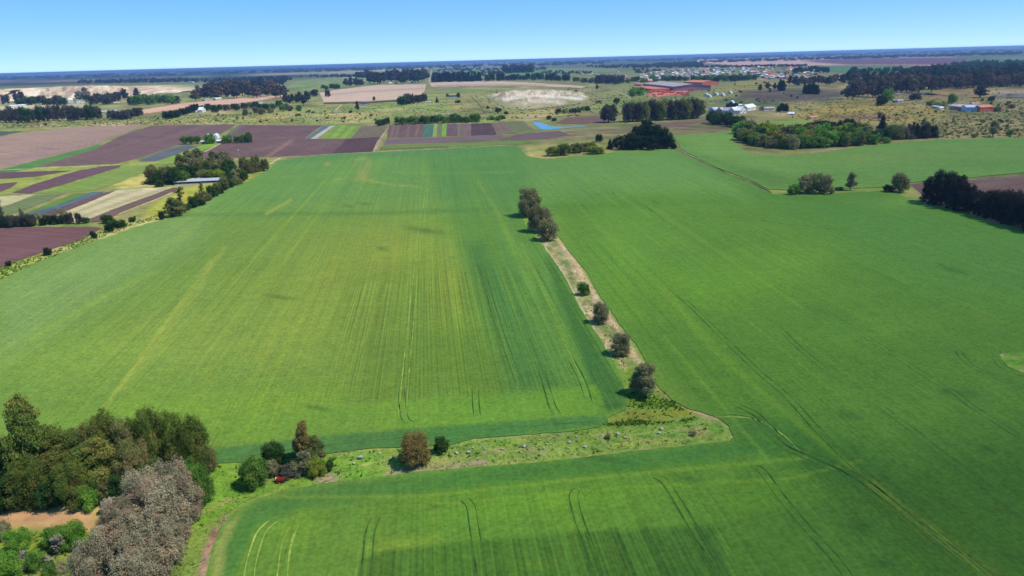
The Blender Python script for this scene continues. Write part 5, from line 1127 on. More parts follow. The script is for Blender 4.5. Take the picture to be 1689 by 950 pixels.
# ---- left farms
row('dome', ['dark', 'dark', 'dkgreen'], [(-5, 202), (60, 201), (110, 199), (165, 196)], 17, 25, 17, 'dark tree in the long row below the white farm buildings on the left', 'long dark row on the left', 2, 1, .14)
row('dome', 'dark', [(180, 197), (205, 197), (234, 190)], 7, 15, 17, 'dark purple-grey tree in the short row on the left', 'short grey row on the left', 2, 1, .1)
row('dome', ['vdark'], [(272, 197), (296, 192), (326, 183)], 10, 13, 14, 'blackish tree in the slanting dark hedge above the purple field', 'slanting dark hedge', 2, 1, .12)
row('dome', ['dkgreen', 'dkgreen', 'dark'], [(30, 175), (60, 172), (110, 174)], 9, 14, 17, 'green tree round the white farm on the far left', 'green trees round the far left farm', 3, 2)
row('dome', 'dark', [(152, 172), (175, 171), (196, 168)], 6, 20, 17, 'dark brown tree in the clump right of the white farm', 'dark clump by the white farm', 2, 2)
tree('euc', 'grey', 143, 168, 24, 20, 'pale leafless-looking tree beside the white farm', lod='md'); tree('euc', 'grey', 132, 166, 16, 16, 'smaller pale bare tree beside the white farm', lod='lo'); tree('euc', 'dark', 206, 165, 19, 13, 'slim dark tree against the left quarry', lod='lo'); tree('euc', 'dark', 227, 163, 18, 13, 'slim dark tree at the right end of the left quarry', lod='lo')
row('euc', 'dark', [(5, 174), (45, 168)], 5, 20, 10, 'slim grey tree in front of the left quarry', 'slim trees before the left quarry', 3, 2)
row('dome', ['green', 'bright', 'green', 'dkgreen'], [(212, 173), (250, 172), (295, 170)], 11, 15, 15, 'light green tree in the grove left of the pale field strip', 'light green grove on the left', 3, 2)
row('euc', ['dark', 'dkbrown', 'dkbrown'], [(320, 164), (345, 163), (385, 160), (450, 160), (474, 162)], 20, 21, 17, 'tall grey-brown gum of the wood behind the left farms', 'gum wood behind the left farms', 3, 3, .15)
row('euc', ['dark', 'dkbrown'], [(335, 156), (400, 150), (460, 146)], 14, 18, 17, 'tall gum at the back of the wood behind the left farms', 'back of the gum wood on the left', 3, 2, .15)
row('dome', ['dkgreen', 'green', 'dkgreen', 'gum2'], [(330, 184), (365, 183), (400, 181), (440, 179), (475, 178)], 15, 12, 14, 'green garden tree among the white houses on the left', 'garden trees among the left houses', 3, 3)
row('euc', ['dark', 'dkgreen'], [(470, 170), (500, 172), (512, 166)], 8, 18, 12, 'dark tree at the right end of the left hamlet', 'dark trees at the end of the hamlet', 3, 3)
row('bush', ['gum2', 'dkbrown', 'green'], [(400, 190), (440, 186), (500, 184)], 7, 10, 12, 'greyish bush on the meadow below the left hamlet', 'greyish bushes below the hamlet', 4, 2)
tree('dome', 'dark', 519, 159, 13, 15, 'dark round tree left of the pale field', lod='lo'); tree('dome', 'dark', 541, 160, 13, 10, 'dark tree at the left corner of the pale field', lod='lo'); row('euc', 'dark', [(570, 143), (600, 142)], 7, 14, 9, 'dark tree in the copse above the pale field', 'copse above the pale field', 1, 1); row('dome', 'dkgreen', [(530, 148), (562, 146)], 5, 8, 10, 'low green tree by the green hill', 'low trees at the green hill', 2, 1)
# hilltop and mid-distance rows of trees, singly built
row('euc', ['dark', 'dark', 'dkgreen'], [(608, 138), (650, 137), (704, 135)], 17, 20, 15, 'dark tree in the big wood left of the straight road', 'big wood left of the road', 3, 2.5, .15)
row('euc', ['dark', 'dkgreen'], [(585, 131), (640, 130), (704, 128)], 14, 13, 14, 'tree at the back of the big wood left of the straight road', 'back of the big wood left of the road', 3, 2, .15)
row('pine', ['vdark'], [(714, 135), (745, 134.5), (795, 134)], 17, 16, 10, 'blackish pine in the row right of the straight road', 'blackish pine row', 1.5, .8, .12)
row('dome', ['vdark', 'dkgreen'], [(800, 134), (860, 132), (905, 133), (942, 133)], 17, 11, 12, 'dark tree in the row above the long pale field', 'dark trees above the long pale field', 2, 1, .25)
row('dome', 'dark', [(832, 122), (880, 120)], 9, 15, 15, 'dark grey tree in the rounded copse on the skyline', 'rounded copse on the skyline', 2, 1, .1)
row('dome', 'dark', [(984, 138), (1010, 139), (1028, 138)], 9, 16, 12, 'purple-grey tree in the copse left of the brick works', 'purple-grey copse by the brick works', 2, 1.5, .1)
row('dome', ['dkgreen', 'gum2'], [(944, 135), (982, 137)], 6, 8, 9, 'small grey-green tree between the two copses', 'small trees between the copses', 2, 1)
row('dome', ['dkgreen', 'green'], [(1030, 138), (1060, 136), (1130, 132), (1165, 133)], 14, 9, 12, 'green tree behind the brick works', 'green trees behind the brick works', 3, 2)
row('dome', ['green', 'dkgreen'], [(1160, 134), (1200, 134), (1245, 132)], 13, 10, 13, 'green tree in the belt in front of the town', 'green belt in front of the town', 3, 1.5)
row('euc', 'dark', [(1250, 149), (1285, 148), (1300, 147)], 5, 13, 9, 'single dark tree on the grey pasture left of the right wood', 'single trees on the grey pasture', 5, 2)
row('pine', 'vdark', [(1286, 150), (1292, 150)], 2, 18, 9, 'narrow black tree of the pair on the grey pasture', 'pair of narrow black trees', 1, .5)
row('pine', 'vdark', [(1325, 154), (1350, 156)], 8, 18, 9, 'narrow black tree in the compact block on the grey pasture', 'compact black block of trees', 1, .8, .12)
row('euc', ['dark', 'dkbrown'], [(1300, 142), (1350, 140), (1400, 137)], 17, 15, 12, 'dark gum in the thin wood behind the grey pasture', 'thin wood behind the grey pasture', 3, 2)
row('euc', ['dark', 'dkbrown', 'dkbrown'], [(1395, 163), (1440, 160), (1480, 156), (1520, 152)], 16, 24, 17, 'tall grey-brown gum at the front of the big right wood', 'front gums of the big right wood', 3, 2.5, .15, lod='lo')
row('euc', ['dark', 'dkbrown', 'dkbrown'], [(1400, 148), (1460, 146), (1530, 146), (1600, 144), (1700, 142)], 30, 24, 18, 'tall dark gum in the middle of the big right wood', 'middle gums of the big right wood', 4, 3, .15)
row('euc', ['dark', 'dark', 'dkgreen'], [(1395, 136), (1460, 134), (1560, 130), (1700, 126)], 30, 20, 18, 'dark gum at the back of the big right wood', 'back gums of the big right wood', 4, 3, .15)
row('euc', ['dark', 'dkbrown'], [(1400, 156), (1450, 152), (1540, 149)], 20, 24, 18, 'brown gum filling the front of the big right wood', 'filling gums of the right wood', 4, 3, .15)
row('dome', ['dkbrown', 'dark'], [(1540, 147), (1610, 143), (1700, 140)], 14, 20, 20, 'round brown tree along the right part of the right wood', 'round trees of the right wood', 4, 2, .15)
row('euc', ['rust'], [(1452, 151), (1462, 150)], 2, 13, 9, 'reddish tree inside the big right wood', 'reddish trees of the right wood', 1, 1)
row('dome', ['dkgreen', 'fargreen'], [(1400, 122), (1425, 120), (1450, 121), (1480, 118)], 6, 10, 13, 'round green tree at the edge of the green pasture', 'round trees by the green pasture', 3, 1)
row('dome', ['vdark', 'dkgreen'], [(1310, 121), (1345, 119), (1365, 121)], 8, 11, 11, 'dark tree at the right end of the town', 'dark trees at the end of the town', 3, 2)
tree('dome', 'bright', 1464, 168, 22, 20, 'bright green tree in front of the right wood', lod='md'); tree('dome', 'vdark', 1453, 174, 18, 20, 'dark green tree touching the bright one before the right wood', lod='md'); tree('dome', 'bright', 1570, 171, 18, 16, 'bright green pointed tree behind the right farm sheds', lod='md'); tree('euc', 'dark', 1616, 161, 20, 26, 'wide dark tree between the right farm and the dark pit', lod='md')
tree('bush', 'dkgreen', 1635, 167, 9, 14, 'round green bush right of the farm sheds', lod='lo'); tree('bush', 'dark', 1508, 165, 11, 26, 'dark thicket below the pinkish bank', lod='lo'); row('bush', ['green', 'yellow'], [(1530, 174), (1560, 176)], 5, 8, 13, 'low green bush left of the right farm', 'low bushes by the right farm', 2, 1)
tree('bush', 'gum2', 1645, 184, 9, 16, 'olive bush at the end of the brick red shed', lod='lo'); tree('bush', 'gum2', 1668, 179, 8, 14, 'olive bush on the slope at the right edge', lod='lo')
row('dome', 'vdark', [(1282, 184), (1298, 184)], 4, 13, 9, 'dark tree by the small white house on the right meadow', 'dark trees by the small white house', 2, 1); row('dome', 'vdark', [(1196, 178), (1216, 177)], 3, 9, 9, 'dark tree behind the white farm sheds', 'dark trees behind the white sheds', 2, 1)
row('bush', 'dark', [(1385, 156), (1400, 157)], 3, 8, 8, 'low dark bush in front of the grey-brown gums', 'low dark bushes before the gums', 2, 1)
# scattered shrubs of the savanna and the valley
r6 = random.Random(5)
def shrubs(poly, n, h0, h1, mats, label, group):
    Pn = np.array([(r6.uniform(min(p[0] for p in poly), max(p[0] for p in poly)), r6.uniform(min(p[1] for p in poly), max(p[1] for p in poly))) for _ in range(n * 4)])
    Q = Pn[inpoly(Pn, poly)][:n]
    for x, y in Q:
        h = r6.uniform(h0, h1); tree('bush', r6.choice(mats), x, y, h, h * r6.uniform(1.2, 2.0), label, group, lod='xs', name='shrub')
shrubs([(1555, 200), (1750, 190), (1750, 222), (1560, 225)], 60, 2, 5, ['gum2', 'green', 'dkbrown', 'dkgreen'], 'small scrub bush dotting the dry savanna on the right', 'scrub of the right savanna')
shrubs([(1470, 185), (1560, 185), (1560, 215), (1480, 205)], 26, 1.5, 4, ['gum2', 'dkgreen', 'dkbrown'], 'tiny scrub bush on the tan meadow behind the mixed wood', 'scrub of the tan meadow')
shrubs([(400, 186), (620, 184), (640, 202), (400, 204)], 26, 2, 5, ['dkgreen', 'dkbrown', 'gum2'], 'small scrub bush on the meadow above the purple plots', 'scrub above the purple plots')
shrubs([(0, 201), (380, 186), (400, 203), (240, 204), (0, 210)], 22, 1.5, 4, ['dkgreen', 'gum2'], 'small scrub bush on the yellow meadow on the left', 'scrub of the left meadow')
shrubs([(780, 176), (1000, 180), (1040, 168), (1000, 150), (970, 175), (850, 190)], 26, 2, 5, ['dkgreen', 'gum2', 'dkbrown'], 'small scrub bush around the big quarry', 'scrub round the big quarry')
shrubs([(1170, 140), (1250, 135), (1380, 160), (1240, 172), (1150, 165)], 30, 1.5, 4, ['dkgreen', 'dkbrown', 'dark'], 'small scrub bush on the grey pasture', 'scrub of the grey pasture')
shrubs([(800, 152), (960, 148), (970, 170), (850, 178)], 22, 1.5, 3.5, ['gum2', 'dkgreen', 'dkbrown'], 'small bush growing on the quarry terraces', 'bushes on the quarry terraces')
shrubs([(1580, 145), (1700, 150), (1700, 195), (1650, 195)], 26, 1.5, 4.5, ['dkgreen', 'dkbrown', 'gum2'], 'small bush on the rough ground by the dark pit', 'bushes by the dark pit')
# ---- far woods that read as one mass
XS = {}
def hzn(x): return 121 - 46 / 1689.0 * x
def wood(label, polys, dens, h, wd, mats='far', seed=1, cat='wood'):
    """a distant wood: hundreds of small crowns joined, of real height, standing on the ground"""
    r = np.random.default_rng(seed); Vs = []; Ls = []
    me0 = {}
    for k in range(3):
        L = lobes_for('dome' if k else 'euc', 300 + k); m = leaf_mesh('w', L, 56, 2.0, 40 + k, .1); v = np.empty(len(m.vertices) * 3); m.vertices.foreach_get('co', v)
        lf = np.empty(len(m.vertices) * 4); m.color_attributes['leaf'].data.foreach_get('color', lf); me0[k] = (v.reshape(-1, 3), lf.reshape(-1, 4)); bpy.data.meshes.remove(m)
    for poly in polys:
        x0, x1 = min(p[0] for p in poly), max(p[0] for p in poly); y0, y1 = min(p[1] for p in poly), max(p[1] for p in poly)
        n = int((x1 - x0) * dens); Q = np.stack([r.uniform(x0, x1, n * 3), r.uniform(y0, y1, n * 3)], 1); Q = Q[inpoly(Q, poly)][:n]
        X = Gnp(Q)
        for q in X:
            v, lf = me0[r.integers(3)]; s = h / 9.6 * r.uniform(.7, 1.25); w_ = wd / 9.0 * r.uniform(.8, 1.3); a = r.uniform(0, 6.28); c, sn = math.cos(a), math.sin(a)
            Vs.append(np.stack([(v[:, 0] * c - v[:, 1] * sn) * w_ + q[0], (v[:, 0] * sn + v[:, 1] * c) * w_ + q[1], v[:, 2] * s], 1)); Ls.append(lf * np.array([r.uniform(.7, 1.1)] * 3 + [1]))
    V = np.concatenate(Vs); me = np_mesh('wood', V, np.arange(len(V)), 4)
    at = me.color_attributes.new('leaf', 'FLOAT_COLOR', 'POINT'); at.data.foreach_set('color', np.concatenate(Ls).astype(np.float32).ravel()); me.materials.append(LM[mats])
    o = link('wood', me); tag(o, label, cat, None, 'stuff')
    return o
def strip(x0, x1, q0, q1): return [(x0, hzn(x0) + q0), (x1, hzn(x1) + q0), (x1, hzn(x1) + q1), (x0, hzn(x0) + q1)]
wood('dark wood along the top of the left quarry', [[(128, 134), (300, 131), (330, 133), (330, 136), (130, 138)]], 1.0, 20, 22, seed=2)
wood('dark woodland on the plateau in the left distance', [[(330, 133), (480, 128), (480, 134), (340, 138)], [(385, 138), (470, 133), (470, 140), (400, 143)]], 1.3, 20, 20, seed=3)
wood('wooded slope between the green hill and the straight road', [[(480, 127), (600, 124), (710, 124), (710, 128), (600, 129)]], .8, 18, 22, seed=4)
wood('dark woodland right of the straight road in the distance', [[(716, 122), (830, 118), (830, 125), (716, 127)], [(722, 115), (760, 113), (900, 112), (900, 115), (722, 119)]], .7, 18, 26, seed=5)
wood('long dark wood behind the green pasture in the centre distance', [[(960, 110), (1160, 106), (1160, 112), (1000, 113)], [(1080, 105), (1158, 103), (1158, 107), (1085, 108)]], 1.1, 22, 26, seed=6)
wood('low dark hedge line along the pink field above the town', [[(1160, 110), (1330, 108), (1330, 110), (1160, 112)]], .8, 14, 22, seed=7)
wood('green tree belt behind the dark pit wood on the far right', [[(1570, 108), (1640, 103), (1720, 104), (1720, 112), (1560, 118)]], 1.0, 22, 24, 'fargreen', seed=8)
wood('dark wood filling the far right beyond the gums', [[(1480, 118), (1560, 113), (1720, 110), (1720, 122), (1500, 127)]], 1.2, 22, 24, seed=9)
wood('blue wood line on the horizon behind the pink field', [strip(1160, 1720, 11, 15)], 0.94, 24, 60, seed=10)
wood('blue woods on the right horizon', [strip(900, 1720, 5.5, 9)], 0.77, 26, 110, seed=11)
wood('blue woods on the central horizon', [strip(450, 1000, 6, 12)], 0.77, 26, 80, seed=12)
wood('blue woods on the left horizon', [strip(-40, 500, 5, 11)], 0.68, 26, 100, seed=13)
wood('faint woods at the very edge of the plain', [strip(-40, 1720, 2.2, 4.5)], .22, 28, 240, seed=14)
wood('dark wood mass between the town and the copse on the skyline', [[(880, 118), (960, 117), (985, 121), (900, 126)], [(1045, 114), (1065, 114), (1100, 118), (1050, 122)]], .6, 13, 18, 'fargreen', seed=15)
wood('scattered green gardens and trees inside the town', [[(1060, 118), (1340, 112), (1350, 128), (1240, 130), (1060, 135)]], .9, 8, 11, 'fargreen', seed=16)

wood('low scrub and tussocks speckling the dry savanna on the right', [[(1240, 150), (1400, 160), (1700, 150), (1720, 226), (1555, 229), (1470, 205), (1320, 200), (1250, 176)]], 3.2, 1.3, 3.2, 'gum2', seed=21, cat='scrub')
wood('low scrub speckling the meadows above the striped plots', [[(380, 188), (560, 172), (780, 160), (830, 190), (830, 200), (640, 202), (400, 205)], [(0, 203), (230, 190), (390, 188), (400, 205), (250, 206), (0, 212)]], 1.7, 1.2, 3.0, 'gum2', seed=22, cat='scrub')
wood('small bushes speckling the ground round the big quarry and the brick works', [[(780, 150), (980, 142), (1180, 140), (1230, 150), (1160, 180), (1000, 190), (850, 196), (790, 180)]], 1.6, 1.6, 3.4, 'dkgreen', seed=23, cat='scrub')
# ------------------------------------------------------------------ buildings
def bm(name, c, rough=.7, var=.12, c2=None, metal=0.0): return plain_mat(name, tuple(np.clip(np.array(A(*c)) * 1.3, 0, .85)), rough, var, .4, A(*c2) if c2 else None, metal)
B = dict(white=bm('white_plaster', (236, 232, 222)), whiteroof=bm('white_sheet_roof', (238, 236, 230), .5), grey=bm('grey_plaster', (168, 160, 152)), tin=bm('tin_roof', (186, 186, 192), .45), brick=bm('red_brick', (226, 128, 98), c2=(204, 108, 84)),
         tile=bm('tile_roof', (232, 140, 108), c2=(206, 120, 92)), darkroof=bm('dark_roof', (70, 66, 84), .5), glass=bm('dark_glass', (40, 46, 56), .15), wood=bm('brown_door', (96, 70, 54)), cream=bm('cream_plaster', (226, 204, 172)),
         pink=bm('pale_pink_plaster', (222, 186, 170)), blue=bm('pale_blue_sheet', (190, 198, 222), .5), mauve=bm('mauve_sheet_wall', (158, 118, 140), .6), dark=bm('opening_shade', (52, 40, 48)), poly=bm('greenhouse_film', (222, 232, 226), .35))  # the dark colour stands for the shade inside openings
def ang_of(px0, py0, px1, py1):
    a = G(px0, py0); b = G(px1, py1); return math.atan2(b[1] - a[1], b[0] - a[0]), math.hypot(b[0] - a[0], b[1] - a[1]), a, b
def house(px0, py0, px1, py1, depth, wh, rh, wall, roof, label, nwin=3, name='house', cat='house', group=None, door=True, hip=False, chimney=False, single=False, gable_x=False):
    """front wall foot runs from pixel 0 to pixel 1; the house extends `depth` metres behind it"""
    an, L, a, b = ang_of(px0, py0, px1, py1); hx, d = L / 2, depth
    cx, cy = (a[0] + b[0]) / 2, (a[1] + b[1]) / 2
    e = empty(name, (cx, cy, 0), an); tag(e, label, cat, group)
    mb = MB(); mb.box(-hx, 0, -.2, hx, d, wh)
    if not hip:
        if gable_x: mb.add([(-hx, 0, wh), (hx, 0, wh), (0, 0, wh + rh), (-hx, d, wh), (hx, d, wh), (0, d, wh + rh)], [(0, 1, 2), (4, 3, 5)])
        else: mb.add([(-hx, 0, wh), (-hx, d, wh), (-hx, d / 2, wh + rh), (hx, 0, wh), (hx, d, wh), (hx, d / 2, wh + rh)], [(1, 0, 2), (3, 4, 5)])
    mb.build('wall', B[wall], e)
    o = min(.6, L * .06); t = .22; mb = MB()
    if gable_x:
        for s in (-1, 1):
            ex, ez = s * (hx + o), wh - rh * o / hx
            P_ = [(ex, -o, ez), (0, -o, wh + rh), (0, d + o, wh + rh), (ex, d + o, ez)]; mb.add([(x, y, z + .02) for x, y, z in P_] + [(x, y, z + t) for x, y, z in P_], [(0, 1, 2, 3), (7, 6, 5, 4), (0, 4, 5, 1), (1, 5, 6, 2), (2, 6, 7, 3), (3, 7, 4, 0)])
    else:
        hi = min(hx * .6, d / 2) if hip else -o
        for s in (0, 1):
            ey = -o if s == 0 else d + o; ez = wh - rh * o / (d / 2)
            P_ = [(-hx - o, ey, ez), (hx + o, ey, ez), (hx - hi, d / 2, wh + rh), (-hx + hi, d / 2, wh + rh)]; mb.add([(x, y, z + .02) for x, y, z in P_] + [(x, y, z + t) for x, y, z in P_], [(3, 2, 1, 0), (4, 5, 6, 7), (0, 1, 5, 4), (1, 2, 6, 5), (2, 3, 7, 6), (3, 0, 4, 7)])
        if hip:
            for s in (-1, 1):
                mb.add([(s * (hx + o), -o, wh - .1), (s * (hx + o), d + o, wh - .1), (s * (hx - hi), d / 2, wh + rh + t * .9)], [(0, 1, 2)])
    rf = mb.build('roof', B[roof], e)
    if chimney: mb = MB(); mb.box(hx * .4, d * .6, wh, hx * .4 + .8, d * .6 + .8, wh + rh + 1.2); mb.build('chimney', B['brick'], rf)
    if door: mb = MB(); mb.box(-.6, -.06, 0, .6, .05, min(2.2, wh - .3)); mb.build('door', B['wood'], e)
    wn = None
    for k in range(nwin):
        x = -hx + L * (k + .5) / nwin
        if abs(x) < 1.3 and door: x += 2.0
        if wn is None:
            mb = MB(); mb.box(-.75, -.07, -.6, .75, .05, .6); wn = mb.build('window', B['glass'], e); wo = wn
        else: wo = wn.copy(); COL.objects.link(wo); wo.parent = e
        wo.location = (x, 0, wh * .58)
    return e
# long shed beside the grove
def long_shed():
    an, L, a, b = ang_of(288, 305.5, 371, 301.5); e = empty('long_shed', ((a[0] + b[0]) / 2, (a[1] + b[1]) / 2, 0), an); tag(e, 'long low white and grey metal roofed shed beside the grove left of the great field', 'shed')
    d, h = 12, 2.6; mb = MB(); mb.box(-L / 2, 0, -.2, L / 2, .3, 1.0); mb.box(-L / 2, d - .3, -.2, L / 2, d, h); mb.box(-L / 2, .3, -.2, -L / 2 + .3, d - .3, h); mb.box(L / 2 - .3, .3, -.2, L / 2, d - .3, h); mb.build('wall', B['white'], e)
    post = None
    for k in range(14):
        x = -L / 2 + .2 + (L - .4) * k / 13
        if post is None: mb = MB(); mb.box(-.12, .05, 1.0, .12, .25, 2.6); post = mb.build('post', B['grey'], e); o = post
        else: o = post.copy(); COL.objects.link(o); o.parent = e
        o.location.x = x
    # roof sheets laid side by side, each its own piece
    sh = None; n = 15; wd_ = (L + 1.0) / n
    for k in range(n):
        if sh is None:
            mb = MB(); g = .04
            for s in (0, 1):
                P_ = [(-wd_ / 2 + g, -.6 if s == 0 else d + .6, 2.55), (wd_ / 2 - g, -.6 if s == 0 else d + .6, 2.55), (wd_ / 2 - g, d / 2, 4.1), (-wd_ / 2 + g, d / 2, 4.1)]
                mb.add(P_ + [(x, y, z + .1) for x, y, z in P_], [(3, 2, 1, 0), (4, 5, 6, 7), (0, 1, 5, 4), (1, 2, 6, 5), (2, 3, 7, 6), (3, 0, 4, 7)])
            sh = mb.build('roof_panel', B['tin'], e); o = sh
        else: o = sh.copy(); COL.objects.link(o); o.parent = e
        o.location = (-L / 2 - .5 + wd_ * (k + .5), 0, (k % 3) * .03)
long_shed()
# small farm in the purple fields
house(357, 236.5, 365, 236.3, 8, 3.2, 1.4, 'pink', 'whiteroof', 'small pale farmhouse with white roof between shade trees in the purple fields', 2)
house(331, 237, 339, 236.8, 6, 2.6, .8, 'white', 'whiteroof', 'low white outbuilding left of the small farmhouse', 1, name='outbuilding', cat='outbuilding')
house(401, 235.8, 407, 235.6, 6, 3.4, 1.2, 'white', 'whiteroof', 'little white hut under the right-hand shade trees of the small farm', 1, name='hut', cat='hut')
def arch(px0, py0, px1, py1, lng, hr, label, mat='poly', group=None, name='polytunnel'):
    an, L, a, b = ang_of(px0, py0, px1, py1); e = empty(name, ((a[0] + b[0]) / 2, (a[1] + b[1]) / 2, 0), an); tag(e, label, 'greenhouse', group)
    n = 12; mb = MB(); R = L / 2; pts = [(-R * math.cos(math.pi * k / n), hr * math.sin(math.pi * k / n)) for k in range(n + 1)]
    vs = [(x, 0, z) for x, z in pts] + [(x, lng, z) for x, z in pts]; mb.add(vs, [(k, n + 1 + k, n + 2 + k, k + 1) for k in range(n)]); mb.build('cover', B[mat], e)
    mb = MB(); mb.add([(x, .02, z) for x, z in pts], [tuple(range(n + 1))]); mb.build('end_wall', B[mat], e); mb = MB(); mb.add([(x, lng - .02, z) for x, z in pts], [tuple(reversed(range(n + 1)))]); mb.build('end_wall', B[mat], e)
    mb = MB(); mb.box(-R * .25, -.08, 0, R * .25, 0, hr * .6); mb.build('door', B['grey'], e)
arch(337, 230, 347, 229.5, 16, 7, 'left white arched greenhouse behind the small farm'); arch(349, 229.4, 359, 229, 16, 7, 'right white arched greenhouse behind the small farm')
# white farm right of centre
wf = [(1181, 186, 1191, 186.3, 12, 5, 4, 'grey', 'tin', 'grey gabled shed at the left of the white farm'), (1191.5, 187, 1201, 187.5, 14, 5.5, 4.5, 'blue', 'tin', 'pale blue gabled shed, second of the white farm'),
      (1201.5, 187.5, 1211, 188, 14, 6, 5, 'blue', 'whiteroof', 'white roofed gabled shed in the middle of the white farm'), (1211.5, 188, 1220, 188, 14, 6, 3.5, 'white', 'whiteroof', 'white shed with low roof, right of the middle of the white farm'),
      (1221, 187.8, 1231, 187, 16, 7, 5, 'white', 'whiteroof', 'tall white gabled shed near the right of the white farm'), (1233, 183.5, 1247, 181, 14, 6, 5, 'white', 'whiteroof', 'largest white barn at the right end of the white farm')]
for i, t in enumerate(wf): house(*t, nwin=2 if i < 4 else 3, gable_x=i % 2 == 0 and i < 5, name='barn', cat='barn')
house(1226, 178.5, 1233, 178, 8, 4, 2, 'pink', 'tile', 'small pinkish house behind the tall white barns', 1)
arch(1167, 185.5, 1178, 186, 16, 9, 'pale grey domed silo shed at the left end of the white farm', 'blue', name='silo_shed')
house(1218, 176, 1224, 175.8, 6, 3, 1.5, 'white', 'whiteroof', 'small white hut behind the dark trees of the white farm', 1, name='hut', cat='hut')
arch(1200, 170.6, 1209, 170.8, 9, 6, 'single white arched tunnel above the white farm')
for i, (x, y) in enumerate([(1159, 158.8), (1163.5, 161), (1175, 157.5), (1185.5, 158.5), (1198, 154.6)]):
    arch(x, y, x + 8.5, y, 12, 7, 'white arched tunnel in the scattered group above the white farm', group='tunnels above the white farm')
house(1261, 182.5, 1277, 182, 10, 4.2, 1.6, 'white', 'tin', 'long white house right of the white farm', 3)
house(1252, 182, 1259, 182.4, 8, 4, 2, 'grey', 'darkroof', 'small dark shed left of the long white house', 1, name='shed', cat='shed')
house(1300, 190, 1310, 190, 8, 2.6, 2, 'white', 'whiteroof', 'lone white roofed hut on the right meadow', 1, name='hut', cat='hut'); house(1338, 196.6, 1350, 195.5, 8, 2.4, 2, 'cream', 'tile', 'cream hut with tan roof in front of the mixed wood', 1, name='hut', cat='hut')
house(1285, 182, 1288, 182, 4, 3, 1, 'white', 'whiteroof', 'tiny white hut under dark trees right of the long white house', 0, name='hut', cat='hut', door=False)
# right farm
house(1593, 184.2, 1616, 184, 22, 7, 3, 'blue', 'blue', 'large pale blue sheeted shed in the right farm', 4, name='shed', cat='shed'); house(1616.5, 184.5, 1637, 183.5, 14, 7, 3, 'brick', 'tile', 'brick red shed at the right end of the right farm', 3, name='shed', cat='shed')
house(1573, 181, 1592, 183, 16, 6, 3, 'mauve', 'pink', 'brown and pink barn left of the large blue shed', 3, name='barn', cat='barn'); house(1565, 180, 1574, 181, 12, 6, 2.5, 'grey', 'tin', 'grey metal shed at the left of the right farm', 1, name='shed', cat='shed')
house(1536, 178, 1552, 180, 8, 3, 1.5, 'grey', 'tin', 'low grey shed at the left end of the right farm', 2, name='shed', cat='shed'); house(1551, 181.6, 1557, 181, 7, 3.6, 1, 'white', 'whiteroof', 'small bright white house left of the grey sheds', 1)
house(1604, 175, 1616, 174.5, 8, 4, 2, 'cream', 'tile', 'small tan house behind the large blue shed', 1)
house(1481, 169.5, 1490, 169, 8, 4, 1.5, 'pink', 'tin', 'pinkish hut right of the dark tree before the right wood', 1, name='hut', cat='hut'); house(1472, 168.5, 1480, 169, 7, 3.6, 1.2, 'dark', 'tin', 'dark open shed next to the pinkish hut', 0, name='shed', cat='shed')  # open shed is a closed box, its inner shade put into dark walls
house(1548, 142, 1560, 141, 12, 7, 4, 'cream', 'tile', 'tall cream villa with orange tile roof in the right wood', 4, hip=True, chimney=True); house(1655, 136.5, 1672, 136, 14, 7, 4, 'white', 'tin', 'white house with grey roof at the right edge of the right wood', 4, chimney=True)
# meadow houses, centre
house(594.5, 173, 606, 172.6, 10, 3.4, 3, 'white', 'darkroof', 'white house with a dark blue roof beside the pale field', 2); house(740, 161.6, 753, 161.2, 12, 4.2, 2.8, 'white', 'darkroof', 'white house with dark veranda roof on the meadow by the quarry', 3)
house(702, 170.6, 710.5, 170.3, 5, 3.2, .6, 'white', 'whiteroof', 'white caravan like hut on the meadow', 2, name='hut', cat='hut'); house(682.5, 167, 689, 166.8, 8, 3, 1.5, 'grey', 'tin', 'small grey cottage among the dark clump of trees', 1)
for (x, y, w_, l) in [(641, 138.6, 6, 'small white house left of centre at the foot of the big wood'), (652, 138.4, 4, 'tiny white house beside the small white one at the wood foot'), (677, 136.8, 6, 'white house with tall gable at the foot of the big wood')]:
    house(x, y, x + w_, y - .2, 10, 4, 3, 'white', 'whiteroof', l, 1)
house(566, 129.6, 594, 128.2, 18, 4, 2, 'white', 'tin', 'long white shed on top of the green hill', 5, name='shed', cat='shed')
house(984.5, 168, 993, 167.6, 9, 4, 1, 'pink', 'tile', 'small ruined brick hut on the slope by the quarry', 1, name='hut', cat='hut')
house(727, 118, 742, 117.6, 30, 6, 2, 'pink', 'tin', 'pale long shed among the woods right of the straight road', 2, name='shed', cat='shed'); house(812, 118, 822, 117.6, 30, 7, 4, 'cream', 'tile', 'tan house right of the pale long shed in the distance', 2)
# left farms
house(18, 177.6, 44, 175.6, 16, 5, 2, 'white', 'whiteroof', 'long white roofed shed at the far left farm', 4, name='shed', cat='shed'); house(110.5, 169.5, 121, 169, 14, 9, 5, 'white', 'whiteroof', 'tall white farm building on the left in front of the quarry', 3)
house(126, 170.5, 140, 169.8, 14, 6.5, 4, 'white', 'tin', 'white gabled farmhouse right of the tall white building', 3, gable_x=True, chimney=True); house(168, 170.5, 173, 170.3, 8, 3, 1, 'white', 'whiteroof', 'tiny white hut in the middle of the left farm', 1, name='hut', cat='hut')
house(188, 171, 197, 170.6, 8, 3, 1, 'cream', 'whiteroof', 'low cream hut between dark and light green groves', 1, name='hut', cat='hut'); house(168, 187, 195, 184.5, 16, 3.4, 2, 'grey', 'tin', 'long low grey shed beside the short grey tree row', 4, name='shed', cat='shed')
house(151, 193.5, 159, 193.3, 8, 3.4, 1.6, 'white', 'tin', 'small white hut at the foot of the long dark row', 1, name='hut', cat='hut')
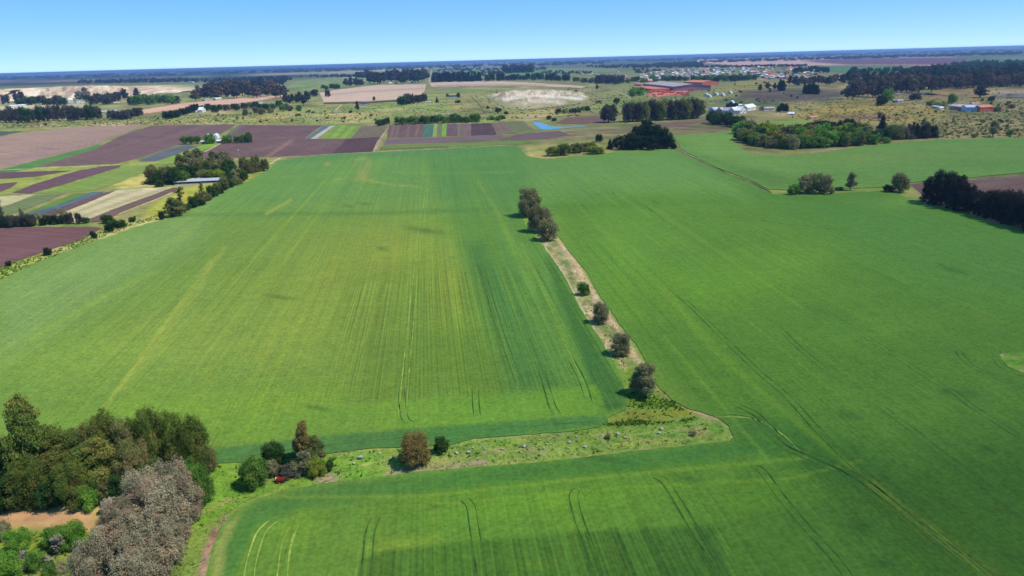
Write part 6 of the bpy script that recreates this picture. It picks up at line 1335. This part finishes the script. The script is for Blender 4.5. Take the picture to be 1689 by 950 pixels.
house(334, 185.6, 340, 184.6, 10, 6, 6, 'white', 'whiteroof', 'narrow tall white chapel like house on the left meadow', 1, gable_x=True); house(323, 185.8, 328, 185.4, 6, 3, 1, 'white', 'whiteroof', 'tiny white hut left of the tall narrow white house', 0, name='hut', cat='hut', door=False)
house(338, 166.6, 351, 165.6, 12, 3.6, 1.5, 'cream', 'tin', 'long cream shed at the edge of the gum wood', 3, name='shed', cat='shed'); house(356, 165.4, 366, 164.6, 10, 5, 2.4, 'cream', 'whiteroof', 'cream house right of the long cream shed', 2); house(375, 159, 381, 158.6, 10, 5, 2, 'white', 'tin', 'white house inside the gum wood', 1)
house(398, 177, 404, 176, 8, 5, 2, 'white', 'tin', 'white cottage in the hamlet gardens', 1); house(408, 177, 418, 176.4, 8, 3.6, 1.6, 'white', 'tin', 'wide white cottage right of the white cottage in the hamlet', 2); house(427, 171.4, 434, 170, 7, 3, 1.2, 'white', 'tin', 'small white roofed shed above the hamlet gardens', 1, name='shed', cat='shed'); house(444, 173.2, 460, 172.2, 8, 3, 1, 'cream', 'tin', 'long cream shed at the right of the hamlet', 3, name='shed', cat='shed'); house(453, 148.6, 461, 148, 10, 7, 4, 'white', 'whiteroof', 'tall white house at the foot of the green hill', 2, gable_x=True)
for (x, y) in [(312, 136.5), (455, 132)]: house(x, y, x + 6, y, 12, 6, 3, 'white', 'tin', 'white house far off above the gum wood' if x > 400 else 'white house far off on the scrub hill', 1)
# brick works
def brickworks():
    an, L, a, b = ang_of(1061, 144.5, 1112, 150.5); e = empty('brick_works', ((a[0] + b[0]) / 2, (a[1] + b[1]) / 2, 0), an); tag(e, 'long brick works hall with pale roof and mauve wall above a red yard', 'factory')
    d, h = 110, 13; mb = MB(); mb.box(-L / 2, 0, -.2, L / 2, d, h); mb.build('wall', B['mauve'], e)
    mb = MB(); mb.add([(-L / 2 - 2, -2, h + .1), (L / 2 + 2, -2, h + .1), (L / 2 + 2, d / 2, h + 6), (-L / 2 - 2, d / 2, h + 6), (L / 2 + 2, d + 2, h + .1), (-L / 2 - 2, d + 2, h + .1)], [(0, 1, 2, 3), (3, 2, 4, 5)]); mb.add([(L / 2, 0, h), (L / 2, d, h), (L / 2, d / 2, h + 5.8), (-L / 2, 0, h), (-L / 2, d, h), (-L / 2, d / 2, h + 5.8)], [(0, 1, 2), (4, 3, 5)]); mb.build('roof', B['grey'], e)
    dr = None
    for k in range(7):
        if dr is None: mb = MB(); mb.box(-5, -.3, 0, 5, .1, 6); dr = mb.build('opening', B['dark'], e); o = dr  # dark box in place of the shaded inside
        else: o = dr.copy(); COL.objects.link(o); o.parent = e
        o.location.x = -L / 2 + L * (k + .5) / 7
    mb = MB(); mb.box(-L * .25, -60, -.2, L * .42, -.5, 7.5); an_ = mb.build('annexe', B['brick'], e)
    for k in range(4): mb = MB(); mb.box(-L * .18 + k * L * .14, -60.4, 0, -L * .18 + k * L * .14 + 9, -59.9, 3.4); mb.build('opening', B['dark'], an_)
brickworks()
house(1128, 140.5, 1158, 141.5, 70, 11, 5, 'brick', 'tile', 'second brick works hall with red tile roof, right of the long hall', 6, name='brick_hall', cat='factory', door=False)
mb = MB(); 
def chim():
    x, y = G(1137.5, 138); e = empty('brick_chimney', (x, y, 0)); tag(e, 'square pale brick chimney above the second brick works hall', 'chimney')
    m = MB(); m.tube((0, 0, 0), (0, 0, 30), 2.6, 1.7, 10); m.build('shaft', B['pink'], e); m = MB(); m.tube((0, 0, 30.02), (0, 0, 31.2), 2.2, 2.2, 10); m.build('cap', B['brick'], e)
chim()
house(1046, 141, 1058, 142.5, 30, 7, 3, 'pink', 'tile', 'low pink shed left of the long brick works hall', 2, name='shed', cat='shed')
def yard_p(P, C):
    r = np.random.default_rng(3)
    for _ in range(30): paint(C, blob(P, r.uniform(1065, 1150), r.uniform(143, 158), 7, 1.2), [(236, 150, 128), (204, 96, 84), (240, 180, 156), (170, 84, 76)][r.integers(4)], .6)
sheet('brick_yard', [(1066, 158), (1078, 151), (1088, 150), (1116, 150), (1128, 143), (1148, 141), (1150, 145), (1138, 150), (1124, 156), (1100, 158), (1085, 160)], .4, M_ROCK, (246, 140, 112), yard_p, sx=3, sy=1, edge=4)
r7 = random.Random(4)
st0 = None
for i in range(34):
    x, y = G(r7.uniform(1072, 1140), r7.uniform(150.5, 157.5) - 0.0)
    if i > 22: x, y = G(r7.uniform(1118, 1146), r7.uniform(143.5, 150))
    if st0 is None:
        m = MB()
        for lx in range(3):
            for lz in range(2): m.box(-6 + lx * 4.1, -3, lz * 1.55, -6 + lx * 4.1 + 3.9, 3 - lz * .3, lz * 1.55 + 1.5)
        m.box(-5.5, -2, 3.1, 5.5, 2, 4.0); st0 = m.mesh('brick_stack', (B['brick'],)); 
    o = bpy.data.objects.new('brick_stack', st0); COL.objects.link(o); o.location = (x, y, .35); o.rotation_euler.z = r7.choice([.1, 1.67, .2]); o.scale = (r7.uniform(.7, 1.8), r7.uniform(.8, 1.4), r7.uniform(.8, 1.5))
    tag(o, 'low stack of red bricks drying in the brick works yard', 'brick stack', 'brick stacks in the works yard')
# the town: about two hundred small houses
def town_house(wall, roof, k):
    m = MB(); w_, d, h, rh = [(9, 8, 3.4, 2.0), (12, 9, 3.4, 1.2), (8, 8, 6, 2.2), (14, 8, 3.2, 2.4)][k]; m.box(-w_ / 2, -d / 2, -.2, w_ / 2, d / 2, h, 0)
    m.add([(-w_ / 2, -d / 2, h), (-w_ / 2, d / 2, h), (-w_ / 2, 0, h + rh), (w_ / 2, -d / 2, h), (w_ / 2, d / 2, h), (w_ / 2, 0, h + rh)], [(1, 0, 2), (3, 4, 5)], 0)
    o = .5; m.add([(-w_ / 2 - o, -d / 2 - o, h - .2), (w_ / 2 + o, -d / 2 - o, h - .2), (w_ / 2 + o, 0, h + rh + .15), (-w_ / 2 - o, 0, h + rh + .15), (w_ / 2 + o, d / 2 + o, h - .2), (-w_ / 2 - o, d / 2 + o, h - .2)], [(0, 1, 2, 3), (3, 2, 4, 5)], 1)
    for x in (-w_ * .3, w_ * .3): m.box(x - .6, -d / 2 - .06, 1.2, x + .6, -d / 2, 2.4, 2)
    return m.mesh('town_house', (B[wall], B[roof], B['glass']))
TH = [town_house(*t) for t in [('white', 'tin', 0), ('white', 'whiteroof', 1), ('pink', 'tile', 0), ('cream', 'tile', 3), ('white', 'tile', 2), ('grey', 'tin', 1), ('brick', 'tin', 3), ('cream', 'whiteroof', 2)]]
TP = [(1060, 124), (1090, 116), (1160, 112.5), (1250, 111.5), (1340, 112), (1362, 118), (1340, 128), (1262, 131), (1245, 125), (1200, 124), (1150, 127), (1110, 131), (1070, 137), (1040, 134)]
cnt = 0
while cnt < 235:
    x, y = r7.uniform(1040, 1365), r7.uniform(111, 137)
    if not inpoly(np.array([(x, y)]), TP)[0]: continue
    X, Y = G(x, y); o = bpy.data.objects.new('town_house', r7.choice(TH)); COL.objects.link(o); s = r7.uniform(1.3, 2.0)
    o.location = (X, Y, 0); o.scale = (s, s, s); o.rotation_euler.z = r7.choice([.25, 1.82]) + r7.uniform(-.1, .1); tag(o, 'small pale house in the distant town behind the brick works', 'house', 'houses of the distant town'); cnt += 1
for i in range(20):
    x, y = r7.uniform(950, 1040), r7.uniform(119, 131); X, Y = G(x, y); o = bpy.data.objects.new('town_house', r7.choice(TH)); COL.objects.link(o); o.location = (X, Y, 0); o.rotation_euler.z = r7.uniform(0, 3)
    o.scale = (1.2,) * 3; tag(o, 'scattered pale house at the left outskirts of the town', 'house', 'houses on the left outskirts')
for i in range(12):
    x, y = r7.uniform(1482, 1545), r7.uniform(117, 121.5); X, Y = G(x, y); o = bpy.data.objects.new('town_house', r7.choice(TH)); COL.objects.link(o); o.location = (X, Y, 0); o.rotation_euler.z = r7.uniform(0, 3)
    o.scale = (1.2,) * 3; tag(o, 'pale house half hidden among the gums on the right', 'house', 'houses among the right gums')
mm = MB(); mm.tube((0, 0, 0), (0, 0, 24), 1.2, 1.0, 8); mm.tube((0, 0, 24), (0, 0, 29), 3.2, 3.2, 12)
# ------------------------------------------------------------------ utility poles
pole = None
for i, (px, py, h, l) in enumerate([(113, 271, 12, 'slim pole beside the purple field on the left'), (253, 269, 9, 'short slim pole by the narrow coloured strips'), (396, 268, 13, 'slim pole with a white lamp head behind the field corner clump'), (531, 254, 12, 'slim pole at the upper edge of the great field'),
                                    (1191, 176, 15, 'slim pale mast behind the white farm'), (1575, 186, 13, 'slim pole in front of the right farm')]):
    x, y = G(px, py)
    e = empty('utility_pole', (x, y, 0), .3); tag(e, l, 'pole')
    if pole is None:
        m = MB(); m.tube((0, 0, -.2), (0, 0, 1), .17, .13, 8); m1 = m.mesh('post', (B['grey'],)); m = MB(); m.box(-1.0, -.08, .93, 1.0, .08, .955); m2 = m.mesh('crossarm', (B['wood'],)); pole = (m1, m2)
    a = bpy.data.objects.new('post', m1); COL.objects.link(a); a.parent = e; a.scale = (1, 1, h)
    a = bpy.data.objects.new('crossarm', m2); COL.objects.link(a); a.parent = e; a.scale = (1, 1, h)
    if i == 2: m = MB(); m.box(-.5, -.5, h, .5, .5, h + 1.0); m.build('lamp_head', B['white'], e)
# ------------------------------------------------------------------ pale stones on the grass strip
M_STONE = plain_mat('pale_stone', A(206, 198, 188), .85, .15, 1.5, A(170, 164, 152))
def stone_mesh(seed):
    r = random.Random(seed); import bmesh
    b = bmesh.new(); bmesh.ops.create_icosphere(b, subdivisions=2, radius=.5)
    off = [Vector((r.uniform(-1, 1), r.uniform(-1, 1), r.uniform(-1, 1))).normalized() for _ in range(9)]
    for v in b.verts:
        n = v.co.normalized(); k = 1.0
        for q in off:
            dd = n.dot(q)
            if dd > .72: k = min(k, .74 / dd)
        v.co = n * .5 * k * (1 + r.uniform(-.03, .03)); v.co.z *= .8
    me = bpy.data.meshes.new('stone'); b.to_mesh(me); b.free(); me.materials.append(M_STONE); return me
SM = [stone_mesh(i) for i in range(5)]
ST = [(595, 757, 2.4, 'largest flat pale boulder left of the rust brown tree'), (584, 766, 1.4, 'grey stone just below left of the largest boulder'), (619, 752, .9, 'small white stone right of the largest boulder'), (626, 749, 1.2, 'white stone near the field edge, right of the largest boulder'),
      (753, 749, 1.6, 'pale stone just right of the small dark bush'), (773, 748, 1.9, 'white stone, second right of the small dark bush'), (780, 740, 1.1, 'white stone closest to the field edge behind the dark bush'), (798, 739, .9, 'tiny white stone behind the dark bush'),
      (865, 738, 1.9, 'wide pale stone in the middle of the strip'), (872, 730.5, .8, 'tiny stone above the wide pale one'), (891, 727, .9, 'small white stone among the trio right of the middle'), (897, 741, 1.2, 'white stone low in the strip right of the middle'), (902, 734, 1.3, 'white stone between two others right of the middle'), (908, 733, .9, 'tiny stone touching the white one right of the middle'),
      (914, 722, 1.0, 'small white stone near the upper edge of the strip'), (939, 731, 1.6, 'tan flat stone below the upper stones'), (951, 722, 1.2, 'white stone near the upper edge above the tan one'), (965, 739, 1.6, 'upright white stone by the lower edge of the strip'),
      (1019, 717, 1.7, 'upright white stone right of the dead brown bush'), (1031, 723, 1.3, 'white stone below the upright one near the dead bush'), (1038, 716, .8, 'tiny stone right of the upright one'), (1057, 714, .7, 'tiny white stone near the middle right of the strip'),
      (1087, 716, 1.7, 'pale flat stone of the pair near the strip end'), (1091, 709, 2.0, 'round white boulder of the pair near the strip end'), (828, 742, 1.2, 'grey stone left of the wide pale one'), (884, 737, .8, 'tiny stone right of the wide pale one'), (1145, 716, 1.0, 'stone by the brown brush heap'), (800, 741, .9, 'small grey stone left of the middle stones')]
for i, (px, py, s, l) in enumerate(ST):
    x, y = G(px, py); o = bpy.data.objects.new('stone', SM[i % 5]); COL.objects.link(o); o.location = (x, y, s * .22 + .05); s *= .6
    o.scale = (s * 1.25, s, s * .9); o.rotation_euler = (0, 0, i * 1.3); tag(o, l, 'stone')
# ------------------------------------------------------------------ red farm implement on the strip
def implement():
    x, y = G(464, 794.5); e = empty('farm_trailer', (x, y, 0.05), .12); tag(e, 'small red wheeled farm implement parked on the grass below the shrubs', 'farm implement')
    red = bm('red_paint', (176, 62, 46), .45, .2, (150, 52, 40)); blk = bm('black_rubber', (34, 32, 32), .9); wht = bm('white_metal', (225, 220, 205), .5)
    m = MB(); m.box(-1.1, -.65, .55, 1.0, .65, .72); m.box(-1.1, -.65, .72, 1.0, -.57, 1.15); m.box(-1.1, .57, .72, 1.0, .65, 1.15); m.box(-1.1, -.57, .72, -1.02, .57, 1.15); m.box(.92, -.57, .72, 1.0, .57, 1.15); m.build('hopper', red, e)
    m = MB(); m.box(-.9, -.5, 1.16, .8, .5, 1.26); m.box(-.5, -.35, 1.27, .4, .35, 1.4); m.build('lid', red, e)
    m = MB(); m.box(1.0, -.08, .5, 2.0, .08, .62); m.box(1.9, -.15, .42, 2.1, .15, .66); m.build('drawbar', bm('rust_metal', (150, 92, 70), .7), e)
    wm = MB()
    R, wi, n = .45, .14, 16
    for a0 in range(n):
        pass
    wm.tube((0, -wi, 0), (0, wi, 0), R, R, n); ty = wm.mesh('tyre', (blk,)); rm = MB(); rm.tube((0, -wi - .02, 0), (0, wi + .02, 0), R * .5, R * .5, 12); rmm = rm.mesh('rim', (red,))
    for sx in (-.75, .6):
        for sy in (-.85, .85):
            w_ = bpy.data.objects.new('wheel', ty); COL.objects.link(w_); w_.parent = e; w_.location = (sx, sy, .45); q = bpy.data.objects.new('rim', rmm); COL.objects.link(q); q.parent = w_
    m = MB(); m.box(-.75 - .05, -.85, .4, -.75 + .05, .85, .5); m.box(.55, -.85, .4, .65, .85, .5); m.build('axle', blk, e)
    m = MB(); m.box(-1.35, -.3, .6, -1.12, .3, 1.25); m.build('rear_panel', wht, e)
implement()
# ------------------------------------------------------------------ grass tussocks on the strips (uncountable)
def tussocks(name, label, polys, n, size, mat, seed, h=.5):
    r = np.random.default_rng(seed); pts = []
    for poly, k in polys:
        A_ = np.array(poly); Q = np.stack([r.uniform(A_[:, 0].min(), A_[:, 0].max(), k * 4), r.uniform(A_[:, 1].min(), A_[:, 1].max(), k * 4)], 1)
        Q = Q[inpoly(Q, poly)]; c = r.uniform(0, 1, len(Q)); pts.append(Gnp(Q[:k]))
    X = np.concatenate(pts); n = len(X); X = X + r.normal(0, .3, X.shape); m_ = 7
    C = np.repeat(np.concatenate([X, np.zeros((n, 1))], 1), m_, 0); N_ = len(C); a = r.uniform(0, 6.28, N_); s = size * r.uniform(.5, 1.5, N_); s *= np.repeat(r.uniform(.5, 1.5, n), m_)
    lean = r.uniform(.1, .9, N_); dx, dy = np.cos(a), np.sin(a); hh = h * s / size * r.uniform(.6, 1.2, N_)
    b0 = C + np.stack([-dy * s * .22, dx * s * .22, np.zeros(N_)], 1); b1 = C + np.stack([dy * s * .22, -dx * s * .22, np.zeros(N_)], 1)
    t = C + np.stack([dx * s * lean, dy * s * lean, hh], 1)
    V = np.stack([b0, b1, t], 1).reshape(-1, 3); me = np_mesh(name, V, np.arange(3 * N_), 3)
    v = np.ones((3 * N_, 4)); v[:, :3] = np.repeat(np.repeat(r.random(n), m_), 3)[:, None]; at = me.color_attributes.new('leaf', 'FLOAT_COLOR', 'POINT'); at.data.foreach_set('color', v.astype(np.float32).ravel())
    me.materials.append(mat); tag(link(name, me), label, 'grass', None, 'stuff')
LM['tuft'] = leaf_mat('tussock_grass', A(128, 164, 66), A(160, 186, 86), A(192, 188, 122), .35, .12)
LM['weed'] = leaf_mat('dark_weeds', A(92, 136, 52), A(116, 156, 62), A(150, 170, 74), .35, .2)
LOW = [(545, 748), (740, 735), (862, 721), (975, 709), (1060, 700), (1160, 688), (1205, 708), (1205, 726), (1050, 742), (890, 760), (700, 778), (560, 794)]
UPP = [(876, 360), (900, 362), (926, 395), (960, 440), (1010, 525), (1050, 580), (1090, 640), (1150, 680), (1060, 704), (1010, 698), (1036, 670), (1028, 640), (1000, 580), (950, 490)]
LFT = [(360, 768), (560, 752), (560, 792), (430, 820), (380, 845), (345, 900), (320, 960), (300, 960), (330, 860)]
tussocks('grass_tussocks', 'rough green and straw coloured grass tufts covering the strips among the crop', [(LOW, 2600), (LFT, 1100), (UPP, 1600)], 0, .36, LM['tuft'], 1, .16)
tussocks('weed_clumps', 'darker weedy clumps scattered over the strips', [(LOW, 160), (LFT, 50), (UPP, 300), ([(1030, 650), (1060, 645), (1110, 662), (1130, 678), (1040, 672)], 260), ([(985, 702), (1040, 694), (1110, 697), (1150, 688), (1140, 694), (1040, 702)], 260)], 0, .7, LM['weed'], 2, .4)
tussocks('wood_undergrowth', 'tangled grass and weeds on the ground in the bottom left corner', [([(0, 882), (120, 876), (320, 850), (300, 960), (0, 960)], 1500)], 0, .6, LM['tuft'], 3, .35)
tussocks('verge_grass', 'pale rough grass on the verge left of the great field', [([(0, 440), (90, 414), (160, 380), (250, 358), (300, 340), (330, 340), (210, 376), (90, 424), (0, 462)], 2400)], 0, 1.0, LM['tuft'], 4, .7)
# ------------------------------------------------------------------ look-alikes of one group are told apart by their order
ORD2 = ORD + ['twenty-first', 'twenty-second', 'twenty-third', 'twenty-fourth', 'twenty-fifth', 'twenty-sixth', 'twenty-seventh', 'twenty-eighth', 'twenty-ninth', 'thirtieth']
def name_in_order():
    by = {}
    for o in COL.objects:
        if o.get('label') and not o.parent: by.setdefault(o['label'], []).append(o)
    for lb, os_ in by.items():
        if 1 < len(os_) <= 30 and len(lb.split()) <= 12 and 'from' not in lb.split():
            os_.sort(key=lambda o: proj(o.location.x, o.location.y)[0])
            for i, o in enumerate(os_): o['label'] = '%s, %s from the left' % (lb, ORD2[i])
        elif 1 < len(os_) <= 30 and len(lb.split()) <= 15:
            os_.sort(key=lambda o: proj(o.location.x, o.location.y)[0])
            for i, o in enumerate(os_): o['label'] = '%s %s' % (ORD2[i], lb) if 'from' not in lb.split() else lb
name_in_order()
# ------------------------------------------------------------------ air: one even box of haze round the whole place
def haze(density):
    mb = MB(); mb.box(-110000, -110000, -1.0, 110000, 110000, 104.0); m = bpy.data.materials.new('haze_air'); m.use_nodes = True; t = m.node_tree; t.nodes.clear()
    v = t.nodes.new('ShaderNodeVolumePrincipled'); o = t.nodes.new('ShaderNodeOutputMaterial'); v.inputs['Color'].default_value = (.33, .56, 1.0, 1); v.inputs['Density'].default_value = density
    v.inputs['Density Attribute'].default_value = ''; v.inputs['Color Attribute'].default_value = ''; v.inputs['Anisotropy'].default_value = .2; t.links.new(v.outputs[0], o.inputs['Volume'])
    h = mb.build('haze', m); tag(h, 'thin blue haze over the whole plain', 'haze', None, 'stuff'); h.visible_shadow = True
haze(4.6e-5)
